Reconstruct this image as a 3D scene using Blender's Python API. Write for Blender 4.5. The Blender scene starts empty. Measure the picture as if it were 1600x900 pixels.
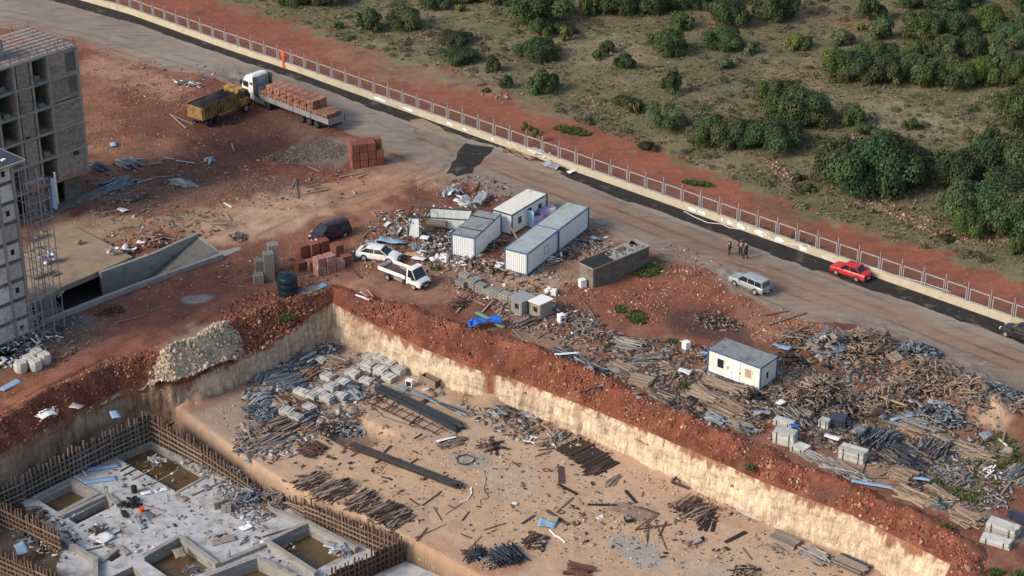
import bpy, bmesh, math, random
import numpy as np
from mathutils import Vector, Matrix, Euler
from mathutils.geometry import delaunay_2d_cdt
random.seed(7); RS = np.random.RandomState(11)
sc = bpy.context.scene
COL = sc.collection
# ------------------------------------------------------------------ camera
F_PX = 3111.0; PITCH = math.atan(1572 / 3111.0); CAM_H = 90.0
cam = bpy.data.cameras.new('camera'); cam.lens = 70.0; cam.sensor_width = 36.0
cam.clip_start = 1.0; cam.clip_end = 6000.0
co = bpy.data.objects.new('camera', cam); COL.objects.link(co)
co.location = (0, 0, CAM_H); co.rotation_euler = (math.pi / 2 - PITCH, 0, 0)
sc.camera = co
# ------------------------------------------------------------------ sky and sun
SUN_DIR = Vector((-0.90, -0.44, 0)).normalized()      # where the sun stands
SUN_EL = math.radians(33)
w = bpy.data.worlds.new('World'); sc.world = w; w.use_nodes = True
nt = w.node_tree; bg = nt.nodes['Background']
sky = nt.nodes.new('ShaderNodeTexSky'); sky.sky_type = 'NISHITA'; sky.sun_disc = False
sky.sun_elevation = SUN_EL; sky.sun_rotation = math.atan2(SUN_DIR.x, SUN_DIR.y)
sky.air_density = 1.2; sky.dust_density = 3.0; sky.ozone_density = 1.0
nt.links.new(sky.outputs[0], bg.inputs[0]); bg.inputs[1].default_value = 0.13
sl = bpy.data.lights.new('sun', 'SUN'); sl.energy = 1.8; sl.angle = math.radians(14.0); sl.color = (1.0, 0.90, 0.77)
so = bpy.data.objects.new('sun', sl); COL.objects.link(so)
sv = Vector((SUN_DIR.x * math.cos(SUN_EL), SUN_DIR.y * math.cos(SUN_EL), math.sin(SUN_EL)))
so.rotation_euler = (-sv).to_track_quat('-Z', 'Y').to_euler(); so.location = sv * 300
sc.view_settings.view_transform = 'Standard'; sc.view_settings.look = 'None'
sc.view_settings.exposure = 0.45; sc.view_settings.gamma = 1.0
# ------------------------------------------------------------------ survey helpers: a point of the site at a known height
CP, SP = math.cos(PITCH), math.sin(PITCH)
def W(px, py, z=0.0):
    cx = px - 800.0; cy = py - 450.0
    d = (cx, F_PX * CP - cy * SP, -F_PX * SP - cy * CP)
    t = (z - CAM_H) / d[2]
    return Vector((d[0] * t, d[1] * t, z))
def PX(x, y, z=0.0):
    dz = z - CAM_H
    dep = y * CP - dz * SP; up = y * SP + dz * CP
    return 800 + F_PX * x / dep, 450 - F_PX * up / dep
def wang(px, py, dx, dy, z=0.0):
    a = W(px - dx * .5, py - dy * .5, z); b = W(px + dx * .5, py + dy * .5, z)
    return math.atan2(b.y - a.y, b.x - a.x)
FZ = -4.7      # pit floor
SZ = -6.6      # foundation slab top
def fade(t): return t * t * t * (t * (t * 6 - 15) + 10)
_perm = RS.permutation(512)
_rv = RS.rand(512)
def vnoise(x, y, z=0):
    x = np.asarray(x, float); y = np.asarray(y, float); z = np.asarray(z, float) + 0 * x
    xi = np.floor(x).astype(int); yi = np.floor(y).astype(int); zi = np.floor(z).astype(int)
    fx = fade(x - xi); fy = fade(y - yi); fz = fade(z - zi)
    def h(a, b, c): return _rv[_perm[(_perm[(_perm[a & 511] + b) & 511] + c) & 511]]
    def lerp(a, b, t): return a + (b - a) * t
    v0 = lerp(lerp(h(xi, yi, zi), h(xi + 1, yi, zi), fx), lerp(h(xi, yi + 1, zi), h(xi + 1, yi + 1, zi), fx), fy)
    v1 = lerp(lerp(h(xi, yi, zi + 1), h(xi + 1, yi, zi + 1), fx), lerp(h(xi, yi + 1, zi + 1), h(xi + 1, yi + 1, zi + 1), fx), fy)
    return lerp(v0, v1, fz)
def fbm(x, y, s=1.0, o=4, z=0):
    r = 0; a = .5
    for i in range(o):
        r = r + a * (vnoise(x / s + 17 * i, y / s + 5 * i, z) - .5); s *= .5; a *= .55
    return r
# ------------------------------------------------------------------ materials
def mat(name, col, rough=.85, metal=0., var=.15, scale=2., bump=.0, bscale=14., rnd=.0, attr=False, speck=None,
        stretch=None, dirt=None, spec=.3, hue=0., blocks=None):
    m = bpy.data.materials.new(name); m.use_nodes = True
    nt = m.node_tree; N = nt.nodes; L = nt.links; b = N['Principled BSDF']
    b.inputs['Roughness'].default_value = rough; b.inputs['Metallic'].default_value = metal
    b.inputs['Specular IOR Level'].default_value = spec
    geo = N.new('ShaderNodeNewGeometry'); pos = geo.outputs['Position']
    if stretch:
        mp = N.new('ShaderNodeMapping'); mp.inputs['Scale'].default_value = stretch[0]; mp.inputs['Rotation'].default_value = stretch[1]
        L.new(pos, mp.inputs[0]); pos = mp.outputs[0]
    if attr:
        at = N.new('ShaderNodeAttribute'); at.attribute_name = 'Col'; c = at.outputs['Color']
    else:
        r = N.new('ShaderNodeRGB'); r.outputs[0].default_value = (*col, 1); c = r.outputs[0]
    def mulval(c, fac, lo, hi):
        mr = N.new('ShaderNodeMapRange'); L.new(fac, mr.inputs[0]); mr.inputs[3].default_value = lo; mr.inputs[4].default_value = hi
        mr.clamp = False
        mx = N.new('ShaderNodeVectorMath'); mx.operation = 'SCALE'; L.new(c, mx.inputs[0]); L.new(mr.outputs[0], mx.inputs[3])
        return mx.outputs[0]
    if var > 0:
        no = N.new('ShaderNodeTexNoise'); no.inputs['Scale'].default_value = scale; no.inputs['Detail'].default_value = 8
        no.inputs['Roughness'].default_value = .65; L.new(pos, no.inputs[0])
        c = mulval(c, no.outputs[0], 1 - 2.4 * var, 1 + 2.4 * var)
    if rnd > 0:
        oi = N.new('ShaderNodeObjectInfo'); c = mulval(c, oi.outputs['Random'], 1 - rnd, 1 + rnd)
        if hue > 0:
            hs = N.new('ShaderNodeHueSaturation'); L.new(c, hs.inputs['Color'])
            w2 = N.new('ShaderNodeMath'); w2.operation = 'MULTIPLY'; L.new(oi.outputs['Random'], w2.inputs[0]); w2.inputs[1].default_value = 7.31
            w3 = N.new('ShaderNodeMath'); w3.operation = 'FRACT'; L.new(w2.outputs[0], w3.inputs[0])
            mr = N.new('ShaderNodeMapRange'); L.new(w3.outputs[0], mr.inputs[0]); mr.inputs[3].default_value = .5 - hue; mr.inputs[4].default_value = .5 + hue
            L.new(mr.outputs[0], hs.inputs['Hue']); c = hs.outputs[0]
    if blocks:
        tc = N.new('ShaderNodeTexCoord'); sx = N.new('ShaderNodeSeparateXYZ'); L.new(tc.outputs['Object'], sx.inputs[0])
        ad = N.new('ShaderNodeMath'); ad.operation = 'ADD'; L.new(sx.outputs[0], ad.inputs[0]); L.new(sx.outputs[1], ad.inputs[1])
        cb = N.new('ShaderNodeCombineXYZ'); L.new(ad.outputs[0], cb.inputs[0]); L.new(sx.outputs[2], cb.inputs[1])
        br = N.new('ShaderNodeTexBrick'); L.new(cb.outputs[0], br.inputs['Vector']); br.inputs['Scale'].default_value = 1
        br.inputs['Brick Width'].default_value = blocks[0]; br.inputs['Row Height'].default_value = blocks[1]; br.inputs['Mortar Size'].default_value = .022; br.inputs['Mortar Smooth'].default_value = .3
        br.inputs['Color1'].default_value = (1.15, 1.15, 1.15, 1); br.inputs['Color2'].default_value = (.72, .71, .70, 1); br.inputs['Mortar'].default_value = (*blocks[2], 1)
        mm = N.new('ShaderNodeVectorMath'); mm.operation = 'MULTIPLY'; L.new(c, mm.inputs[0]); L.new(br.outputs['Color'], mm.inputs[1]); c = mm.outputs[0]
    def mixc(c, fac, col2):
        mx = N.new('ShaderNodeMix'); mx.data_type = 'RGBA'; L.new(fac, mx.inputs[0]); L.new(c, mx.inputs[6])
        mx.inputs[7].default_value = (*col2, 1); return mx.outputs[2]
    if speck:
        for (sc_, thr, col2, soft) in speck:
            vo = N.new('ShaderNodeTexVoronoi'); vo.inputs['Scale'].default_value = sc_; L.new(geo.outputs['Position'], vo.inputs[0])
            sp = N.new('ShaderNodeSeparateColor'); L.new(vo.outputs['Color'], sp.inputs[0])
            mr = N.new('ShaderNodeMapRange'); L.new(sp.outputs[0], mr.inputs[0]); mr.inputs[1].default_value = thr; mr.inputs[2].default_value = thr + .02
            d = N.new('ShaderNodeMapRange'); L.new(vo.outputs['Distance'], d.inputs[0]); d.inputs[1].default_value = .55; d.inputs[2].default_value = .35
            mu = N.new('ShaderNodeMath'); mu.operation = 'MULTIPLY'; L.new(mr.outputs[0], mu.inputs[0]); L.new(d.outputs[0], mu.inputs[1])
            m2 = N.new('ShaderNodeMath'); m2.operation = 'MULTIPLY'; L.new(mu.outputs[0], m2.inputs[0]); m2.inputs[1].default_value = soft
            c = mixc(c, m2.outputs[0], col2)
    if dirt:
        dcol, dthr, dscale = dirt
        no = N.new('ShaderNodeTexNoise'); no.inputs['Scale'].default_value = dscale; no.inputs['Detail'].default_value = 6; L.new(pos, no.inputs[0])
        mr = N.new('ShaderNodeMapRange'); L.new(no.outputs[0], mr.inputs[0]); mr.inputs[1].default_value = dthr; mr.inputs[2].default_value = dthr + .14
        mr.inputs[4].default_value = .8
        c = mixc(c, mr.outputs[0], dcol)
    L.new(c, b.inputs['Base Color'])
    if bump > 0:
        no = N.new('ShaderNodeTexNoise'); no.inputs['Scale'].default_value = bscale; no.inputs['Detail'].default_value = 5; L.new(pos, no.inputs[0])
        bp = N.new('ShaderNodeBump'); bp.inputs['Strength'].default_value = bump; bp.inputs['Distance'].default_value = .25 if name == 'cut_earth' else .1
        L.new(no.outputs[0], bp.inputs['Height']); L.new(bp.outputs[0], b.inputs['Normal'])
    return m
STONE = (.42, .30, .22)
M = {}
M['ground'] = mat('soil', (0, 0, 0), .95, var=.22, scale=.9, bump=.9, bscale=5, attr=True,
                  speck=[(3.2, .955, (.34, .22, .155), .6), (7, .95, (.38, .29, .22), .5)], dirt=((.10, .062, .047), .59, .33))
M['field'] = M['ground']
M['floor'] = mat('pit_floor_soil', (0, 0, 0), .95, var=.10, scale=1.3, bump=.5, bscale=4, attr=True,
                 speck=[(5, .965, (.55, .45, .33), .7)], dirt=((.30, .20, .13), .63, .5))
M['cut'] = mat('cut_earth', (0, 0, 0), .95, var=.20, scale=1.8, bump=1.0, bscale=4.5, attr=True, stretch=((1.9, 1.9, .55), (0, 0, 0)))
M['rock'] = mat('rock', (0, 0, 0), .9, var=.12, scale=4, attr=True)
M['leaf'] = None
M['road'] = mat('road_dust', (0, 0, 0), .95, var=.16, scale=.55, bump=.35, bscale=9, attr=True,
                stretch=((.35, 2.6, 1), (0, 0, math.radians(42.2))), speck=[(6, .965, (.34, .31, .27), .6)], dirt=((.17, .125, .10), .58, .5))
M['asphalt'] = mat('asphalt', (.024, .023, .024), .9, var=.3, scale=1.5, bump=.4, bscale=12, dirt=((.13, .105, .09), .57, .55), speck=[(4, .985, (.3, .28, .25), .8)])
M['concrete'] = mat('concrete', (.30, .285, .265), .9, var=.16, scale=1.1, bump=.2, dirt=((.17, .15, .13), .58, 1.2))
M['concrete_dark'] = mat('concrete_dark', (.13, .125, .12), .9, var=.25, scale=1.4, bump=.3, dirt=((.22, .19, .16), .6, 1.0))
M['slab'] = mat('slab_concrete', (.44, .44, .445), .9, var=.26, scale=.9, bump=.3, dirt=((.26, .23, .20), .53, .7), speck=[(5, .95, (.2, .17, .15), .6)])
M['blockwork'] = mat('blockwork', (.245, .215, .185), .95, var=.22, scale=2.2, bump=.5, bscale=6, rnd=.22, dirt=((.10, .08, .066), .58, .45), blocks=(.42, .22, (1.45, 1.4, 1.35)))
M['deck'] = mat('deck_screed', (.30, .23, .16), .95, var=.2, scale=.5, bump=.2, dirt=((.19, .15, .12), .55, .4))
M['lintel'] = mat('lintel_green', (.10, .22, .16), .8)
M['pink'] = mat('edge_pink', (.38, .17, .14), .8, var=.2)
M['rebar'] = mat('rebar_rust', (.16, .045, .03), .8)
M['dark'] = mat('interior_dark', (.06, .052, .045), 1.)  # near-black colour; on inner walls and basement it stands in for shade
M['bluegrey'] = mat('steel_bluegrey', (.21, .25, .29), .6, .15, var=.25, scale=2.5, rnd=.30)
M['steel'] = mat('steel_grey', (.30, .30, .31), .55, .2, var=.2, scale=3, rnd=.3)
M['galv'] = mat('galvanised', (.38, .40, .43), .55, .3, var=.1)
M['darksteel'] = mat('steel_dark', (.05, .058, .07), .6, .2, var=.25, scale=3, rnd=.35)
M['navy'] = mat('steel_navy', (.045, .055, .085), .55, .1, var=.3, scale=3, rnd=.3)
M['wood'] = mat('timber', (.31, .24, .18), .9, var=.18, scale=5, rnd=.28, hue=.012)
M['woodp'] = mat('timber_pinkish', (.235, .172, .132), .9, var=.18, scale=5, rnd=.42, hue=.012)
M['woodg'] = mat('timber_grey', (.24, .20, .17), .9, var=.2, scale=5, rnd=.38)
M['woodd'] = mat('timber_dark', (.075, .05, .042), .9, var=.25, scale=4, rnd=.35)
M['black'] = mat('black_board', (.022, .02, .022), .8, var=.3, scale=4, rnd=.3)
M['rust'] = mat('rusty_steel', (.13, .06, .045), .85, var=.25, scale=4, rnd=.3)
M['white'] = mat('white_paint', (.78, .79, .80), .5, var=.05, scale=1.2, dirt=((.45, .42, .38), .66, 1.5))
M['cabinw'] = mat('cabin_panel', (.74, .72, .66), .5, var=.06, scale=1.2, dirt=((.50, .46, .38), .64, 1.5))
M['blueframe'] = mat('blue_frame', (.05, .12, .25), .5, var=.1)
M['roofgrey'] = mat('roof_sheet', (.27, .29, .29), .6, .1, var=.22, scale=1.6, dirt=((.14, .13, .12), .58, 1.3))
M['roofteal'] = mat('roof_sheet_teal', (.33, .39, .40), .6, .1, var=.18, scale=1., dirt=((.34, .24, .15), .58, .9))
M['roofwhite'] = mat('roof_sheet_white', (.62, .62, .58), .6, .0, var=.12, scale=1., dirt=((.25, .22, .18), .62, .9))
M['felt'] = mat('roof_felt', (.025, .025, .028), .9, var=.3)
M['shed'] = mat('shed_block', (.17, .15, .13), .95, var=.2, scale=2, bump=.6, bscale=7, blocks=(.42, .22, (.6, .58, .55)))
M['brick'] = mat('hollow_brick', (.27, .10, .065), .9, var=.28, scale=4, rnd=.22)
M['brickl'] = mat('trailer_brick', (.36, .165, .11), .9, var=.3, scale=3, rnd=.22, dirt=((.50, .30, .22), .56, 1.3))
M['paleboard'] = mat('pale_board', (.50, .49, .47), .8, var=.15, scale=3, rnd=.3, dirt=((.25, .23, .21), .56, 2))
M['rag'] = mat('rag_rust', (.33, .10, .05), .9, var=.1)
M['brickw'] = mat('wrapped_brick', (.42, .20, .155), .45, var=.2, scale=2, rnd=.15, dirt=((.62, .50, .46), .54, 1.6))
M['block'] = mat('cement_block', (.27, .26, .235), .95, var=.15, scale=4, rnd=.15)
M['tank'] = mat('tank_plastic', (.008, .022, .03), .45, var=.1)
M['bluetarp'] = mat('tarp_blue', (.02, .13, .55), .5, var=.2, scale=2)
M['greensheet'] = mat('sheet_green', (.17, .30, .20), .7, var=.1)
M['bluesheet'] = mat('sheet_blue', (.26, .40, .56), .6, var=.15)
M['cloth'] = mat('white_film', (.70, .69, .68), .6, var=.12)
M['orange'] = mat('orange_cloth', (.75, .10, .02), .7)
M['rubber'] = mat('rubber', (.018, .018, .018), .8)
M['glass'] = mat('car_glass', (.018, .022, .026), .08, 0, var=0, spec=.6)
M['chrome'] = mat('chrome', (.6, .6, .6), .25, .8, var=0)
M['lamp'] = mat('lamp_lens', (.75, .75, .72), .15, 0, var=0, spec=.7)
M['redlamp'] = mat('red_lens', (.35, .01, .01), .2, 0, var=0)
M['plastic'] = mat('black_plastic', (.03, .03, .032), .7, var=.1)
M['deckboard'] = mat('deck_board', (.045, .033, .028), .9, var=.3, scale=3, rnd=.25)
M['form'] = mat('formwork_timber', (.17, .105, .075), .9, var=.3, scale=3, rnd=.4)
M['tub'] = mat('tub_side', (.27, .165, .06), .65, var=.25, scale=2, dirt=((.07, .045, .03), .50, 1.1))
def paint(n, c, metal=0): return mat(n, c, .28, metal, var=.05, scale=1.5, spec=.5, dirt=(tuple(.45 * a + q for a, q in zip(c, (.11, .075, .05))), .56, 1.6))
M['p_white'] = paint('paint_white', (.82, .82, .82)); M['p_red'] = paint('paint_red', (.55, .02, .025))
M['p_silver'] = paint('paint_silver', (.42, .46, .50), .3); M['p_purple'] = paint('paint_aubergine', (.035, .012, .028))
M['p_black'] = paint('paint_black', (.015, .017, .022)); M['p_yellow'] = mat('paint_yellow', (.42, .24, .06), .6, var=.2, dirt=((.10, .062, .035), .47, 1.3))
M['p_grey'] = mat('paint_grey', (.25, .25, .26), .5, var=.15, dirt=((.12, .10, .09), .6, 1.5))
M['gravelload'] = mat('gravel_load', (.028, .028, .033), .95, var=.35, scale=6, bump=.8, bscale=12)
M['water'] = mat('muddy_water', (.115, .075, .038), .25, var=.12, scale=.8, spec=.4)
M['skin'] = mat('skin', (.45, .26, .19), .6, var=0); M['coat'] = mat('coat_black', (.014, .014, .017), .8, var=.1)
M['coat2'] = mat('coat_charcoal', (.03, .03, .035), .8, var=.1); M['jeans'] = mat('trousers_dark', (.018, .02, .03), .85, var=.1)
M['hairg'] = mat('hair_grey', (.35, .33, .31), .8, var=0); M['hairb'] = mat('hair_dark', (.02, .015, .012), .8, var=0)
M['bark'] = mat('bark', (.10, .075, .055), .95, var=.2)
M['wire'] = mat('wire_dark', (.10, .10, .10), .7, var=0)
M['grass'] = mat('dry_grass', (0, 0, 0), .95, var=.0, attr=True)
M['sack'] = mat('sack_cloth', (.50, .49, .44), .9, var=.15, scale=3)
M['curtain'] = mat('window_board', (.42, .32, .22), .8, var=.2)
M['interiorw'] = mat('inner_panel', (.60, .64, .66), .6, var=.1, dirt=((.4, .38, .35), .6, 2))
M['carpet'] = mat('rolled_carpet', (.17, .14, .13), .95, var=.25, scale=8)
M['yellowfoam'] = mat('wood_board_yellow', (.48, .32, .16), .8, var=.15)
M['cream'] = mat('wall_cream', (.50, .44, .33), .9, var=.12, scale=1., bump=.2, dirt=((.33, .26, .17), .60, .9))
M['wpatch'] = mat('fresh_white_paint', (.85, .85, .85), .7, var=.03)
M['crate'] = mat('lilac_crate', (.32, .28, .52), .5, var=.1)
def leafmat():
    m = bpy.data.materials.new('leaf'); m.use_nodes = True; nt = m.node_tree; N = nt.nodes; L = nt.links; b = N['Principled BSDF']
    at = N.new('ShaderNodeAttribute'); at.attribute_name = 'Col'
    oi = N.new('ShaderNodeObjectInfo'); hs = N.new('ShaderNodeHueSaturation'); L.new(at.outputs['Color'], hs.inputs['Color'])
    mx = N.new('ShaderNodeVectorMath'); mx.operation = 'MULTIPLY'; L.new(hs.outputs[0], mx.inputs[0]); L.new(oi.outputs['Color'], mx.inputs[1])
    mr = N.new('ShaderNodeMapRange'); L.new(oi.outputs['Random'], mr.inputs[0]); mr.inputs[3].default_value = .485; mr.inputs[4].default_value = .515
    L.new(mr.outputs[0], hs.inputs['Hue']); L.new(mx.outputs[0], b.inputs['Base Color']); b.inputs['Roughness'].default_value = .6
    b.inputs['Specular IOR Level'].default_value = .25
    return m
M['leaf'] = leafmat()
# ------------------------------------------------------------------ mesh helpers
def link(name, me, parent=None):
    o = bpy.data.objects.new(name, me); COL.objects.link(o)
    if parent is not None: o.parent = parent
    return o
def npmesh(name, V, F, m, cols=None, smooth=False):
    V = np.asarray(V, np.float32); F = np.asarray(F, np.int32)
    me = bpy.data.meshes.new(name); k = F.shape[1]
    me.vertices.add(len(V)); me.vertices.foreach_set('co', V.ravel())
    me.loops.add(F.size); me.loops.foreach_set('vertex_index', F.ravel())
    me.polygons.add(len(F)); me.polygons.foreach_set('loop_start', np.arange(0, F.size, k, dtype=np.int32))
    me.polygons.foreach_set('loop_total', np.full(len(F), k, np.int32))
    if smooth: me.polygons.foreach_set('use_smooth', np.ones(len(F), bool))
    if cols is not None:
        a = me.color_attributes.new('Col', 'FLOAT_COLOR', 'POINT')
        c = np.ones((len(V), 4), np.float32); c[:, :3] = np.clip(cols, 0.002, 1); a.data.foreach_set('color', c.ravel())
    me.update(calc_edges=True); me.validate()
    if m is not None: me.materials.append(m)
    return me
class MB:
    def __init__(s): s.v = []; s.f = []; s.mi = []; s.m = 0
    def add(s, vs, fs):
        o = len(s.v); s.v += [tuple(v) for v in vs]; s.f += [tuple(i + o for i in f) for f in fs]; s.mi += [s.m] * len(fs); return s
    def box(s, c, d, rz=0, ry=0, rx=0):
        R = Euler((rx, ry, rz)).to_matrix(); hx, hy, hz = d[0] / 2, d[1] / 2, d[2] / 2
        vs = [Vector(c) + R @ Vector((sx * hx, sy * hy, sz * hz)) for sx in (-1, 1) for sy in (-1, 1) for sz in (-1, 1)]
        return s.add(vs, [(0, 1, 3, 2), (4, 6, 7, 5), (0, 4, 5, 1), (2, 3, 7, 6), (0, 2, 6, 4), (1, 5, 7, 3)])
    def bx(s, x0, x1, y0, y1, z0, z1): return s.box(((x0 + x1) / 2, (y0 + y1) / 2, (z0 + z1) / 2), (x1 - x0, y1 - y0, z1 - z0))
    def bar(s, p, q, w_, h=None):
        p = Vector(p); q = Vector(q); h = h or w_; d = q - p; L = d.length
        if L < 1e-6: return s
        x = d / L; up = Vector((0, 0, 1)) if abs(x.z) < .95 else Vector((0, 1, 0)); y = up.cross(x).normalized(); z = x.cross(y)
        vs = [a + y * (sy * w_ / 2) + z * (sz * h / 2) for a in (p, q) for sy in (-1, 1) for sz in (-1, 1)]
        return s.add(vs, [(0, 1, 3, 2), (4, 6, 7, 5), (0, 4, 5, 1), (2, 3, 7, 6), (0, 2, 6, 4), (1, 5, 7, 3)])
    def prism(s, poly, z0, z1):
        n = len(poly); vs = [(p[0], p[1], z0) for p in poly] + [(p[0], p[1], z1) for p in poly]
        return s.add(vs, [tuple(range(n - 1, -1, -1)), tuple(range(n, 2 * n))] + [(i, (i + 1) % n, n + (i + 1) % n, n + i) for i in range(n)])
    def tube(s, pts, r, n=6, cap=True):
        pts = [Vector(p) for p in pts]; o = []
        for i, p in enumerate(pts):
            d = (pts[min(i + 1, len(pts) - 1)] - pts[max(i - 1, 0)]).normalized()
            a = Vector((0, 0, 1)) if abs(d.z) < .9 else Vector((1, 0, 0)); y = a.cross(d).normalized(); z = d.cross(y)
            rr = r[i] if isinstance(r, (list, tuple)) else r
            o += [p + (y * math.cos(t * 2 * math.pi / n) + z * math.sin(t * 2 * math.pi / n)) * rr for t in range(n)]
        fs = [(i * n + t, i * n + (t + 1) % n, (i + 1) * n + (t + 1) % n, (i + 1) * n + t) for i in range(len(pts) - 1) for t in range(n)]
        if cap: fs += [tuple(range(n - 1, -1, -1)), tuple(range((len(pts) - 1) * n, len(pts) * n))]
        return s.add(o, fs)
    def cyl(s, p, q, r, n=14): return s.tube([p, q], r, n)
    def quad(s, a, b, c, d): return s.add([a, b, c, d], [(0, 1, 2, 3)])
    def mesh(s, name, m, smooth=False, bevel=0):
        me = bpy.data.meshes.new(name); me.from_pydata(s.v, [], s.f)
        ms = m if isinstance(m, (list, tuple)) else [m]
        for x in ms: me.materials.append(M[x] if isinstance(x, str) else x)
        if len(ms) > 1: me.polygons.foreach_set('material_index', s.mi)
        if smooth:
            me.polygons.foreach_set('use_smooth', [True] * len(me.polygons)); me.set_sharp_from_angle(angle=math.radians(38))
        me.update(); return me
    def build(s, name, m, parent=None, smooth=False, bevel=0):
        o = link(name, s.mesh(name, m, smooth), parent)
        if bevel:
            b = o.modifiers.new('bevel', 'BEVEL'); b.width = bevel; b.segments = 2; b.limit_method = 'ANGLE'
        return o
def tag(o, label=None, cat=None, group=None, kind=None):
    if label: o['label'] = label
    if cat: o['category'] = cat
    if group: o['group'] = group
    if kind: o['kind'] = kind
    return o
def thing(name, label, cat, loc=(0, 0, 0), rz=0, group=None):
    o = bpy.data.objects.new(name, None); COL.objects.link(o); o.empty_display_size = .3
    o.location = loc; o.rotation_euler = (0, 0, rz); return tag(o, label, cat, group)
KIDS = {}
def copy_tree(o, parent=None, kids=None):
    c = o.copy(); COL.objects.link(c); c.parent = parent
    for k in (kids if kids is not None else o.children): copy_tree(k, c)
    return c
def resample(pts, step):
    out = []; pts = [np.array(p, float) for p in pts]
    for a, b in zip(pts[:-1], pts[1:]):
        n = max(1, int(math.ceil(np.linalg.norm(b[:2] - a[:2]) / step)))
        out += [a + (b - a) * i / n for i in range(n)]
    out.append(pts[-1]); return np.array(out)
def inpoly(x, y, poly):
    x = np.asarray(x); y = np.asarray(y); c = np.zeros(x.shape, bool); n = len(poly)
    for i in range(n):
        x0, y0 = poly[i][0], poly[i][1]; x1, y1 = poly[(i + 1) % n][0], poly[(i + 1) % n][1]
        if y0 == y1: continue
        t = ((y0 > y) != (y1 > y)) & (x < (x1 - x0) * (y - y0) / (y1 - y0) + x0); c ^= t
    return c
def polydist(x, y, pl, closed=False):
    """distance, nearest point, side (+ = left of the line) of points to a polyline"""
    best = np.full(x.shape, 1e18); nx = np.zeros(x.shape); ny = np.zeros(x.shape); side = np.zeros(x.shape)
    m = len(pl) if closed else len(pl) - 1
    for i in range(m):
        a = pl[i]; b = pl[(i + 1) % len(pl)]; dx, dy = b[0] - a[0], b[1] - a[1]; L = dx * dx + dy * dy + 1e-12
        t = np.clip(((x - a[0]) * dx + (y - a[1]) * dy) / L, 0, 1); qx = a[0] + t * dx; qy = a[1] + t * dy
        d = (x - qx) ** 2 + (y - qy) ** 2; k = d < best
        best = np.where(k, d, best); nx = np.where(k, qx, nx); ny = np.where(k, qy, ny)
        side = np.where(k, np.sign(dx * (y - a[1]) - dy * (x - a[0])), side)
    return np.sqrt(best), nx, ny, side
def instances(name, tv, tf, loc, rot, scl, m, cols=None, smooth=False, vjit=0):
    """bake N copies of a small template into one mesh"""
    tv = np.asarray(tv, float); N_ = len(loc); k = len(tv); scl = np.asarray(scl, float)
    if scl.ndim == 1: scl = np.repeat(scl[:, None], 3, 1)
    v = tv[None] * scl[:, None, :]
    if vjit: v = v * (1 + RS.uniform(-vjit, vjit, (N_, k, 3)))
    rx, ry, rz = rot[:, 0], rot[:, 1], rot[:, 2]
    def R(v, a, i, j):
        c, s = np.cos(a)[:, None], np.sin(a)[:, None]; vi = v[..., i].copy(); vj = v[..., j].copy()
        v[..., i] = vi * c - vj * s; v[..., j] = vi * s + vj * c
    R(v, rx, 1, 2); R(v, ry, 2, 0); R(v, rz, 0, 1)
    v = v + np.asarray(loc)[:, None, :]
    F = (np.asarray(tf)[None] + (np.arange(N_) * k)[:, None, None]).reshape(-1, len(tf[0]))
    C = None if cols is None else np.repeat(np.asarray(cols), k, 0)
    return npmesh(name, v.reshape(-1, 3), F, m, C, smooth)
def ico():
    bm = bmesh.new(); bmesh.ops.create_icosphere(bm, subdivisions=1, radius=1.0)
    v = np.array([x.co[:] for x in bm.verts]); f = np.array([[q.index for q in p.verts] for p in bm.faces]); bm.free(); return v, f
ICOV, ICOF = ico()
BOXV = np.array([(x, y, z) for x in (-.5, .5) for y in (-.5, .5) for z in (-.5, .5)])
BOXF = np.array([(0, 1, 3, 2), (4, 6, 7, 5), (0, 4, 5, 1), (2, 3, 7, 6), (0, 2, 6, 4), (1, 5, 7, 3)])
# ================================================================== SETTING: terrain
RED = (.205, .083, .053); DRED = (.105, .042, .030); TAN = (.42, .27, .17); ORG = (.30, .155, .09); GREY = (.22, .20, .18)
BRN = (.15, .10, .075); BLK = (.035, .03, .03); GRN = (.085, .105, .04); FLD = (.19, .15, .088); OLV = (.13, .127, .062)
FENCE = [(-60, -48), (60, -18), (125, 0), (200, 21), (250, 39), (300, 57), (350, 75), (400, 92), (445, 107), (800, 233), (1200, 374), (1565, 502), (1700, 550), (2000, 657)]
STRIPL = [(-60, -36), (75, 0), (155, 22), (212, 37), (275, 60), (350, 85), (400, 104), (525, 147), (637, 190), (770, 226), (882, 275), (975, 312), (1050, 337), (1112, 362), (1200, 395), (1350, 450), (1435, 477), (1525, 510), (1600, 538), (1700, 575), (2000, 688)]
ROADL = [(-200, 20), (0, 44), (120, 64), (250, 108), (375, 142), (470, 175), (560, 215), (640, 250), (720, 285), (860, 330), (960, 368), (1040, 400), (1110, 428), (1190, 478), (1260, 503), (1340, 512), (1430, 545), (1500, 590), (1600, 625), (1700, 665), (2000, 790)]
FIELDL = [(-100, -90), (300, -30), (380, 8), (480, 45), (560, 72), (640, 98), (720, 122), (800, 150), (900, 190), (1000, 225), (1100, 262), (1200, 305), (1300, 345), (1400, 378), (1500, 405), (1600, 435), (1800, 500), (2100, 610)]
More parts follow.
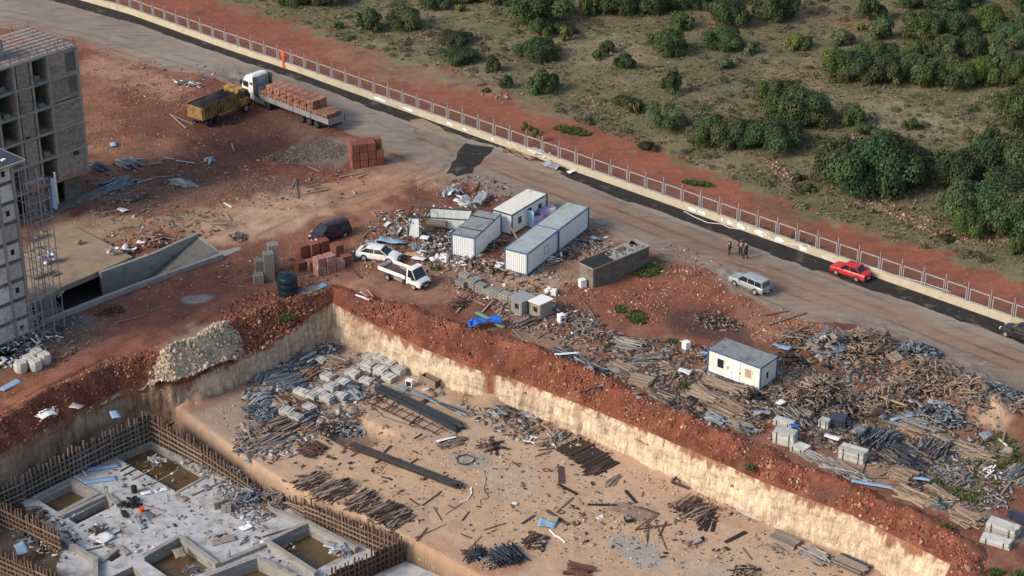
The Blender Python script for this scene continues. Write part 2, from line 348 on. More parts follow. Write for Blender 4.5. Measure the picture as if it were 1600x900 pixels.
# lip of the excavation: px, py, z of lip, foot z, width of the red bank, height of its ridge
PIT = [(1440, 985, -.9, FZ, 3.2, .5), (1484, 882, -.9, FZ, 3.3, .5), (1412, 845, -.9, FZ, 3.3, .5), (1325, 803, -1.0, FZ, 3.4, .45), (1200, 757, -1.0, FZ, 3.5, .4),
       (1112, 718, -1.1, FZ, 3.5, .4), (1012, 675, -1.5, FZ, 3.4, .4), (900, 630, -1.8, FZ, 3.6, .5), (800, 592, -1.8, FZ, 4.2, .6), (755, 582, -1.9, FZ, 4.6, .6),
       (662, 545, -1.6, FZ, 4.6, .6), (612, 521, -1.4, FZ, 3.8, .6), (550, 491, -1.1, FZ, 2.2, .3), (519, 473, -1.0, FZ, 1.6, .25), (492, 490, -1.2, FZ, 2.2, .3),
       (450, 517, -1.6, FZ, 3.4, .45), (400, 545, -2.0, FZ, 3.6, .5), (362, 565, -2.1, FZ, 2.6, .3), (325, 583, -2.2, FZ - .2, 2.2, .2), (296, 598, -2.6, FZ - .8, 2.2, .15),
       (270, 604, -2.4, -5.6, 2.2, .15), (232, 601, -2.2, -7.2, 2.2, .15), (190, 610, -2.2, -7.6, 2.0, .2), (150, 630, -2.2, -7.6, 2.0, .25), (100, 655, -2.2, -7.6, 2.4, .3),
       (50, 682, -2.1, -7.6, 2.6, .3), (0, 710, -2.0, -7.6, 2.8, .3), (-80, 754, -2.0, -7.6, 2.8, .3), (-230, 838, -1.5, -7.6, 3.4, .3)]
LIP = [W(p[0], p[1], p[2]) for p in PIT]
HOLE = [(v.x, v.y) for v in LIP] + [(-60, 104), (30, 104)]
TRENCH = [W(*p, .36)[:2] for p in [(312, 362), (352, 398), (210, 449), (63, 506), (15, 560), (-60, 520), (20, 470), (60, 440), (110, 428), (180, 404), (240, 395)]]
fencew = [W(*p) for p in FENCE]; roadw = [W(*p) for p in ROADL]
def Zg(x, y):
    x = np.asarray(x, float); y = np.asarray(y, float)
    px, py = PX(x, y, 0)
    fl = np.interp(px, [p[0] for p in FENCE], [p[1] for p in FENCE]); rl = np.interp(px, [p[0] for p in ROADL], [p[1] for p in ROADL])
    k = np.clip((py - rl) / 20, 0, 1); kf = np.clip((fl - 30 - py) / 40, 0, 1)
    z = fbm(x, y, 7, 3) * .35 * k + fbm(x + 50, y, 2.2, 3) * .10 * (k + kf) + fbm(x, y + 90, 16, 3) * .9 * kf
    for (mx, my, rx, ry, h) in MOUNDS:
        c = W(mx, my); z = z + h * np.exp(-(((x - c.x) / rx) ** 2 + ((y - c.y) / ry) ** 2)) * (1 + 1.2 * fbm(x, y, 1.2, 3))
    return z
MOUNDS = [(262, 352, 4, 2, .4), (232, 368, 3, 1.6, .4), (300, 352, 4, 2.2, .35), (1110, 440, 6, 4, .5), (1000, 470, 4, 3, .4),
          (1110, 500, 5, 3, -.4), (480, 250, 6, 4, .4), (580, 360, 2, 2, .2), (1540, 640, 3, 2.8, 1.6), (345, 130, 8, 5, .5), (440, 260, 4, 3, .5), (780, 405, 3, 1.5, .3), (1330, 525, 5, 3.4, .5), (1470, 590, 6, 4, .5), (1300, 612, 7, 2.6, .4)]
def G(px, py):
    p = W(px, py, 0)
    for _ in range(3): p = W(px, py, float(Zg(np.array([p.x]), np.array([p.y]))[0]))
    return p
BLOBS = [  # px,py,rx,ry,rot,color,strength
        (330, 200, 230, 90, 15, (.135, .052, .036), .8), (230, 110, 90, 40, 15, ORG, .5), (170, 100, 50, 25, 0, (.36, .22, .15), .6), (250, 135, 60, 18, 20, (.34, .2, .14), .5), (390, 230, 90, 30, 10, DRED, .8), (460, 200, 70, 20, 20, (.17, .10, .075), .7),
    (150, 175, 45, 60, 0, ORG, .4), (200, 240, 90, 30, 0, ORG, .45), (250, 300, 130, 30, -10, BRN, .55), (330, 310, 90, 25, -20, (.26, .14, .09), .5), (500, 240, 70, 28, -5, (.19, .15, .12), .9), (440, 300, 70, 20, 0, (.16, .09, .07), .7),
    (560, 300, 130, 30, -18, (.36, .19, .115), .8), (420, 340, 130, 35, -15, (.42, .27, .175), .85), (640, 265, 100, 25, 10, (.30, .20, .14), .7), (300, 345, 90, 20, -10, (.38, .25, .16), .7), (150, 360, 90, 30, 0, (.33, .235, .15), .8),
    (520, 345, 100, 30, -15, ORG, .6), (400, 410, 110, 40, -25, (.23, .095, .06), .8), (330, 455, 140, 45, -30, RED, .8), (200, 540, 190, 50, -30, (.20, .075, .05), .85), (90, 540, 100, 40, -20, (.14, .11, .095), .6), (110, 600, 130, 45, -28, (.30, .12, .075), .7),
    (40, 640, 90, 30, -25, (.33, .14, .085), .7), (60, 500, 90, 40, 0, (.13, .11, .10), .85), (308, 467, 26, 7, -8, (.27, .255, .24), .95), (560, 420, 90, 40, 10, (.30, .15, .09), .7), (640, 450, 110, 25, 10, (.29, .16, .105), .8), (700, 420, 70, 30, 0, (.36, .22, .14), .7),
    (300, 548, 72, 34, -25, (.52, .43, .31), .9), (260, 578, 46, 20, -25, (.50, .40, .27), .9), (220, 385, 50, 30, -20, (.22, .10, .07), .7), (880, 395, 90, 45, 15, (.36, .25, .165), .75), (820, 440, 80, 30, 0, (.40, .28, .19), .7), (960, 360, 60, 22, 20, (.28, .20, .14), .8),
    (870, 545, 90, 28, 15, (.27, .17, .12), .9), (800, 500, 60, 20, 0, (.26, .16, .11), .7), (1080, 450, 120, 40, 12, (.24, .085, .05), .9), (1000, 470, 60, 30, 0, (.22, .075, .045), .85), (1110, 498, 84, 30, 5, (.06, .035, .03), .8), (1130, 520, 80, 20, 10, (.10, .05, .04), .7),
    (1200, 500, 70, 25, 15, (.30, .15, .09), .7), (1240, 520, 60, 25, 0, (.32, .15, .09), .7), (1020, 420, 45, 18, 0, (.07, .08, .035), .7), (1150, 620, 120, 40, 15, (.17, .10, .075), .8), (1000, 560, 70, 40, 0, (.15, .10, .07), .8), (1250, 590, 90, 30, 0, (.16, .10, .07), .8),
    (1350, 560, 80, 20, 0, (.17, .13, .08), .8), (1400, 690, 130, 60, 20, (.155, .12, .075), .9), (1550, 730, 80, 50, 0, (.14, .125, .06), .8), (1370, 735, 60, 26, 10, (.29, .18, .125), .95), (1500, 790, 60, 26, 20, (.26, .19, .14), .95), (1580, 830, 40, 24, 0, (.24, .19, .16), .9),
    (1500, 770, 60, 12, 20, (.14, .12, .06), .6), (1540, 645, 46, 30, 0, (.44, .31, .21), .95), (1300, 480, 120, 20, 20, (.26, .20, .15), .7), (1180, 455, 70, 18, 15, (.27, .21, .165), .8), (1050, 395, 60, 16, 20, (.30, .23, .18), .7), (720, 210, 30, 8, 20, (.20, .10, .07), .6),
    (1020, 300, 60, 5, 18, (.085, .05, .03), .0), (890, 207, 28, 9, 8, GRN, .7), (1090, 288, 26, 6, 10, GRN, .6), (1230, 330, 60, 14, 18, (.12, .085, .05), .6), (1400, 375, 60, 8, 15, (.24, .10, .06), .5), (950, 80, 90, 25, 0, (.27, .215, .135), .6), (1260, 20, 60, 12, 5, (.26, .15, .09), .7),
    (1240, 120, 50, 40, 0, (.25, .17, .11), .6), (1130, 30, 30, 10, 0, (.25, .13, .075), .7), (1340, 165, 130, 14, 5, (.25, .20, .13), .6), (1440, 200, 90, 22, 0, (.27, .22, .15), .6), (1450, 300, 70, 25, 0, (.13, .115, .075), .7), (620, 100, 120, 30, 15, (.22, .18, .12), .5), (750, 120, 60, 30, 0, (.21, .18, .12), .5),
    (650, 20, 60, 14, 0, (.25, .22, .17), .6), (900, 20, 12, 12, 0, (.22, .11, .07), .6), (1330, 40, 50, 14, 0, (.24, .14, .09), .5), (850, 170, 60, 20, 15, (.18, .16, .10), .5), (900, 250, 90, 16, 18, (.22, .075, .045), .4), (500, 80, 120, 18, 15, (.25, .09, .055), .5), (1300, 395, 200, 14, 18, (.23, .085, .05), .4), (380, 215, 90, 40, 10, (.085, .034, .025), .85), (330, 262, 110, 26, -8, (.10, .045, .032), .7), (430, 190, 40, 20, 0, (.09, .04, .03), .6), (540, 305, 140, 26, -16, (.37, .21, .13), .7), (430, 345, 110, 24, -15, (.43, .285, .19), .7), (660, 262, 70, 14, 10, (.33, .22, .16), .6), (260, 535, 150, 18, -30, (.25, .10, .065), .5)]
def paintcol(x, y, z=0):
    px, py = PX(x, y, z)
    n1 = fbm(x, y, 5, 4)[:, None]; n2 = fbm(x + 31, y + 9, 1.6, 4)[:, None]
    fl = np.interp(px, [p[0] for p in FENCE], [p[1] for p in FENCE]); fi = np.interp(px, [p[0] for p in FIELDL], [p[1] for p in FIELDL])
    base = np.array(RED)[None] * np.ones((len(x), 1))
    n3 = fbm(x + 77, y + 13, 2.6, 5)[:, None]; base = base * (1 + .55 * n1 + .7 * n3) + np.array((.05, .04, .03)) * np.clip(n2 * 3, -1, 1) * .7
    fld = np.array(FLD)[None] * (1 + .9 * n1) + np.array((.05, .02, -.0)) * n2 * 1.5
    olv = np.array(OLV)[None] * (1 + .5 * n2)
    fld = fld + (olv - fld) * np.clip(.72 + 3.2 * fbm(x + 7, y + 70, 3.4, 4), 0, 1)[:, None]
    kf = np.clip((fi + 26 * n2[:, 0] * 2 - py) / 9 + .5, 0, 1)[:, None]
    c = base + (fld - base) * kf
    beyond = ((py < fl)[:, None]) & (kf < .5)
    c = np.where(beyond, np.array((.25, .088, .050))[None] * (1 + .45 * n1) + np.array((.10, .03, .015)) * np.clip(n2, 0, 1), c)
    for (bx, by, rx, ry, rot, col, st) in BLOBS:
        a = math.radians(rot); dx = px - bx; dy = py - by
        u = (dx * math.cos(a) + dy * math.sin(a)) / rx; v = (-dx * math.sin(a) + dy * math.cos(a)) / ry
        d = u * u + v * v
        k = np.clip((1.15 - d + 1.6 * n2[:, 0] + .9 * n1[:, 0]) / .7, 0, 1) * st
        k = k[:, None]; c = c + (np.array(col)[None] * (1 + .35 * n2 + .55 * n3) - c) * k
    return c
TRK_ = [[(300, 215), (380, 235), (430, 225), (470, 190), (480, 160)], [(310, 230), (390, 255), (450, 240), (500, 200)], [(350, 190), (400, 240), (420, 270), (470, 290)], [(620, 300), (700, 270), (720, 240), (700, 215), (660, 205)], [(610, 290), (680, 265), (695, 245), (680, 228), (650, 222)],
    [(400, 380), (480, 340), (560, 310), (640, 285), (720, 290)], [(390, 365), (470, 330), (550, 300), (640, 272)], [(60, 620), (180, 560), (300, 500), (400, 440), (520, 390)], [(40, 600), (160, 540), (290, 480), (400, 420)], [(120, 640), (240, 540), (330, 480)], [(640, 300), (800, 330), (1000, 400)],
    [(700, 230), (900, 310), (1100, 390), (1300, 460), (1600, 580)], [(690, 240), (890, 322), (1090, 402), (1290, 472), (1590, 592)], [(600, 190), (800, 262), (1000, 335), (1200, 410), (1600, 560)], [(0, 20), (150, 50), (300, 100), (450, 150), (650, 215)], [(0, 30), (140, 60), (290, 110), (440, 160)], [(760, 300), (950, 385), (1100, 440), (1250, 500)]]
def tracks(x, y, c):
    px, py = PX(x, y, 0)
    for i, tr in enumerate(TRK_):
        q = [W(*p)[:2] for p in resample(tr, 12)]; d, _, _, sd = polydist(x, y, q)
        d = d + .25 * fbm(x, y, 3, 2); k = np.maximum(np.exp(-((d - .95) / .22) ** 2), 0) * np.clip(.35 + 1.8 * fbm(x + i * 9, y, 4, 3), 0, 1)
        c = c * (1 - .42 * k)[:, None]
    return c
def grid(x0, x1, y0, y1, st):
    xs = np.arange(x0, x1 + st / 2, st); ys = np.arange(y0, y1 + st / 2, st)
    X, Y = np.meshgrid(xs, ys); nx = len(xs); ny = len(ys)
    i = (np.arange(ny - 1)[:, None] * nx + np.arange(nx - 1)[None]).ravel()
    return X.ravel(), Y.ravel(), np.stack([i, i + 1, i + nx + 1, i + nx], 1)
def compact(V, F, C):
    u, inv = np.unique(F.ravel(), return_inverse=True)
    return V[u], inv.reshape(F.shape), C[u]
X, Y, F = grid(-98, 98, 104, 300, .33)
keep = np.ones(len(F), bool)
for poly in (HOLE, TRENCH):
    ins = inpoly(X, Y, poly); d, nx, ny, _ = polydist(X, Y, poly, True)
    sn = ins & (d < .3); X = np.where(sn, nx, X); Y = np.where(sn, ny, Y); ins &= ~sn
    keep &= ~ins[F].any(1)
F = F[keep]
Z = Zg(X, Y)
dl, _, _, _ = polydist(X, Y, [(v.x, v.y) for v in LIP]); Z = np.where(dl < 2.6, -.3 - 2.6 * (1 - dl / 2.6), Z)
V, F, C = compact(np.stack([X, Y, Z], 1), F, tracks(X, Y, paintcol(X, Y)))
tag(link('ground', npmesh('ground', V, F, M['ground'], C, True)), kind='structure')
o = MB(); R_ = 3000
for (a, b, c_, d_) in [(-R_, R_, 300, R_), (-R_, R_, -R_, 104), (-R_, -98, 104, 300), (98, R_, 104, 300)]:
    o.quad((a, b if False else c_, -.05), (b, c_, -.05), (b, d_, -.05), (a, d_, -.05))
me = o.mesh('outlying_land', M['ground']); at = me.color_attributes.new('Col', 'FLOAT_COLOR', 'POINT')
at.data.foreach_set('color', np.tile(np.array([.17, .15, .09, 1.]), len(me.vertices)))
tag(link('outlying_land', me), kind='structure')
# ------------------------------------------------------------------ sheets: road and asphalt
def sheet(name, up, lo, dz, m, colf, rag=(.0, .0), n=1500, k=60):
    x0 = max(up[0][0], lo[0][0]); x1 = min(up[-1][0], lo[-1][0]); t = np.linspace(x0, x1, n)
    a = np.array([W(p, q)[:2] for p, q in zip(t, np.interp(t, [p[0] for p in up], [p[1] for p in up]))])
    b = np.array([W(p, q)[:2] for p, q in zip(t, np.interp(t, [p[0] for p in lo], [p[1] for p in lo]))])
    dr = (b - a) / np.linalg.norm(b - a, axis=1)[:, None]
    a = a + dr * (rag[0] * fbm(a[:, 0], a[:, 1], 2.5, 4))[:, None]; b = b + dr * (rag[1] * fbm(b[:, 0] + 40, b[:, 1], 2.5, 5))[:, None]
    s = np.linspace(0, 1, k)[None, :, None]; P = a[:, None] * (1 - s) + b[:, None] * s; P = P.reshape(-1, 2)
    Z = Zg(P[:, 0], P[:, 1]) + dz
    i = (np.arange(n - 1)[:, None] * k + np.arange(k - 1)[None]).ravel(); Fq = np.stack([i, i + 1, i + k + 1, i + k], 1)
    return tag(link(name, npmesh(name, np.column_stack([P, Z]), Fq[:, ::-1], m, colf(P[:, 0], P[:, 1]), True)), kind='structure')
def roadcol(x, y):
    px, py = PX(x, y, 0)
    rl = np.interp(px, [p[0] for p in ROADL], [p[1] for p in ROADL]); su = np.interp(px, [p[0] for p in STRIPL], [p[1] for p in STRIPL])
    t = np.clip((py - su) / (rl - su), 0, 1); n = fbm(x, y, 3, 4); n2 = fbm(x, y, 9, 3)
    g = np.array((.25, .208, .168)); r = np.array((.26, .172, .122)); gg = np.array((.29, .255, .215))
    k = np.clip(np.exp(-((t - .42 + n * .3) / .25) ** 2) * np.clip((px - 620) / 150, 0, 1) * 1.1, 0, 1)[:, None]
    c = g + (r - g) * k
    k3 = np.clip(1 - t / .12 + n, 0, 1)[:, None] * .6; c = c + (gg - c) * k3
    k2 = np.clip((t - .72 + n * .5) / .3, 0, 1)[:, None] * .8
    c = (c + (paintcol(x, y) * .6 + g * .4 - c) * k2) * (1 + .5 * n2[:, None] + .35 * fbm(x, y, 1.2, 3)[:, None]); return tracks(x, y, c)
sheet('road', STRIPL, ROADL, .03, M['road'], roadcol, (0, 1.8))
sheet('asphalt_strip', FENCE, STRIPL, .05, M['asphalt'], lambda x, y: np.full((len(x), 3), .02), (0, 1.6), k=5)
pa = [W(*p) for p in [(727, 224), (740, 227), (772, 231), (766, 240), (757, 246), (751, 256), (741, 262), (738, 271), (728, 272), (714, 276), (706, 271), (697, 272), (704, 262), (706, 254), (713, 249), (715, 238)]]
tag(MB().prism([(p.x, p.y) for p in pa], -.1, .055).build('asphalt_patch', 'asphalt'), kind='structure')
# dirt strewn over the strip
for i, pts in enumerate([[(640, 188), (660, 186), (690, 200), (700, 212), (672, 206), (650, 199)], [(815, 240), (850, 255), (880, 270), (860, 272), (830, 262)]]):
    pp = [W(*p) for p in pts]
    o = tag(MB().prism([(p.x, p.y) for p in pp], 0, .062).build('soil_patch', M['pink'] if False else 'deck'), kind='structure')
# ------------------------------------------------------------------ bank and cut walls of the excavation
rows = []; L2 = [np.array(v[:2]) for v in LIP]
for i, p in enumerate(PIT):
    a = L2[max(i - 1, 0)]; b = L2[min(i + 1, len(PIT) - 1)]; d = (b - a) / np.linalg.norm(b - a); nrm = np.array((d[1], -d[0]))
    nrm = nrm if True else -nrm
    rows.append(np.concatenate([L2[i], [p[2], p[3], p[4], p[5]], nrm]))
mid = np.array([W(800, 800).x, W(800, 800).y])
if np.dot(rows[5][6:8], mid - rows[5][:2]) > 0:
    for r in rows: r[6:8] *= -1
CH = resample(rows, .22)
CH[:, 6:8] /= np.linalg.norm(CH[:, 6:8], axis=1)[:, None]
prof = []
n = len(CH); x = CH[:, 0]; y = CH[:, 1]; s_ = np.arange(n) * .22
jl = fbm(s_, s_ * 0, 3.0, 4); jl2 = fbm(s_, s_ * 0 + 9, 1.2, 4)
cols_w = []; pts_w = []
K1, K2, K3 = 7, 12, 22      # outer skirt, bank, cut
def surf(t_kind, t):
    """world points for a fraction t along skirt / bank / cut"""
    zl, zf, wd, zr = CH[:, 2], CH[:, 3], CH[:, 4], CH[:, 5]; nx, ny = CH[:, 6], CH[:, 7]
    if t_kind == 0: off = wd * (.62 + jl * .3) + 1.6 * (1 - t); z = -.25 + (zr * (1 + jl * 1.2) + .25) * math.sin(t * math.pi / 2)
    elif t_kind == 1: off = wd * (.62 + jl * .3) * (1 - t) + .05; z = zr * (1 + jl * 1.2) + (zl - zr * (1 + jl * 1.2)) * (t ** 1.15)
    else: off = .05 - .45 * t + 0 * x; z = zl + (zf - .3 - zl) * t
    return x + nx * off, y + ny * off, z + 0 * x
for kd, K in ((0, K1), (1, K2), (2, K3)):
    for j in range(K if kd < 2 else K + 1):
        t = j / K; a, b, z = surf(kd, t)
        if kd < 2:
            amp = .32 if kd else .32 * t; z = z + amp * 2 * fbm(a, b, 1.3, 4) + (.12 * fbm(a, b, .4, 2) * 2)
            if kd == 1 and t > .7: z = np.where(t > .9, CH[:, 2] + (z - CH[:, 2]) * .6 + .1, z)
            c = np.array((.155, .050, .030))[None] * (1 + 1.1 * fbm(a, b, 1.2, 4))[:, None] + np.array((.10, .06, .04)) * np.clip(fbm(a + 9, b, .8, 3) * 2, 0, 1)[:, None]
            if kd == 0: g0 = paintcol(a, b); k = np.clip(1.2 - 1.4 * t, 0, 1); c = c + (g0 - c) * k
        else:
            dn = .80 * fbm(s_ * 1.0, z * .5, .9, 5) + .18 * fbm(s_, z, 2.5, 2) + .10 * np.sin(s_ * 9) * vnoise(s_ * .3, z * .3)
            a = a + CH[:, 6] * dn * min(1, 4 * t + .2); b = b + CH[:, 7] * dn * min(1, 4 * t + .2)
            cr = np.array((.70, .555, .41))[None] * (1 + .45 * fbm(s_, z * 2.2, 2.0, 5) + .8 * fbm(s_ * 3, z * .7, .8, 3) - .25 * np.clip(fbm(s_ * .6, z * 4, 1.0, 3) * 4, 0, 1))[:, None]
            rd = np.array((.26, .10, .055)); ln = np.clip(.05 + .42 * fbm(s_ + 100, s_ * 0, 1.1, 5) + .18 * np.clip(fbm(s_ + 44, s_ * 0, 6, 2) * 3, -.4, 1), .03, .5)
            k = np.clip((ln * np.where(CH[:, 6] < 0, 1.5, 1.0) + .5 * fbm(s_ * 3.2, s_ * 0 + 3, .9, 4) - t) / .09 + .5, 0, 1) * .85
            fp = np.interp(s_, [0], [0]); pxs, _ = PX(a, b, z)
            left = (CH[:, 6] < 0) | (pxs < 505)  # walls turned from the sun: cream darkened below, shade painted into the colour
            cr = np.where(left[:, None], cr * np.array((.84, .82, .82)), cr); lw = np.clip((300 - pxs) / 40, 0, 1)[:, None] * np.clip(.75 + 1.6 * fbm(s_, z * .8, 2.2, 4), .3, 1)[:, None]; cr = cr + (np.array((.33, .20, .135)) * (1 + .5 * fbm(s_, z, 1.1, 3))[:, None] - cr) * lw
            for cx0 in (764,): k = np.maximum(k, np.clip(1.4 - np.abs(pxs - cx0 - 3 * t) / 9, 0, 1))
            for cx0, w0, kk in ((560, 20, .5), (585, 12, .35), (905, 8, .5), (640, 5, .3), (828, 14, .35)): k = np.maximum(k, np.clip(1.3 - np.abs(pxs - cx0) / w0, 0, 1) * kk * (1 - .5 * t))
            c = cr + (rd - cr) * k[:, None]
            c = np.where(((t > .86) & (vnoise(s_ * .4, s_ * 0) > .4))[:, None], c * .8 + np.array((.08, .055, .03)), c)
        pts_w.append(np.stack([a, b, z], 1)); cols_w.append(c)
def stripmesh(name, rowsP, rowsC, m, flip=False):
    P = np.array(rowsP); C = np.array(rowsC); R, n, _ = P.shape
    i = (np.arange(R - 1)[:, None] * n + np.arange(n - 1)[None]).ravel(); Fq = np.stack([i, i + 1, i + n + 1, i + n], 1)
    return tag(link(name, npmesh(name, P.reshape(-1, 3), Fq, m, C.reshape(-1, 3), True)), kind='structure')
stripmesh('red_earth_bank', pts_w[:K1 + K2 + 1], cols_w[:K1 + K2] + [cols_w[K1 + K2 - 1]], M['ground'])
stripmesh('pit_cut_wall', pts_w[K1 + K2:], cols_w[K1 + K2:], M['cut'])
BANK = np.array(pts_w[:K1 + K2 + 1])
# ------------------------------------------------------------------ pit floor
STEP = [W(*p, FZ)[:2] for p in [(225, 618), (262, 636), (300, 660), (345, 694), (400, 731), (450, 762), (545, 802), (640, 847), (707, 884), (800, 935), (900, 1000)]]
FB = [  # floor colours
    (720, 640, 200, 60, 20, (.43, .32, .22), .6), (620, 750, 140, 60, 20, (.50, .34, .21), .7), (860, 820, 220, 70, 15, (.46, .31, .20), .7), (735, 719, 36, 16, 5, (.30, .275, .24), .95), (1000, 865, 55, 22, 25, (.31, .29, .26), .9), (1110, 890, 60, 16, 10, (.36, .31, .26), .7),
    (800, 755, 50, 30, 0, (.40, .33, .26), .6), (450, 620, 130, 70, -10, (.27, .215, .17), .85), (560, 560, 120, 20, 10, (.33, .26, .20), .8), (540, 645, 60, 26, 10, (.36, .27, .19), .6), (900, 700, 60, 20, 20, (.30, .21, .14), .7), (1120, 800, 90, 14, 22, (.30, .22, .15), .6), (700, 870, 70, 30, 20, (.40, .24, .15), .7),
    (780, 880, 50, 20, 0, (.36, .18, .11), .8), (800, 650, 120, 18, 20, (.28, .19, .13), .7), (350, 650, 60, 40, 0, (.30, .24, .19), .7), (1200, 880, 120, 30, 10, (.45, .33, .22), .6), (330, 625, 60, 14, -20, (.30, .15, .10), .7)]
def floorcol(x, y, z):
    px, py = PX(x, y, z); n1 = fbm(x, y, 5, 4); n2 = fbm(x + 3, y + 30, 1.5, 4)
    c = np.array((.46, .31, .215))[None] * (1 + .3 * n1 + .2 * n2)[:, None]
    for (bx, by, rx, ry, rot, col, st) in FB:
        a = math.radians(rot); dx = px - bx; dy = py - by
        u = (dx * math.cos(a) + dy * math.sin(a)) / rx; v = (-dx * math.sin(a) + dy * math.cos(a)) / ry
        k = np.clip((1.1 - u * u - v * v + 1.2 * n2 + .8 * n1) / .7, 0, 1)[:, None] * st; c = c + (np.array(col)[None] * (1 + .3 * n2[:, None]) - c) * k
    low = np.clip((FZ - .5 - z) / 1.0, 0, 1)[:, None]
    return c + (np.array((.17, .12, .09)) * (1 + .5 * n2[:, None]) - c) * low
X, Y, F = grid(-70, 70, 104, 182, .24)
ins = inpoly(X, Y, HOLE); dd, nx, ny, _ = polydist(X, Y, HOLE, True); ins |= dd < .5
F = F[ins[F].all(1)]
d, _, _, side = polydist(X, Y, STEP); sd = d * side
if np.median(sd[(np.abs(X - W(800, 800, FZ).x) < 2) & (np.abs(Y - W(800, 800, FZ).y) < 2)]) < 0: sd = -sd
t = np.clip((sd + .1) / .55, 0, 1); Z = FZ + (-2.9) * (1 - t * t * (3 - 2 * t))
dep = [W(*p, FZ) for p in [(548, 672)]][0]
c2, s2 = math.cos(math.radians(-42)), math.sin(math.radians(-42)); u = (X - dep.x) * c2 + (Y - dep.y) * s2; v = -(X - dep.x) * s2 + (Y - dep.y) * c2
dq = np.maximum(np.abs(u) / 3.4, np.abs(v) / 2.2); Z = Z - 1.3 * np.clip((1.05 - dq) / .22, 0, 1) * (t > .9)
Z = Z + .16 * fbm(X, Y, 3.5, 3) + .10 * fbm(X, Y, .8, 3)
# talus at the ramp near the corner
cr = W(296, 622, FZ); Z = Z + (1.1 + 2.4 * fbm(X, Y, 1.4, 4)) * np.exp(-(((X - cr.x) / 1.6) ** 2 + ((Y - cr.y) / 1.8) ** 2))
cr = W(768, 628, FZ); Z = Z + .9 * np.exp(-(((X - cr.x) / 1.4) ** 2 + ((Y - cr.y) / 1.2) ** 2))
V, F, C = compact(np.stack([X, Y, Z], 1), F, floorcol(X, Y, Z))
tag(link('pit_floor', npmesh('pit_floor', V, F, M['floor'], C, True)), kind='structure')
# ------------------------------------------------------------------ loose rock
def rockcols(n, cols, wts, var=.3):
    k = RS.choice(len(cols), n, p=np.array(wts) / sum(wts)); return np.array(cols)[k] * RS.uniform(1 - var, 1 + var, (n, 1))
def rocks(name, P, size, cols, label=None, flat=.75, kind='stuff', sub=ICOV):
    n = len(P); s = size[:, None] * RS.uniform(.6, 1.3, (n, 3)); s[:, 2] *= flat
    o = link(name, instances(name, ICOV * (1 + 0), ICOF, P + np.array((0, 0, 1)) * (size * .08)[:, None], RS.uniform(0, 6.28, (n, 3)) * np.array((.3, .3, 1)), s, M['rock'], cols, vjit=.36))
    return tag(o, label, 'rocks' if label else None, kind=kind)
RCOL = [(.27, .10, .06), (.17, .058, .036), (.44, .29, .20), (.36, .19, .12), (.52, .42, .33)]
m = 15000; R, n, _ = BANK.shape; ri = (R - 2) * np.clip(RS.beta(1.5, 1.0, m), 0, 1); ci = RS.rand(m) * (n - 2); a = BANK[ri.astype(int), ci.astype(int)]
b = BANK[ri.astype(int) + 1, ci.astype(int) + 1]; P = a + (b - a) * RS.rand(m, 1)
kk = vnoise(P[:, 0] / 1.8, P[:, 1] / 1.8) > RS.rand(m) * .75; P = P[kk]; m = len(P); sz = (.035 + .38 * RS.beta(1.0, 9, m)) * (.5 + 1.0 * vnoise(P[:, 0] / 2.2, P[:, 1] / 2.2)); rocks('bank_rubble', P, sz, rockcols(m, RCOL, [5, 9, .6, 2, .12]), 'red and cream stones strewn all along the raw earth bank')
def blobpts(px, py, rx, ry, rot, n, z=None, edge=1.):
    r = np.sqrt(RS.rand(n)) * edge; th = RS.rand(n) * 2 * math.pi; u = r * np.cos(th) * rx; v = r * np.sin(th) * ry; a = math.radians(rot)
    X = px + u * math.cos(a) - v * math.sin(a); Y = py + u * math.sin(a) + v * math.cos(a)
    P = np.array([W(p, q, 0 if z is None else z)[:] for p, q in zip(X, Y)])
    if z is None:
        P = P[~inpoly(P[:, 0], P[:, 1], TRENCH)]; P[:, 2] = Zg(P[:, 0], P[:, 1])
        dq, _, _, _ = polydist(P[:, 0], P[:, 1], [(v.x, v.y) for v in LIP]); near = (dq < 2.8) | inpoly(P[:, 0], P[:, 1], HOLE); bk = BANK.reshape(-1, 3); ok = np.ones(len(P), bool)
        for i in np.where(near)[0]:
            dd_ = (bk[:, 0] - P[i, 0]) ** 2 + (bk[:, 1] - P[i, 1]) ** 2; j = int(np.argmin(dd_)); ok[i] = dd_[j] < .3; P[i, 2] = bk[j, 2]
        P = P[ok]
    return P
def rubble(name, label, blobs, cols, wts, smax=.3, z=None):
    P = np.concatenate([blobpts(*b, z=z) for b in blobs]); n = len(P)
    return rocks(name, P, .05 + smax * RS.beta(1.1, 4, n), rockcols(n, cols, wts), label)
hc = W(302, 556, 0); gx_, gy_, Fh = grid(hc.x - 9, hc.x + 9, hc.y - 9, hc.y + 9, .16)
def heapz(x, y):
    px, py = PX(x, y, .5); a = math.radians(-27); dx = px - 300; dy = py - 552
    u = (dx * math.cos(a) + dy * math.sin(a)) / 88; v = (-dx * math.sin(a) + dy * math.cos(a)) / 31
    q = 1 - (u * u + v * v) + 1.3 * fbm(x, y, 2.2, 4)
    return np.clip(q * 1.5, -.35, 1) * (1 + .5 * fbm(x + 5, y, 1.1, 4)) * .85 + .16 * fbm(x, y, .35, 3) - .12
bk = BANK.reshape(-1, 3); bk = bk[(abs(bk[:, 0] - hc.x) < 12) & (abs(bk[:, 1] - hc.y) < 12)]
inh = inpoly(gx_, gy_, HOLE); hb = Zg(gx_, gy_); dl_, _, _, _ = polydist(gx_, gy_, [(v.x, v.y) for v in LIP]); okh = np.ones(len(gx_), bool)
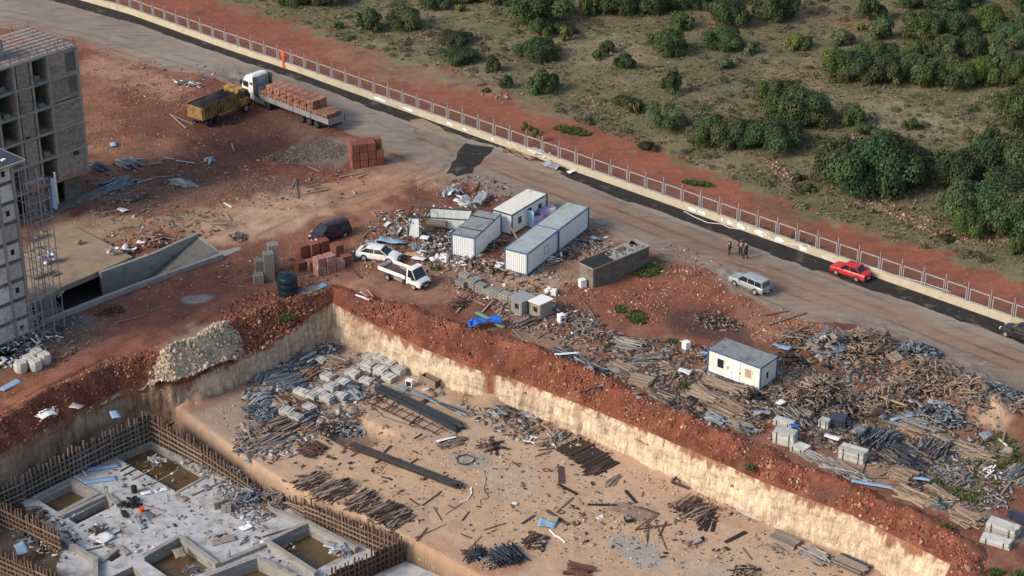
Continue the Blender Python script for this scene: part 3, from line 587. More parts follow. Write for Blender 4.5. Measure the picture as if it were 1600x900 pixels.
for k0 in range(0, len(gx_), 2000):
    e_ = slice(k0, k0 + 2000); D = (gx_[e_, None] - bk[None, :, 0]) ** 2 + (gy_[e_, None] - bk[None, :, 1]) ** 2; j = D.argmin(1); dm = D[np.arange(len(j)), j]
    hb[e_] = np.where(dm < .2, np.maximum(bk[j, 2], -9), hb[e_]); okh[e_] = ~(inh[e_] & (dm > .1))
hq = heapz(gx_, gy_); hz = hb + hq; Fh = Fh[(hq[Fh] > -.38).any(1) & okh[Fh].all(1)]
Vh, Fh, Ch = compact(np.stack([gx_, gy_, hz], 1), Fh, np.array((.47, .385, .28))[None] * (1 + .9 * fbm(gx_, gy_, .8, 5))[:, None])
tag(link('pale_spoil_heap', npmesh('pale_spoil_heap', Vh, Fh, M['floor'], Ch, True)), kind='structure')
hp_ = Vh[RS.randint(0, len(Vh), 5200)] + RS.uniform(-.08, .08, (5200, 3)) * np.array((1, 1, 0)); hp_ = hp_[heapz(hp_[:, 0], hp_[:, 1]) > .0]; n_ = len(hp_)
hp_[:, 2] += .05; rocks('pale_rubble', hp_, (.06 + .34 * RS.beta(1, 5, n_)), rockcols(n_, [(.48, .40, .30), (.40, .32, .24), (.33, .26, .20), (.56, .50, .42)], [4, 3, 2, 1.2]), 'pale cream broken stone spread over the spoil heap left of the pit corner')
rubble('red_rubble_heap', 'red stones heaped on the pit edge beside the dark tank', [(400, 480, 60, 20, -15, 900), (440, 495, 60, 18, -10, 700), (385, 520, 40, 18, -30, 500)], RCOL, [4, 6, .6, 2, .2], .24)
rubble('grey_gravel_heap', 'low grey gravel heap behind the tall brick cube stack', [(495, 240, 46, 18, -5, 1400), (440, 255, 30, 12, 0, 400)], [(.17, .145, .12), (.23, .20, .17), (.14, .09, .07)], [3, 1.5, 2], .14)
rubble('yard_stones', 'scattered stones over the red yard by the unfinished building', [(200, 120, 90, 40, 20, 700), (170, 180, 50, 60, 0, 600), (260, 200, 110, 60, 10, 600), (230, 330, 120, 40, -10, 300), (330, 290, 90, 30, -10, 350), (400, 300, 60, 25, 0, 350)],
       [(.30, .19, .13), (.42, .32, .25), (.22, .09, .06)], [3, .9, 4], .13)
rubble('road_edge_stones', 'small stones along the rough lower verge of the road', [(1060, 440, 70, 26, 10, 420), (1000, 480, 50, 28, 0, 420), (1075, 425, 22, 6, 0, 120), (1180, 490, 90, 22, 15, 300), (1080, 400, 50, 12, 20, 200), (900, 460, 40, 20, 0, 300), (1080, 560, 70, 30, 0, 500), (1230, 520, 60, 20, 0, 400)],
       [(.32, .20, .14), (.25, .10, .065), (.45, .36, .28)], [3, 4, .8], .19)
rubble('yard_crumbs', 'small stones and crumbs around the parked white vehicles and cabins', [(620, 400, 90, 50, 0, 500), (760, 440, 90, 34, 5, 700), (880, 400, 60, 34, 10, 350), (700, 300, 60, 24, 0, 250), (150, 620, 170, 40, -28, 500), (200, 480, 140, 30, -30, 400), (470, 400, 120, 40, -10, 350)],
       [(.34, .22, .15), (.22, .10, .065), (.42, .36, .30)], [3, 3, .6], .13)
rubble('pit_wall_foot_stones', 'fallen stones and crumbs along the foot of the cream cut wall', [(770, 635, 60, 14, 18, 350), (900, 690, 70, 14, 20, 200), (1080, 775, 110, 9, 22, 250), (620, 580, 80, 8, 22, 120), (1250, 852, 80, 8, 22, 120)],
       [(.50, .38, .26), (.24, .11, .07), (.33, .22, .15)], [3, 2, 2], .18, z=FZ)
rubble('pit_floor_crumbs', 'small clods and chips scattered across the sandy pit floor', [(830, 780, 260, 90, 15, 900), (640, 690, 180, 60, 20, 500), (1050, 850, 200, 50, 10, 500), (450, 640, 120, 60, -10, 900)],
       [(.42, .30, .20), (.2, .14, .10), (.58, .48, .36), (.12, .10, .09)], [3, 2, 1, 1.2], .12, z=FZ)
rubble('collapsed_stone_wall', 'tumbled dry stone wall between the red track and the scrub', [(1225, 272, 50, 7, 38, 320), (1430, 345, 80, 10, 24, 700), (1540, 372, 60, 9, 5, 300), (1350, 318, 40, 5, 0, 120), (940, 165, 60, 7, 20, 140), (680, 62, 40, 8, 15, 160), (560, 38, 20, 8, 0, 60)],
       [(.30, .20, .14), (.22, .10, .065), (.42, .36, .30), (.13, .10, .08)], [3, 3, .7, 3], .30)
rubble('field_stones', 'pale limestone lumps scattered through the scrubland', [(900, 130, 260, 60, 5, 300), (1300, 180, 280, 70, 5, 350), (650, 60, 180, 40, 15, 200), (1300, 40, 250, 40, 0, 200)], [(.34, .30, .25), (.24, .18, .13)], [1, 3], .18)
# ------------------------------------------------------------------ dry grass and low scrub of the field (one ground cover)
def tuft(nb=7):
    V = []; Fc = []
    for i in range(nb):
        a = i * 2.4; r = .25 + .5 * ((i * 37) % 10) / 10; h = .45 + .5 * ((i * 53) % 10) / 10; w_ = .16
        bx, by = math.cos(a) * .12, math.sin(a) * .12; tx, ty = math.cos(a) * r, math.sin(a) * r; k = len(V)
        V += [(bx - w_ * math.sin(a), by + w_ * math.cos(a), 0), (bx + w_ * math.sin(a), by - w_ * math.cos(a), 0), (tx, ty, h)]; Fc.append((k, k + 1, k + 2))
    return np.array(V), np.array(Fc)
TV, TF = tuft()
def groundcover(name, label, n, x0, x1, dens, size, cols, wts):
    px = RS.uniform(x0, x1, n); py = RS.uniform(-45, 470, n)
    fi = np.interp(px, [p[0] for p in FIELDL], [p[1] for p in FIELDL]); P = np.array([W(a, b)[:2] for a, b in zip(px, py)])
    nz = fbm(P[:, 0], P[:, 1], 3.0, 4); k = (py < fi + 22 * nz - 3) & (RS.rand(n) < np.clip(dens + 2.6 * nz, .05, 1)); P = P[k]; px, py = px[k], py[k]
    m = len(P); Z = Zg(P[:, 0], P[:, 1]); c = rockcols(m, cols, wts, .35); s = size * RS.uniform(.5, 1.5, m)
    rot = np.stack([RS.uniform(-.25, .25, m), RS.uniform(-.25, .25, m), RS.rand(m) * 6.28], 1); s3 = np.stack([s, s, s * RS.uniform(.5, 1.0, m)], 1)
    return tag(link(name, instances(name, TV, TF, np.column_stack([P, Z - .02]), rot, s3, M['grass'], c)), label, 'ground cover', kind='stuff')
groundcover('dry_grass', 'dry straw coloured grass covering the open scrubland', 95000, 300, 1720, .62, .29, [(.27, .225, .135), (.22, .185, .11), (.18, .14, .085), (.13, .14, .06)], [3, 3, 2, 2.4])
groundcover('low_scrub', 'low brown and olive thorny scrub between the bushes', 9000, 400, 1720, .32, .62, [(.17, .14, .09), (.11, .12, .06), (.20, .14, .10)], [3, 2, 2])
# small grey-green cushions of scrub, too many to count
n = 2600; px = RS.uniform(380, 1700, n); py = RS.uniform(-40, 440, n); fi = np.interp(px, [p[0] for p in FIELDL], [p[1] for p in FIELDL]); Pc = np.array([W(a, b)[:2] for a, b in zip(px, py)])
k = (py < fi - 2) & (fbm(Pc[:, 0], Pc[:, 1], 9, 3) + RS.uniform(-.15, .15, n) > .0); Pc = Pc[k]; n = len(Pc)
rs = np.random.RandomState(3); nq = 90; d = rs.normal(size=(nq, 3)); d /= np.linalg.norm(d, axis=1)[:, None]; d[:, 2] = abs(d[:, 2]); cc = d * rs.uniform(.6, 1.05, (nq, 1)) * np.array((1, 1, .8)); nn = d + rs.normal(size=(nq, 3)) * .4
a_ = np.cross(nn, rs.normal(size=(nq, 3))); a_ /= np.linalg.norm(a_, axis=1)[:, None]; b_ = np.cross(nn, a_); b_ /= np.linalg.norm(b_, axis=1)[:, None]
tvv = np.stack([cc - a_ * .16, cc - b_ * .12, cc + a_ * .16, cc + b_ * .12], 1).reshape(-1, 3); s1 = .25 + .9 * RS.beta(1.2, 3, n)
tag(link('scrub_cushions', instances('scrub_cushions', tvv, np.arange(nq * 4).reshape(-1, 4), np.column_stack([Pc, Zg(Pc[:, 0], Pc[:, 1])]), np.stack([0 * s1, 0 * s1, RS.rand(n) * 6.28], 1), np.stack([s1 * RS.uniform(.8, 1.5, n), s1, s1 * RS.uniform(.6, 1, n)], 1), M['grass'],
    rockcols(n, [(.075, .095, .045), (.12, .125, .075), (.10, .09, .055), (.15, .12, .09), (.16, .17, .11)], [3, 3, 3, 2, 1], .25))), 'small grey-green and brown cushion plants dotting the scrubland', 'ground cover', kind='stuff')
# weeds along the banks
P = np.concatenate([blobpts(450, 495, 16, 7, 0, 60), blobpts(424, 520, 8, 4, 0, 30), blobpts(970, 487, 10, 5, 0, 60), blobpts(995, 498, 17, 9, 10, 160), blobpts(1010, 425, 24, 12, 0, 200), blobpts(945, 645, 8, 6, 0, 30), blobpts(1245, 770, 8, 5, 0, 40), blobpts(1172, 727, 7, 4, 0, 40),
    blobpts(1462, 757, 9, 6, 0, 50), blobpts(1555, 895, 12, 6, 0, 60), blobpts(1590, 900, 10, 8, 0, 40), blobpts(220, 603, 6, 4, 0, 50), blobpts(1480, 830, 12, 5, 0, 30), blobpts(680, 421, 9, 4, 0, 50), blobpts(1070, 605, 9, 5, 0, 60), blobpts(1050, 533, 10, 5, 0, 30), blobpts(895, 206, 30, 6, 8, 220), blobpts(1090, 288, 26, 4, 8, 140),
    blobpts(830, 203, 8, 3, 0, 20), blobpts(1440, 735, 60, 30, 20, 120), blobpts(1560, 720, 40, 40, 0, 130), blobpts(1230, 372, 60, 5, 18, 90), blobpts(1500, 775, 50, 9, 10, 120)])
P[:, 2] = np.maximum(P[:, 2], -.3); m = len(P)
tag(link('weeds', instances('weeds', TV, TF, P, np.stack([0 * P[:, 0], 0 * P[:, 0], RS.rand(m) * 6.28], 1), RS.uniform(.2, .5, m), M['grass'], rockcols(m, [(.07, .12, .03), (.09, .13, .04), (.12, .12, .05)], [3, 2, 2]))), 'green weeds sprouting on the banks and verges', 'weeds', kind='stuff')
# ================================================================== bushes
def crown(seed, nleaf, leaf, lobes=9, flat=.8):
    rs = np.random.RandomState(seed); Vs = []; Cs = []
    L_ = [(0, 0, .42, .50)]
    for i in range(lobes):
        a = rs.rand() * 6.28; r = rs.uniform(.3, .78); L_.append((r * math.cos(a), r * math.sin(a), rs.uniform(.15, .66) * (1.15 - r * .6), rs.uniform(.20, .36)))
    for li, (lx, ly, lz, lr) in enumerate(L_):
        nl = int(nleaf * lr * lr / sum(q[3] ** 2 for q in L_)); d = rs.normal(size=(nl, 3)); d /= np.linalg.norm(d, axis=1)[:, None]
        d[:, 2] = np.where(d[:, 2] < -.35, -d[:, 2], d[:, 2])
        r = lr * rs.uniform(.72, 1.06, nl) * (1 + .12 * np.sin(d[:, 0] * 9 + li) * np.cos(d[:, 1] * 8)); c = np.array((lx, ly, lz)) + d * r[:, None] * np.array((1, 1, .85))
        c[:, 2] *= flat / .8
        nn = d + rs.normal(size=(nl, 3)) * .38; nn /= np.linalg.norm(nn, axis=1)[:, None]
        nn[:, 2] += .25; nn /= np.linalg.norm(nn, axis=1)[:, None]; up = rs.normal(size=(nl, 3)); a = np.cross(nn, up); a /= np.linalg.norm(a, axis=1)[:, None] + 1e-9; b = np.cross(nn, a)
        s = (leaf * rs.uniform(.7, 1.5, nl))[:, None]
        q = np.stack([c - a * s * .6, c - b * s * .45, c + a * s * .6, c + b * s * .45], 1); Vs.append(q.reshape(-1, 3))
        tint = rs.uniform(.62, 1.3); hue = rs.uniform(-.012, .022)
        col = np.array((.050 + hue, .080, .027))[None] * tint * rs.uniform(.65, 1.4, (nl, 1)); Cs.append(np.repeat(col, 4, 0))
    V = np.concatenate(Vs); V[:, 2] = np.maximum(V[:, 2], .0); C = np.concatenate(Cs); nq = len(V) // 4
    return npmesh('crown', V, np.arange(nq * 4).reshape(-1, 4), M['leaf'], C)
SM = [crown(10 + i, 5200, .072, 14) for i in range(5)]; BG = [crown(40 + i, 15000, .042, 26, .75) for i in range(4)]; TINY = [crown(70 + i, 700, .20, 5) for i in range(3)]
def trunkmesh():
    b = MB(); b.tube([(0, 0, -.15), (.02, 0, .2), (.0, .04, .45)], [.07, .05, .03], 6)
    for a in range(5): t = a * 1.26; b.tube([(0, 0, .1 + .03 * a), (.2 * math.cos(t), .2 * math.sin(t), .32), (.42 * math.cos(t), .42 * math.sin(t), .5)], [.04, .026, .012], 5)
    return b.mesh('trunk', 'bark')
TRK = trunkmesh()
TONE = {'d': (.80, .84, .95), 'g': (1., 1., 1.), 'b': (1.30, 1.35, 1.0), 'p': (1.45, 1.38, 1.75), 'y': (1.75, 1.5, 1.05), 'k': (.85, .68, .85)}
TW = {'d': 'dark green', 'g': 'mid green', 'b': 'bright green', 'p': 'pale grey-green', 'y': 'yellowish green', 'k': 'brownish'}
BUSH = [(465, 6, 60, 34, 'd'), (512, 8, 56, 34, 'd'), (578, 48, 40, 34, 'd'), (633, 46, 54, 34, 'g'), (712, 72, 50, 20, 'k'), (717, 102, 56, 22, 'd'), (768, 116, 26, 26, 'k'), (527, 44, 17, 12, 'b'), (790, 142, 20, 20, 'd'), (680, 14, 52, 26, 'd'), (718, 20, 15, 12, 'y'),
    (790, 10, 62, 26, 'g'), (740, 4, 50, 18, 'd'), (845, 42, 88, 58, 'g'), (842, 60, 32, 28, 'b'), (882, 66, 20, 22, 'y'), (840, 96, 62, 32, 'd'), (846, 148, 42, 36, 'g'), (920, 26, 32, 40, 'b'), (960, 24, 64, 40, 'g'), (1010, 20, 62, 36, 'd'), (1052, 14, 60, 30, 'g'), (1100, 14, 50, 28, 'd'), (1065, 46, 42, 24, 'g'), (1044, 88, 56, 40, 'g'),
    (1142, 44, 60, 44, 'd'), (1132, 78, 54, 34, 'g'), (975, 108, 28, 24, 'd'), (933, 95, 15, 14, 'g'), (1049, 152, 32, 36, 'd'), (1053, 122, 15, 14, 'p'), (1041, 204, 52, 42, 'p'), (1174, 82, 24, 18, 'p'), (1130, 108, 28, 15, 'p'), (995, 182, 22, 20, 'k'), (880, 55, 40, 16, 'k'), (950, 84, 26, 18, 'k'), (980, 172, 40, 14, 'k'),
    (1110, 228, 62, 42, 'g'), (1150, 236, 70, 46, 'd'), (1205, 242, 80, 52, 'd'), (1180, 10, 60, 30, 'g'), (825, 4, 60, 26, 'g'), (1215, 36, 58, 60, 'g'), (1360, 36, 42, 40, 'g'), (1378, 62, 38, 36, 'p'), (1346, 48, 14, 12, 'y'), (1247, 76, 36, 24, 'y'), (1315, 70, 36, 24, 'p'), (1430, 14, 46, 24, 'd'), (1475, 16, 66, 36, 'd'), (1520, 10, 40, 20, 'd'),
    (1445, 64, 60, 50, 'g'), (1476, 92, 46, 40, 'p'), (1500, 56, 60, 36, 'd'), (1430, 92, 32, 30, 'b'), (1520, 88, 46, 42, 'd'), (1552, 52, 52, 44, 'b'), (1575, 76, 50, 40, 'p'), (1592, 14, 30, 24, 'g'), (1600, 60, 36, 34, 'g'),
    (1312, 124, 54, 46, 'b'), (1345, 132, 64, 50, 'd'), (1370, 108, 60, 44, 'g'), (1395, 134, 44, 36, 'g'), (1425, 130, 50, 46, 'p'), (1452, 138, 44, 42, 'g'), (1490, 138, 62, 50, 'g'), (1535, 136, 46, 48, 'y'), (1562, 110, 44, 44, 'p'), (1592, 138, 54, 56, 'g'),
    (1210, 168, 52, 42, 'g'), (1250, 200, 92, 60, 'g'), (1336, 198, 38, 32, 'g'), (1350, 214, 34, 18, 'p'), (1425, 206, 24, 18, 'd'), (1222, 222, 50, 30, 'd'), (1590, 206, 68, 70, 'g'), (1551, 222, 26, 26, 'd'), (1470, 250, 22, 16, 'b'), (1380, 222, 36, 12, 'p'),
    (1320, 296, 90, 74, 'd'), (1368, 310, 120, 92, 'd'), (1420, 290, 84, 62, 'd'), (1368, 240, 24, 14, 'b'), (1500, 300, 70, 60, 'd'), (1545, 290, 100, 66, 'd'), (1590, 290, 90, 80, 'd'), (1500, 350, 60, 66, 'p'), (1516, 372, 50, 50, 'b'), (1550, 362, 100, 80, 'd'), (1600, 380, 90, 80, 'd'), (1580, 340, 90, 70, 'd'), (1590, 398, 30, 30, 'g'),
    (1480, 378, 26, 10, 'k'), (1215, 170, 16, 10, 'k'), (1246, 284, 20, 12, 'k'), (1262, 300, 26, 12, 'g'), (920, 196, 18, 8, 'k'), (1010, 236, 30, 10, 'k'), (760, 148, 14, 6, 'k')]
NEAR = [(0, 0, 'at the upper left'), (560, 0, 'left above the track'), (760, 0, 'left of the scrub middle'), (950, 0, 'in mid scrub'), (1160, 0, 'right of mid scrub'), (1400, 0, 'in the right thicket')]
used = {}
for i, (bx, by, bw, bh, tn) in enumerate(BUSH):
    base = W(bx, by + 0); s = float(F_PX / ((base.y * CP + CAM_H * SP))); R0 = bw / s / 2; h = bh / (s * .95) * .95
    big = bw > 70; size = 'large' if bw > 70 else 'medium sized' if bw > 38 else 'small' if bw > 22 else 'tiny'
    row = 'top row' if by < 30 else 'upper row' if by < 110 else 'middle row' if by < 190 else 'lower row'
    mesh = (BG if bw > 44 else SM if bw > 24 else TINY)[i % (4 if bw > 44 else 5 if bw > 24 else 3)]
    where = [q[2] for q in NEAR if bx >= q[0]][-1]
    lab = f'{size} {TW[tn]} bush {where}, {row}'
    nm = 'bush' if not big else 'tree'
    base.z = float(Zg(np.array([base.x]), np.array([base.y]))[0]); base.y += R0 * .55
    t = thing('evergreen_' + nm, lab, nm, base, RS.rand() * 6.28, 'evergreen bushes in the scrubland')
    used.setdefault(lab, []).append(t)
    c = link('crown', mesh, t); c.scale = (R0 * 1.32, R0 * 1.22, max(h, R0 * .8) * 1.2); c.color = (*TONE[tn], 1)
    c2_ = link('trunk', TRK, t); c2_.scale = (R0, R0, max(h, R0))
ORD = 'first second third fourth fifth sixth seventh eighth ninth tenth eleventh twelfth thirteenth fourteenth fifteenth sixteenth seventeenth eighteenth nineteenth twentieth twenty-first'.split()
for lab, ts in used.items():
    if len(ts) > 1:
        ts.sort(key=lambda o: PX(o.location.x, o.location.y)[0])
        for k, t in enumerate(ts): t['label'] = lab + f', {ORD[k]} from left'
# ================================================================== fence and boundary wall along the road
U = Vector((.740, -.672, 0)); VV = Vector((.672, .740, 0)); ANG_U = math.atan2(U.y, U.x); ANG_V = math.atan2(VV.y, VV.x)
fl = resample([(v.x, v.y) for v in fencew], .5); dist = np.concatenate([[0], np.cumsum(np.linalg.norm(np.diff(fl, axis=0), axis=1))])
def along(d): return np.array([np.interp(d, dist, fl[:, 0]), np.interp(d, dist, fl[:, 1])])
wall = thing('boundary_wall', 'low cream concrete wall running along the far side of the road under the fence', 'wall', W(800, 233))
fence = thing('fence', 'grey steel panel fence with spiked posts standing on the low cream wall', 'fence', W(800, 233) + Vector((0, 0, .9)))
D0 = 2.0; NB = int((dist[-1] - 6) // 2.52)
seg = MB(); seg.bx(.006, 2.514, -.13, .13, -.4, .88); seg = seg.mesh('wall_segment', 'cream')
fr = MB()
for a in (.20, 2.30): fr.bx(a, a + .08, -.03, .03, .02, 1.42)
fr.bx(.29, 2.30, -.032, .032, 1.32, 1.42); fr.bx(.29, 2.30, -.032, .032, .04, .11); fr = fr.mesh('panel_frame', 'galv')
wi = MB()
for k in range(1, 25): wi.bx(.29 + k * .08 - .0025, .29 + k * .08 + .0025, -.0025, .0025, .11, 1.32)
for k in range(1, 8): wi.bx(.29, 2.30, .005, .011, .11 + k * .15, .115 + k * .15)
wi = wi.mesh('mesh_panel', 'wire')
po = MB(); po.bx(-.03, .03, -.03, .03, -.2, 2.05); po.bx(-.028, .028, -.02, .02, 2.05, 2.08); po.bx(-.06, .06, -.06, .06, 0, .015); po = po.mesh('post', 'galv')
for i in range(NB):
    a = along(D0 + i * 2.52); b = along(D0 + (i + 1) * 2.52); rz = math.atan2(b[1] - a[1], b[0] - a[0])
    for par, me, nm, z in ((wall, seg, 'wall_segment', 0), (fence, fr, 'panel_frame', 0), (fence, wi, 'mesh_panel', 0), (fence, po, 'post', 0)):
        o = link(nm, me, par); o.location = Vector((a[0], a[1], .9 if par == fence else 0)) - Vector(par.location); o.rotation_euler = (0, random.uniform(-.008, .008) if par == fence else 0, rz)
def wallpt(px):   # a point on the near face of the wall below pixel column px
    d = [(PX(p[0], p[1])[0] - px) ** 2 for p in fl]; k = int(np.argmin(d)); a = fl[k]; b = fl[min(k + 1, len(fl) - 1)]; t = (b - a) / np.linalg.norm(b - a)
    n = np.array((t[1], -t[0])); n = n if n[1] < 0 else -n
    return a + n * .137, math.atan2(t[1], t[0])
for cx, wd, hh in [(1083, 1.0, .42), (1091, .4, .3), (1099, .6, .38), (1126, .25, .25), (1138, .6, .42), (1144, .22, .36), (1148, .22, .36), (1156, 1.0, .5), (1161, .3, .3), (1168, .35, .4), (1172, .3, .4), (1186, 1.5, .55), (1193, .8, .3), (1219, 1.3, .5), (1255, .9, .55), (592, 2.0, .35), (640, 2.0, .3), (705, 1.0, .35), (725, .8, .3), (772, .35, .35)]:
    p, rz = wallpt(cx); b = MB(); k = 11; ph = random.random() * 6
    pts = [(math.cos(t / k * 6.283) * wd / 2 * (1 + .22 * math.sin(t * 2.7 + ph)), math.sin(t / k * 6.283) * hh / 2 * (1 + .3 * math.sin(t * 1.9 + ph))) for t in range(k)]
    vs = [(x, -.004, y) for x, y in pts] + [(x, .004, y) for x, y in pts]
    b.add(vs, [tuple(range(k)), tuple(range(2 * k - 1, k - 1, -1))] + [(i, k + i, k + (i + 1) % k, (i + 1) % k) for i in range(k)])
    o = b.build('painted_patch', 'wpatch', wall); o.location = Vector((p[0], p[1], .45)) - Vector(wall.location); o.rotation_euler = (0, random.uniform(-.15, .15), rz)
# white hose hung on the wall
hp = [W(*p, z) for p, z in [((1068, 330), .05), ((1085, 339), .06), ((1105, 348), .05), ((1128, 350), .08), ((1140, 356), .06), ((1160, 359), .05), ((1190, 362), .5), ((1212, 378), .9), ((1240, 382), .93), ((1262, 383), .95), ((1275, 392), .6), ((1290, 404), .2), ((1310, 413), .15), ((1345, 414), .93), ((1372, 421), .93), ((1400, 430), .9), ((1440, 441), .93), ((1500, 461), .93)]]
sm = [];
for i in range(len(hp) - 1):
    for k in range(4): sm.append(hp[i].lerp(hp[i + 1], k / 4))
tag(MB().tube(sm, .045, 5).build('hose', 'cloth'), 'long white hose lying along and over the low cream wall', 'hose')
# orange cloth over the fence
p, rz = wallpt(446); t = thing('orange_cloth', 'bright orange cloth hanging from the fence down over the wall beside the truck', 'cloth', (p[0], p[1], 0), rz)
b = MB(); n_ = 9
vs = []
for s in (-1, 1):
    for i in range(n_):
        z = 2.25 - i * .27; wd = .34 if i < 2 else .17 + .05 * math.sin(i); vs += [(-wd + .05 * math.sin(i * 2), -.10 + s * .025 - .03 * math.sin(i), z), (wd + .05 * math.sin(i * 2), -.10 + s * .025, z)]
fs = [(2 * i, 2 * i + 2, 2 * i + 3, 2 * i + 1) for i in range(n_ - 1)] + [(2 * n_ + 2 * i, 2 * n_ + 2 * i + 1, 2 * n_ + 2 * i + 3, 2 * n_ + 2 * i + 2) for i in range(n_ - 1)]
fs += [(2 * i, 2 * n_ + 2 * i, 2 * n_ + 2 * i + 2, 2 * i + 2) for i in range(n_ - 1)] + [(2 * i + 1, 2 * i + 3, 2 * n_ + 2 * i + 3, 2 * n_ + 2 * i + 1) for i in range(n_ - 1)]
b.add(vs, fs).build('drape', 'orange', t); MB().bx(-.33, .33, -.13, -.05, 2.2, 2.36).build('folded_top', 'orange', t)
# ================================================================== unfinished apartment block (upper left)
c0 = W(144, 304)
B = thing('apartment_block', 'unfinished concrete apartment block with open bays and rusty rebar on its roof', 'building', c0, ANG_V)
FLZ = [3.0 + 2.86 * i for i in range(6)]; XL = -17.0; YD = 8.6
BAYS = [(-3.9, -.35, 'w'), (-5.7, -4.0, 'o'), (-7.8, -6.25, 'w'), (-10.3, -8.4, 'o'), (-13.2, -10.6, 'w'), (-15.0, -13.6, 'o')]
slabm = MB(); slabm.bx(XL, .06, -.06, YD, -.12, .12)
slme = slabm.mesh('floor_slab', 'concrete')
for z in FLZ: o = link('floor_slab', slme, B); o.location.z = z
for i in range(5):
    z0, z1 = FLZ[i] + .12, FLZ[i + 1] - .12
    for (a, b_, k) in BAYS:
        if k == 'w': MB().bx(a, b_, .03 if i % 2 else .06, .30, z0, z1 - .0).build('block_wall', 'blockwork', B)
        else:
            MB().bx(a, b_, -.075, -.05, z1 - .02, z1 + .12).build('lintel', 'lintel' if i > 1 else 'concrete', B)
            MB().bx(a + .05, b_ - .05, 2.6, 2.75, z0, z1).build('inner_wall', 'dark', B)  # back of the bay coloured dark to paint in room shade
            MB().bx(b_ + .0, b_ + .1, .3, 2.7, z0, z1).build('inner_wall', 'blockwork', B); MB().bx(a - .1, a, .3, 2.7, z0, z1).build('inner_wall', 'blockwork', B)
    for a in (-.35, -4.0 + .0, -6.1, -8.25, -10.6, -13.4):
        MB().bx(a, a + (.35 if a == -.35 else .25), -.03, .33, z0, z1).build('column', 'concrete', B)
    MB().bx(-.25, -.0, .33, YD - .05, z0, z1).build('end_wall', 'blockwork', B); MB().bx(XL + .05, -.3, YD - .3, YD - .05, z0, z1).build('back_wall', 'blockwork', B)
MB().bx(XL, .09, -.09, -.0, 2.84, 3.14).build('edge_board', 'pink', B)
for a, b_ in ((-3.1, -1.0), (-8.2, -4.9), (-17, -10.5)): MB().bx(a, b_, .5, .8, -.3, 2.88).build('ground_wall', 'shed', B)
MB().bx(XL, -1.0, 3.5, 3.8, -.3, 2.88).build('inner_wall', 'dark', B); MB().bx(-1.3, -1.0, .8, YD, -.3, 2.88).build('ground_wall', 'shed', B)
MB().bx(-9, 1.4, -1.3, .5, -.2, .15).build('footing', 'concrete_dark', B)
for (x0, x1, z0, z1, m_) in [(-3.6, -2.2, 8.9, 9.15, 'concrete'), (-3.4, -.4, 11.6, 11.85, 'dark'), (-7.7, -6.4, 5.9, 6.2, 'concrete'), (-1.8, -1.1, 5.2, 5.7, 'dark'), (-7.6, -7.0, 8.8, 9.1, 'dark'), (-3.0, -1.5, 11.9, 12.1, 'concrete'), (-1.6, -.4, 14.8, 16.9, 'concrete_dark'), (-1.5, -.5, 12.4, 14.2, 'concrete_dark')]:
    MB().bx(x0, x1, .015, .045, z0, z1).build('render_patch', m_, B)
for i in range(26):
    x = random.uniform(-15, -.5); z = random.choice(FLZ[:5]) + random.uniform(.3, 2.4); MB().bx(x, x + .12, .0, .05, z, z + .12).build('form_tie_hole', 'black', B)
for i in range(1, 6):
    for x in (-5.2, -9.6): MB().bx(x, x + .7, .5 + .3 * (i % 2), 1.1, FLZ[i - 1] + .12, FLZ[i - 1] + .3 + .15 * (i % 3)).build('rubble_on_floor', 'deck', B)
# roof: edge boards, grid of starter bars, stair tower
rf = MB()
for k in range(9): rf.bx(XL, -.05, .15 + k * .93, .60 + k * .93, FLZ[5] + .12, FLZ[5] + .2)
tag(rf.build('formwork_board', 'concrete', B), kind='stuff')
MB().bx(XL + .1, -2.2, 4.2, YD - .2, FLZ[5] + .12, FLZ[5] + .135).build('roof_dirt', 'brickw', B)
rb = MB()
for k in range(17):
    x = -.3 - k * 1.0; rb.bar((x, .1, FLZ[5] + .30), (x + .3 * (k % 3 - 1), YD - .1, FLZ[5] + .50), .025)
for k in range(9): rb.bar((XL, .1 + k * .98, FLZ[5] + .325), (-.2, .1 + k * .98, FLZ[5] + .425), .025)
tag(rb.build('rebar_mat', 'rebar', B), kind='stuff')
for k in range(15):
    b = MB()
    for s in (0, .25): b.bar((-.2 - k * 1.15, .12 + s, FLZ[5]), (-.2 - k * 1.15, .12 + s, FLZ[5] + 1.0), .035)
    b.build('starter_bar', 'rebar', B)
for k in range(8): MB().bar((-.2 - k * 2.1, YD - .2, FLZ[5]), (-.2 - k * 2.1, YD - .2, FLZ[5] + .95), .04).build('starter_bar', 'rebar', B)
for k in range(22):
    x = -random.uniform(1, 15); y = random.uniform(1, YD - 1); MB().bar((x, y, FLZ[5]), (x + random.uniform(-.1, .1), y, FLZ[5] + .8), .035).build('starter_bar', 'rebar', B)
MB().bx(-9.0, -7.6, 2.2, 4.2, FLZ[5] + .1, FLZ[5] + 2.3).build('stair_tower', 'concrete', B); MB().bx(-9.1, -8.6, 2.0, 2.2, FLZ[5] + .1, FLZ[5] + 2.0).build('stair_board', 'white', B)
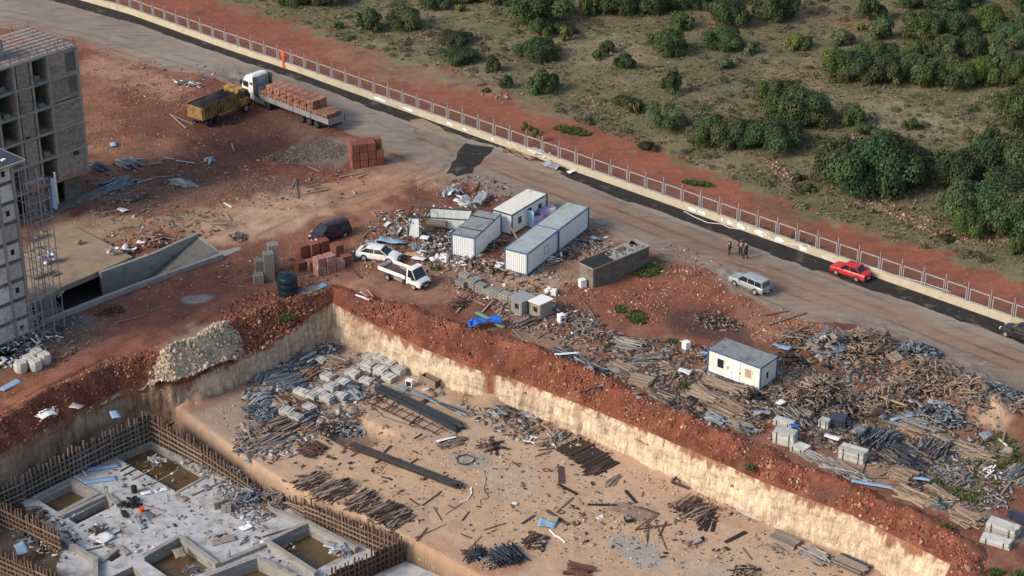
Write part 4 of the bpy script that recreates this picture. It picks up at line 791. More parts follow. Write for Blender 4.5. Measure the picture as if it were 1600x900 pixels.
# ================================================================== second block with scaffold (left edge)
c0 = W(52, 520); H2 = 17.9
B = thing('scaffolded_block', 'grey block-built house at the left edge with a dark blue roof', 'building', c0, ANG_V)
MB().bx(-14, -.3, .12, 9, -.3, H2 - .2).build('core_wall', 'blockwork', B)
NF = 9; FH = H2 / NF
bandm = MB(); bandm.bx(-14, 0, -.05, .35, -.13, .13); bandm = bandm.mesh('ring_beam', 'shed')
pm = [MB().bx(a, b_, 0.02, .13, .20, FH - .15).mesh('wall_panel', 'paleboard') for a, b_ in ((-1.75, -.35), (-4.2, -2.05), (-7.5, -4.5))]
for i in range(NF):
    o = link('ring_beam', bandm, B); o.location.z = i * FH
    for me in pm: o = link('wall_panel', me, B); o.location.z = i * FH
    if i % 2 == 0 or i == NF - 1: MB().bx(-1.35, -.95, -.012, .0, i * FH + .75, i * FH + 1.3).build('window_hole', 'black', B)
for x in (-.3, -2.05, -4.5): MB().bx(x, x + .3, -.07, .2, -.3, H2 - .15).build('column', 'concrete', B)
MB().bx(-14.4, .9, -.9, 9.5, H2 - .1, H2 + .12).build('roof_slab', 'concrete', B); MB().bx(-14, .7, -.7, 9.2, H2 + .12, H2 + .18).build('roof_sheet', 'navy', B)
MB().bx(-.9, -.5, .2, .5, H2 + .18, H2 + .3).build('roof_vent', 'white', B)
S = thing('scaffold', 'tall steel tube scaffold standing against the right side of the left-edge house', 'scaffold', c0 + VV * .25, ANG_V)
lv = [i * 1.95 for i in range(10)]
sx = (.15, 1.35, 2.5)
for x in sx:
    for y in (-1.3, -.2, 1.2): MB().bar((x, y, -.5), (x, y, H2 - .9 if x < 2 else H2 - 3.2), .07).build('standard', 'steel', S)
for z in lv[1:]:
    if z > H2 - 1: continue
    b = MB()
    for y in (-1.3, -.2, 1.2): b.bar((.15, y, z), (2.5, y, z), .045)
    for x in sx: b.bar((x, -1.3, z), (x, 1.2, z), .045)
    for x in (.15, 1.35): b.bar((x, -1.3, z), (x + 1.15, -1.3, z - 1.95), .035)
    b.build('ledger', 'steel', S)
    if int(z / 1.95) % 2 == 1 or z > 10: MB().bx(.2, 2.3, -1.2, -.6, z + .03, z + .08).build('scaffold_board', 'woodg' if z % 3 else 'bluegrey', S)
b = MB()
for x in (-3.4, -2.2, -1.0, .1):
    for y in (-1.4, -.5): b.bar((x, y, -.5), (x, y, 4.0), .05)
for z in (1.2, 2.6, 4.0): b.bar((-3.6, -1.4, z), (.3, -1.4, z), .05); b.bar((-3.4, -.5, z), (.1, -.5, z), .05)
b.build('lower_bay', 'steel', S)
p = c0 + VV * 2.0 + Vector((0, 0, 13.0)) - U * -1.5
o = MB().box((0, 0, 0), (.14, .5, 3.0), rz=.3, ry=.05).build('hanging_sheet', 'bluesheet', S); o.location = (2.9, -1.4, 14.0); 
MB().box((3.0, -1.7, 14.6), (.10, .2, 3.2), rz=.2).build('hanging_sheet', 'paleboard', S)
# ================================================================== podium deck and basement ramp
def poly(name, label, cat, pts, z, z0, m, kind=None, parent=None):
    pp = [W(*p, z) for p in pts]
    if sum(a.x * b.y - b.x * a.y for a, b in zip(pp, pp[1:] + pp[:1])) < 0: pp = pp[::-1]
    return tag(MB().prism([(p.x, p.y) for p in pp], z0, z).build(name, m, parent), label, cat, kind=kind)
deck = poly('podium_deck', None, None, [(20, 480), (30, 410), (58, 362), (113, 352), (150, 371), (207, 401), (175, 415), (100, 447), (60, 470)], .32, -.25, 'deck', 'structure')
rw = thing('basement_ramp', 'grey concrete ramp with side walls leading down to a dark basement opening', 'ramp', W(220, 430))
def wallrun(pts, ztop, zbot, th, nm, m, par):
    q = [W(*p, ztop) for p in pts]
    for a, b in zip(q[:-1], q[1:]):
        L = (b - a).length; o = MB().bx(0, L, -th / 2, th / 2, zbot, ztop).build(nm, m, par); o.location = Vector((a.x, a.y, 0)) - par.location; o.rotation_euler = (0, 0, math.atan2(b.y - a.y, b.x - a.x))
wallrun([(347, 396), (207, 446), (134, 474)], .45, -2.8, .42, 'outer_wall', 'concrete', rw); wallrun([(134, 474), (61, 503)], .45, -2.8, .46, 'outer_wall', 'concrete', rw)
wallrun([(309, 364), (237, 396)], .36, -2.8, .34, 'inner_wall', 'concrete', rw); wallrun([(237, 396), (156, 425)], .36, -2.8, .36, 'inner_wall', 'concrete', rw)
wallrun([(80, 457), (58, 466)], .34, -2.8, .6, 'pier', 'concrete', rw)
a, b, c, d = [W(*p, 0.03) for p in ((306, 366), (350, 398), (222, 446), (215, 406))]; c.z = d.z = -2.35
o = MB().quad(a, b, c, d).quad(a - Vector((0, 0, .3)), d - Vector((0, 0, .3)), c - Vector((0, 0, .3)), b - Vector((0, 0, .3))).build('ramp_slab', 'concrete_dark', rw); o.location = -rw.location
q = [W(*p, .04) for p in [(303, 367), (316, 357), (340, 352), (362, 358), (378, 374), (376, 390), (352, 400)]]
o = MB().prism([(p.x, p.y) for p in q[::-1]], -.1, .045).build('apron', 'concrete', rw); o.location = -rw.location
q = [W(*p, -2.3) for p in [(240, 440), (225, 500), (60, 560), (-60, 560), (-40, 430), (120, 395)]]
o = MB().prism([(p.x, p.y) for p in q], -2.6, -2.34).build('basement_floor', 'dark', rw); o.location = -rw.location  # floor coloured dark to paint in basement shade
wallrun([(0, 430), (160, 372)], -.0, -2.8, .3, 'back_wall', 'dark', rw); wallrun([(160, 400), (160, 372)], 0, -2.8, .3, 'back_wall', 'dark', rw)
# dirt apron below the outer wall end
wallrun([(61, 503), (40, 485)], .45, -2.8, .4, 'end_wall', 'concrete', rw)
# ================================================================== foundation slab with sunken pits
HOLES = [[(60, 781), (110, 757), (147, 775), (92, 801)], [(107, 811), (167, 780), (178, 790), (120, 819)], [(178, 713), (237, 692), (323, 742), (275, 768)], [(226, 876), (281, 846), (333, 883), (278, 912)],
         [(422, 853), (482, 826), (548, 862), (490, 892)], [(330, 905), (402, 880), (455, 905), (400, 940)], [(165, 872), (184, 861), (192, 867), (174, 878)], [(165, 905), (207, 885), (228, 905), (190, 925)]]
OUT = [(237, 690), (30, 782), (100, 850), (88, 885), (150, 980), (640, 985), (700, 905), (642, 880), (585, 862), (480, 812), (415, 772), (330, 735)]
import itertools
pts = []; edges = []; loops = []
for lp in [OUT] + HOLES:
    k = len(pts); q = [Vector(W(*p, SZ)[:2]) for p in lp]; pts += q; edges += [(k + i, k + (i + 1) % len(q)) for i in range(len(q))]; loops.append(q)
r = delaunay_2d_cdt(pts, edges, [], 1, 1e-5)
vs, fs = r[0], r[2]; b = MB(); tri = []
for f_ in fs:
    cx = sum(vs[i].x for i in f_) / len(f_); cy = sum(vs[i].y for i in f_) / len(f_)
    if inpoly(np.array([cx]), np.array([cy]), loops[0])[0] and not any(inpoly(np.array([cx]), np.array([cy]), h)[0] for h in loops[1:]): tri.append(tuple(f_))
b.add([(v.x, v.y, SZ) for v in vs], tri)
slab = tag(b.build('foundation_slab', 'slab'), kind='structure')
b = MB()
for lp in loops:
    for a, c in zip(lp, lp[1:] + lp[:1]): b.quad((a.x, a.y, SZ - 1.5), (c.x, c.y, SZ - 1.5), (c.x, c.y, SZ), (a.x, a.y, SZ))
b.build('slab_edge', 'concrete', slab)
for lp in loops[1:]:
    b = MB(); b.add([(p.x, p.y, SZ - .72) for p in lp], [tuple(range(len(lp)))]); tag(b.build('muddy_water', 'water'), kind='structure')
q = [W(*p, SZ - .9) for p in OUT]; tag(MB().prism([(p.x, p.y) for p in q], SZ - 1.2, SZ - .95).build('trench_bed', 'deck'), kind='structure')
# raised beams round the sunken bays
def beamrun(pts, h=.42, wd_=.42):
    q = [W(*p, SZ) for p in pts]
    for a, b_ in zip(q[:-1], q[1:]):
        L = (b_ - a).length; o = MB().bx(-wd_ / 2 + .01, L + wd_ / 2 - .01, -wd_ / 2, wd_ / 2, .0, h + random.uniform(-.006, .006)).build('raised_beam', 'concrete', slab); o.location = a; o.rotation_euler = (0, 0, math.atan2(b_.y - a.y, b_.x - a.x))
beamrun([(226, 874), (281, 843), (338, 885)]); beamrun([(418, 852), (482, 822), (555, 862)], .5); beamrun([(418, 852), (492, 900)], .5); beamrun([(56, 780), (110, 753), (152, 775), (98, 803)], .3); beamrun([(338, 885), (418, 852)], .3); beamrun([(325, 905), (402, 876), (460, 905)], .45)
beamrun([(100, 808), (167, 776), (184, 790)], .35); beamrun([(100, 850), (150, 880), (150, 925)], .5); beamrun([(160, 878), (186, 856), (198, 866)], .2); beamrun([(420, 800), (480, 822)], .5)
# column starter bars on the slab
for k, (px, py, n_) in enumerate([(165, 762, 6), (190, 823, 5), (85, 812, 5), (92, 868, 5), (263, 772, 3), (357, 864, 6), (163, 818, 4), (265, 700, 3), (428, 775, 3), (224, 705, 3)]):
    p = W(px, py + 12, SZ); t = thing('starter_bars', f'rusty column starter bars rising from the grey slab', 'rebar', p, random.random(), 'column starter bars on the slab')
    for j in range(n_): MB().bar((.12 * (j % 3), .18 * (j // 3), -.05), (.12 * (j % 3) + random.uniform(-.08, .08), .18 * (j // 3), random.uniform(.7, 1.15)), .03).build('bar', 'rust', t)
# ================================================================== formwork walls
def formwork(label, p0, z0, p1, z1, top0, top1, m='woodp', back=True, step=.44, face=1, mh='woodp'):
    """studs and walers between two base points; top0/top1 heights"""
    a = W(*p0, z0); b = W(*p1, z1); L = math.hypot(b.x - a.x, b.y - a.y); t = thing('formwork_wall', label, 'formwork', a, math.atan2(b.y - a.y, b.x - a.x), 'timber formwork walls round the foundation slab')
    zz = lambda x: (b.z - a.z) * x / L
    n_ = int(L / step)
    for i in range(n_ + 1):
        x = i * step + random.uniform(-.05, .05); h = top0 + (top1 - top0) * x / L + random.uniform(-.15, .5)
        o = link('stud', STUD, t); o.location = (x, -.10 * face, zz(x) - .1); o.scale = (random.uniform(.8, 1.25), 1, h + .1); o.rotation_euler = (random.uniform(-.02, .02), random.uniform(-.03, .03), 0)
        o.data = STUD if m == 'woodp' else STUDG
    nh = max(3, int(min(top0, top1) / .5))
    for j in range(nh):
        for s in range(max(1, int(L / 3.6))):
            x0 = s * L / max(1, int(L / 3.6)); x1 = (s + 1) * L / max(1, int(L / 3.6)) + .15
            f0 = .25 + j * ((top0 + (top1 - top0) * x0 / L) - .35) / nh; f1 = .25 + j * ((top0 + (top1 - top0) * x1 / L) - .35) / nh
            MB().bar((x0, -.19 * face, zz(x0) + f0 + random.uniform(-.04, .04)), (x1, -.19 * face, zz(x1) + f1 + random.uniform(-.04, .04)), .06, .13).build('waler', mh, t)
    if back:
        k = max(1, int(L / 1.25))
        for s in range(k):
            x0, x1 = s * L / k + .01, (s + 1) * L / k - .01; h = min(top0 + (top1 - top0) * x0 / L, top0 + (top1 - top0) * x1 / L) * random.uniform(.84, .97)
            b_ = MB(); b_.bx(x0, x1, -.045, -.02, zz(x0), zz(x0) + h); b_.build('shutter_panel', 'woodd', t)
    return t
STUD = MB().box((0, 0, .5), (.12, .09, 1)).mesh('stud', 'form'); STUDG = MB().box((0, 0, .5), (.12, .09, 1)).mesh('stud', 'woodg')
formwork('long grey timber formwork wall along the far left side of the grey slab', (175, 718), -6.9, (236, 692), -6.9, 3.1, 3.4, 'woodg', mh='woodg')
formwork('dark timber formwork wall left of the muddy square pit on the slab', (40, 784), -6.9, (175, 718), -6.9, 2.7, 3.1, 'woodg', mh='woodg')
formwork('timber formwork stub at the left picture edge below the red bank', (-60, 830), -6.9, (38, 786), -6.9, 2.6, 2.7, 'woodg', mh='woodg')
formwork('tall timber formwork wall running right from the far corner of the slab', (238, 692), -6.9, (318, 733), -6.9, 3.3, 2.6)
formwork('leaning timber formwork wall that tapers down beside the rubble on the slab', (318, 733), -6.9, (405, 778), -6.9, 2.8, 1.1)
formwork('timber formwork wall between the muddy pit and the sandy floor edge', (478, 812), -6.8, (626, 880), -6.8, 2.0, 2.6)
formwork('short low timber formwork wall left of the central formwork run', (450, 792), -6.8, (484, 812), -6.8, .9, 1.7)
formwork('timber formwork wall closing the slab at the bottom middle', (505, 935), -6.8, (628, 880), -6.8, 2.3, 2.5, 'woodp', mh='rust')
formwork('lighter timber formwork wall at the left edge beside the blue sheets', (-40, 800), -6.9, (98, 866), -6.9, 2.5, 2.4)
formwork('lowest timber formwork wall in the bottom left corner', (-60, 865), -6.9, (120, 945), -6.9, 2.3, 2.4)
for (px, py, dx, dy) in [(50, 745, 36, -18), (80, 735, 36, -18)]:
    p = W(px, py, -6.9); t = thing('column_formwork', 'boxed column formwork ' + ('left' if px == 50 else 'right') + ' of the pair standing behind the slab', 'formwork', p, ANG_V, 'column forms')
    for x in (0, 1.3): MB().bx(x, x + .06, -.3, .6, 0, 4.6).build('side_board', 'woodg', t)
    MB().bx(.06, 1.3, .5, .56, 0, 4.4).build('back_board', 'woodd', t)
    for k in range(5): MB().bx(-.12, 1.5, -.36, -.31, .5 + k * .85, .6 + k * .85).build('clamp', 'woodp', t)
# ================================================================== site containers
def frame3(P0, P1, P2, z):
    a, b, c = W(*P0, z), W(*P1, z), W(*P2, z); x = (b - a); L = math.hypot(x.x, x.y); rz = math.atan2(x.y, x.x)
    Wd = abs((c.x - b.x) * -math.sin(rz) + (c.y - b.y) * math.cos(rz)); return Vector((a.x, a.y, 0)), rz, L, Wd
def container(name, label, P, z, wallm, framem, roofm, A=None, B_=None, z0=.12, ribs_end=True, ribs_side=False, roofslope=0, group=None):
    o, rz, a, b = frame3(*P, z); a = A or a; b = B_ or b; t = thing(name, label, 'container', o, rz, group)
    e = .03
    # walls of four sides as separate panels
    MB().bx(e, a - e, e, e + .05, z0 + .1, z - .12).build('end_wall', wallm, t); MB().bx(e, a - e, b - e - .05, b - e, z0 + .1, z - .12).build('end_wall', wallm, t)
    MB().bx(e, e + .05, e + .05, b - e - .05, z0 + .1, z - .12).build('side_wall', wallm, t); MB().bx(a - e - .05, a - e, e + .05, b - e - .05, z0 + .1, z - .12).build('side_wall', wallm, t)
    if ribs_end:
        k = int(a / .26)
        for i in range(k): MB().bx(.1 + i * (a - .2) / k + .02, .1 + i * (a - .2) / k + .14, -.06 + e, e, z0 + .12, z - .13).build('wall_rib', wallm, t)
    k = int(b / (.3 if ribs_side else 1.15))
    for i in range(1, k): MB().bx(a - e, a - e + .012, i * b / k - .02, i * b / k + .02, z0 + .12, z - .13).build('joint_strip', wallm, t)
    for x in (0, a):
        for y in (0, b): MB().box((x, y, (z + z0) / 2), (.12, .12, z - z0)).build('corner_post', framem, t)
    for zz_ in (z0 + .05, z - .06):
        for y in (0, b): MB().bx(.06, a - .06, y - .05, y + .05, zz_ - .06, zz_ + .06).build('frame_rail', framem, t)
        for x in (0, a): MB().bx(x - .05, x + .05, .06, b - .06, zz_ - .055, zz_ + .055).build('frame_rail', framem, t)
    MB().bx(.05, a - .05, .05, b - .05, z - .03, z + .01).build('roof', roofm, t)
    k = int(max(a, b) / .28)
    for i in range(k):
        r_ = MB()
        if b > a: r_.bx(.06, a - .06, .1 + i * (b - .2) / k, .1 + i * (b - .2) / k + .05, z + .01, z + .035)
        else: r_.bx(.1 + i * (a - .2) / k, .1 + i * (a - .2) / k + .05, .06, b - .06, z + .01, z + .035)
        r_.build('roof_rib', roofm, t)
    for x in (.3, a - .3):
        for y in np.linspace(.3, b - .3, 4): MB().box((x, y, z0 / 2 - .05), (.35, .35, z0 + .1)).build('foot_block', 'block', t)
    return t, a, b
def opening(t, face, a, b, u0, u1, z0, z1, m, fm='white', nm='window'):
    """window or door on face 'y0' or 'x1'"""
    w_ = MB(); f = MB()
    if face == 'y0':
        w_.bx(u0, u1, -.002, .03, z0, z1); f.bx(u0 - .06, u0, -.02, .03, z0 - .06, z1 + .06).bx(u1, u1 + .06, -.02, .03, z0 - .06, z1 + .06).bx(u0, u1, -.02, .03, z0 - .06, z0).bx(u0, u1, -.02, .03, z1, z1 + .06)
    else:
        w_.bx(a - .04, a - .018, u0, u1, z0, z1); f.bx(a - .03, a + .01, u0 - .06, u0, z0 - .06, z1 + .06).bx(a - .03, a + .01, u1, u1 + .06, z0 - .06, z1 + .06).bx(a - .03, a + .01, u0, u1, z0 - .06, z0).bx(a - .03, a + .01, u0, u1, z1, z1 + .06)
    o = w_.build(nm, m, t); f.build('frame', fm, o); return o
P3 = [(789, 388), (825, 397), (926, 325)]
o_, rz_, a_, b_ = frame3(*P3, 2.55)
t, a, b = container('site_container', 'long white container with teal roof, nearer one of the two in line', P3, 2.55, 'white', 'blueframe', 'roofteal', A=2.6, B_=b_ / 2 - .03)
opening(t, 'x1', a, b, 3.6, 4.4, 1.0, 1.7, 'white', 'steel')
P3b = P3; t2, a, b = container('site_container', 'long white container with teal roof, farther one of the two in line', P3, 2.62, 'white', 'blueframe', 'roofteal', A=2.6, B_=b_ / 2 - .03)
yv = Vector((-math.sin(rz_), math.cos(rz_), 0)); t2.location = Vector(t2.location) + yv * (b_ / 2 + .03)
t, a, b = container('site_container', 'white ribbed container with grey streaked roof beside the wrecked cabin', [(706, 365), (742, 372), (795, 337)], 2.55, 'white', 'blueframe', 'roofgrey')
[MB().bx(0, a, y, y + .1, 2.56, 2.64).build('roof_strap', 'darksteel', t) for y in (1.7, b - 1.7)]
t, a, b = container('site_container', 'container with a stained whitish roof and an open side door', [(769, 327), (800, 336), (827, 296)], 2.5, 'interiorw', 'darksteel', 'roofwhite', B_=6.6, ribs_end=False)
opening(t, 'x1', a, b, 1.1, 1.8, 1.0, 1.8, 'glass'); opening(t, 'x1', a, b, 4.9, 5.6, 1.0, 1.9, 'glass'); opening(t, 'x1', a, b, 2.8, 3.7, .2, 2.1, 'black', nm='doorway')
MB().box((a + .48, 2.75, 1.15), (.9, .05, 1.9)).build('door', 'bluesheet', t)
# cabin
t, a, b = container('site_cabin', 'small white cabin with grey corrugated roof standing alone among the timber piles', [(1107, 545), (1189, 575), (1215, 557)], 2.5, 'cabinw', 'blueframe', 'roofgrey', ribs_end=False)
opening(t, 'y0', a, b, 1.05, 1.75, 1.0, 1.9, 'glass'); opening(t, 'y0', a, b, 4.05, 4.75, 1.0, 1.9, 'curtain'); opening(t, 'y0', a, b, 2.75, 3.45, .2, 2.15, 'white', nm='door')
opening(t, 'y0', a, b, 2.0, 2.55, .3, 1.1, 'white', nm='hatch'); opening(t, 'x1', a, b, 1.0, 1.4, .9, 1.6, 'glass')
MB().bx(3.5, 3.56, -.05, 0, 1.1, 1.3).build('lamp_bracket', 'black', t); MB().bx(1.9, 2.2, -.14, .0, 1.2, 1.5).build('meter_box', 'white', t)
# block shed
o, rz, a, b = frame3((906, 410), (927, 420), (1002, 380), 2.3); b = 7.9; t = thing('block_shed', 'low dark block-built shed with stones and black felt on its flat roof', 'shed', o, rz)
MB().bx(0, a, 0, .22, -.3, 2.2).build('end_wall', 'blockwork', t); MB().bx(a - .22, a, .22, b, -.3, 2.2).build('side_wall', 'shed', t); MB().bx(0, .22, .22, b, -.3, 2.2).build('side_wall', 'shed', t); MB().bx(.22, a - .22, b - .22, b, -.3, 2.2).build('end_wall', 'shed', t)
MB().bx(-.1, a + .1, -.1, b + .1, 2.2, 2.34).build('roof_slab', 'concrete', t); MB().bx(-.08, a + .06, -.06, 2.9, 2.342, 2.37).build('roof_felt', 'felt', t); MB().bx(-.08, a * .5, 2.9, 4.2, 2.342, 2.368).build('roof_felt', 'felt', t)
for i in range(26):
    x = random.uniform(.1, a - .3); y = random.uniform(3.2, b - .4)
    o = MB().box((x, y, 2.40), (random.uniform(.3, .7), random.uniform(.25, .5), .1), rz=random.random() * 3).build('stone', ('concrete', 'block', 'shed')[i % 3], t)
# wrecked container frame
o, rz, a, b = frame3((637, 338), (732, 344), (738, 329), 2.35); b = 2.5; t = thing('wrecked_cabin', 'torn open cabin frame with bare bars, white inner panels and rolled carpet', 'wreck', o, rz)
for x, y in ((0, 0), (0, b), (a, b), (a, 0), (a * .3, b)): MB().bar((x, y, 0), (x + random.uniform(-.1, .1), y, 2.35), .1).build('frame_post', 'darksteel', t)
for y in (0, b): MB().bar((0, y, 2.35), (a, y, 2.35), .11).build('top_rail', 'darksteel', t)
for x in (0, a, a * .3): MB().bar((x, 0, 2.33), (x, b, 2.33), .09).build('top_rail', 'darksteel', t)
MB().bx(a * .3, a - .1, b - .12, b - .05, .1, 2.25).build('back_panel', 'interiorw', t); MB().bx(a - .09, a - .02, .1, b - .1, .1, 2.2).build('end_panel', 'interiorw', t); MB().bx(0, a, 0, b, .0, .1).build('floor_panel', 'dark', t)
for k in range(6): MB().bx(a * .3 + k * .75, a * .3 + k * .75 + .02, b - .135, b - .12, .1, 2.2).build('joint_strip', 'steel', t)
t = thing('rolled_carpet', 'grey brown carpet roll lying inside the torn open cabin frame', 'carpet', W(683, 360), wang(683, 357, 30, 3)); MB().cyl((-1, .2, .7), (1, .2, .7), .42, 16).build('roll', 'carpet', t, True); MB().cyl((-1.02, .2, .7), (1.02, .2, .7), .15, 10).build('core', 'black', t)
t = thing('leaning_door', 'pale blue-grey door panel leaning at the left end of the torn cabin frame', 'door', W(647, 370), wang(647, 368, 20, 3)); MB().box((0, 0, 1.0), (1.15, .06, 2.1), rx=-.15, ry=-.06).build('door_leaf', 'interiorw', t); MB().box((-.3, -.19, 1.75), (.2, .04, .2)).build('lock_plate', 'black', t)
# ================================================================== brick and block packs
def packmesh(m, n=5, s=1.05, h=1.0, gap=.035, pallet=True):
    b = MB(); w_ = s / n; hh = h / n
    for i in range(n):
        for j in range(n):
            for k in range(n):
                if 0 < i < n - 1 and 0 < j < n - 1 and k < n - 1: continue
                j_ = random.uniform(-.012, .012); b.bx(-s / 2 + i * w_ + gap / 2, -s / 2 + (i + 1) * w_ - gap / 2, -s / 2 + j * w_ + gap / 2 + j_, -s / 2 + (j + 1) * w_ - gap / 2 + j_, k * hh + gap / 2, (k + 1) * hh - gap / 2)
    b.m = 1; b.bx(-s / 2 + .03, s / 2 - .03, -s / 2 + .03, s / 2 - .03, .01, h - .03)
    return b.mesh('bricks', [m, 'woodd'])
PK = {'brick': packmesh('brick'), 'brickw': packmesh('brickw'), 'brickl': packmesh('brickl', 4, gap=.05), 'block': packmesh('block', 5), 'grey': packmesh('block', 3, 1.05, .9)}
def pack(kind, loc, rz, label, group, s=(1, 1, 1)):
    t = thing('cement_block_pack' if kind in ('block', 'grey') else 'brick_pack', label, 'blocks' if kind in ('block', 'grey') else 'bricks', loc, rz, group)
    o = link('bricks', PK[kind], t); o['kind'] = 'stuff'; o.scale = s; return t
rz = wang(575, 262, 50, -6); p0 = W(551, 266)
for i in range(4):
    for j in range(2):
        for k in range(3):
            if k == 2 and i == 3 and j == 0: continue
            q = p0 + Vector((math.cos(rz), math.sin(rz), 0)) * (.45 + i * .95 + random.uniform(-.02, .02)) + Vector((-math.sin(rz), math.cos(rz), 0)) * (.5 + j * 1.0); q.z = .02 + k * 1.02
            pack('brick', q, rz + random.uniform(-.02, .02), f'red brick pack of the tall roadside stack, {("bottom", "middle", "top")[k]} layer, {("near", "far")[j]} row, {ORD[i]} from left', 'brick packs of the tall stack', (.84, .90, .97))
rz = wang(505, 428, 15, -4.5)
lay = [(500, 433, 2, 'w'), (515, 429, 2, 'w'), (529, 424, 1, 'w'), (487, 424, 1, 'w'), (470, 425, 1, 'b'), (474, 413, 2, 'b'), (490, 410, 2, 'b'), (506, 405, 2, 'b'), (528, 412, 2, 'b'), (541, 415, 1, 'b')]
for (px, py, hN, kd) in lay:
    for k in range(hN):
        q = G(px, py - 4); q.z += k * 1.0
        pack('brickw' if kd == 'w' else 'brick', q, rz + random.uniform(-.08, .08), f'film-wrapped brick pack by the dark tank, pile {ORD[lay.index((px, py, hN, kd))]} of the low group, {("lower", "upper")[k]}' if kd == 'w' else f'bare dark brick pack by the dark tank, pile {ORD[lay.index((px, py, hN, kd))]} of the low group, {("lower", "upper")[k]}', 'wrapped brick packs' if kd == 'w' else 'bare brick packs', (.95, .98, 1))
rz = wang(415, 440, 14, -1.5)
for (px, py, hN) in [(404, 446, 1), (407, 437, 2), (421, 440, 3), (428, 426, 3)]:
    for k in range(hN):
        q = G(px, py - 4); q.z += k * 1.0; pack('block', q, rz, f'grey block pack left of the dark tank, {({404: "front left", 407: "middle left", 421: "front right", 428: "rear"})[px]} column, {("bottom", "second", "top")[k]} level', 'cement block packs by the tank', (.98, .9, 1))
# water tank
t = thing('water_tank', 'dark blue-green plastic water tank on the rubble at the pit corner', 'tank', G(450, 459)); R_ = 1.02
pr = [(R_ * .93, 0), (R_, .06), (R_, .55), (R_ * .97, .6), (R_, .65), (R_, 1.25), (R_ * .97, 1.3), (R_, 1.35), (R_, 1.8), (R_ * .9, 1.98), (R_ * .5, 2.12), (.26, 2.16)]
b = MB(); n_ = 28; vs = [(r_ * math.cos(i * 6.2832 / n_), r_ * math.sin(i * 6.2832 / n_), z) for r_, z in pr for i in range(n_)]
b.add(vs, [(k * n_ + i, k * n_ + (i + 1) % n_, (k + 1) * n_ + (i + 1) % n_, (k + 1) * n_ + i) for k in range(len(pr) - 1) for i in range(n_)] + [tuple(range(n_ - 1, -1, -1)), tuple(range((len(pr) - 1) * n_, len(pr) * n_))]); b.build('tank_body', 'tank', t, True)
MB().cyl((0, 0, 2.14), (0, 0, 2.24), .28, 18).build('lid', 'tank', t, True); MB().cyl((.9, -.4, .1), (1.1, -.5, .1), .05, 8).build('outlet', 'plastic', t)
# ================================================================== vehicles
def wheel(t, x, y, r, wd, side, dual=False):
    w_ = thing_part('wheel', t, (x, y, r))
    MB().tube([(0, -wd / 2, 0), (0, -wd / 2 * .8, 0), (0, wd / 2 * .8, 0), (0, wd / 2, 0)], [r * .9, r, r, r * .9], 20).build('tyre', 'rubber', w_, True)
    MB().cyl((0, side * (wd / 2 - .02), 0), (0, side * (wd / 2 + .015), 0), r * .62, 16).build('rim', 'steel' if not dual else 'darksteel', w_, True)
    return w_
def thing_part(name, parent, loc=(0, 0, 0)):
    o = bpy.data.objects.new(name, None); COL.objects.link(o); o.parent = parent; o.location = loc; o.empty_display_size = .1; return o
def hull(st, zb, m, t, name='body'):
    """lower body from stations (x, top z, half width)"""
    b = MB(); rows = []
    for (x, zt, w_) in st:
        ring = [(-.86 * w_, zb), (-w_, zb + .14), (-w_ * 1.01, zb + (zt - zb) * .55), (-w_ * .985, zt - .08), (-w_ * .90, zt - .005), (-w_ * .45, zt + .025)]
        ring = ring + [(0, zt + .035)] + [(-y, z) for y, z in ring[::-1]]; rows.append([(x, y, z) for y, z in ring])
    k = len(rows[0]); vs = [p for r in rows for p in r]
    fs = [(i * k + j, i * k + j + 1, (i + 1) * k + j + 1, (i + 1) * k + j) for i in range(len(rows) - 1) for j in range(k - 1)] + [(i * k + k - 1, i * k, (i + 1) * k, (i + 1) * k + k - 1) for i in range(len(rows) - 1)]
    fs += [tuple(range(k - 1, -1, -1)), tuple((len(rows) - 1) * k + j for j in range(k))]
    return b.add(vs, fs).build(name, m, t, True)
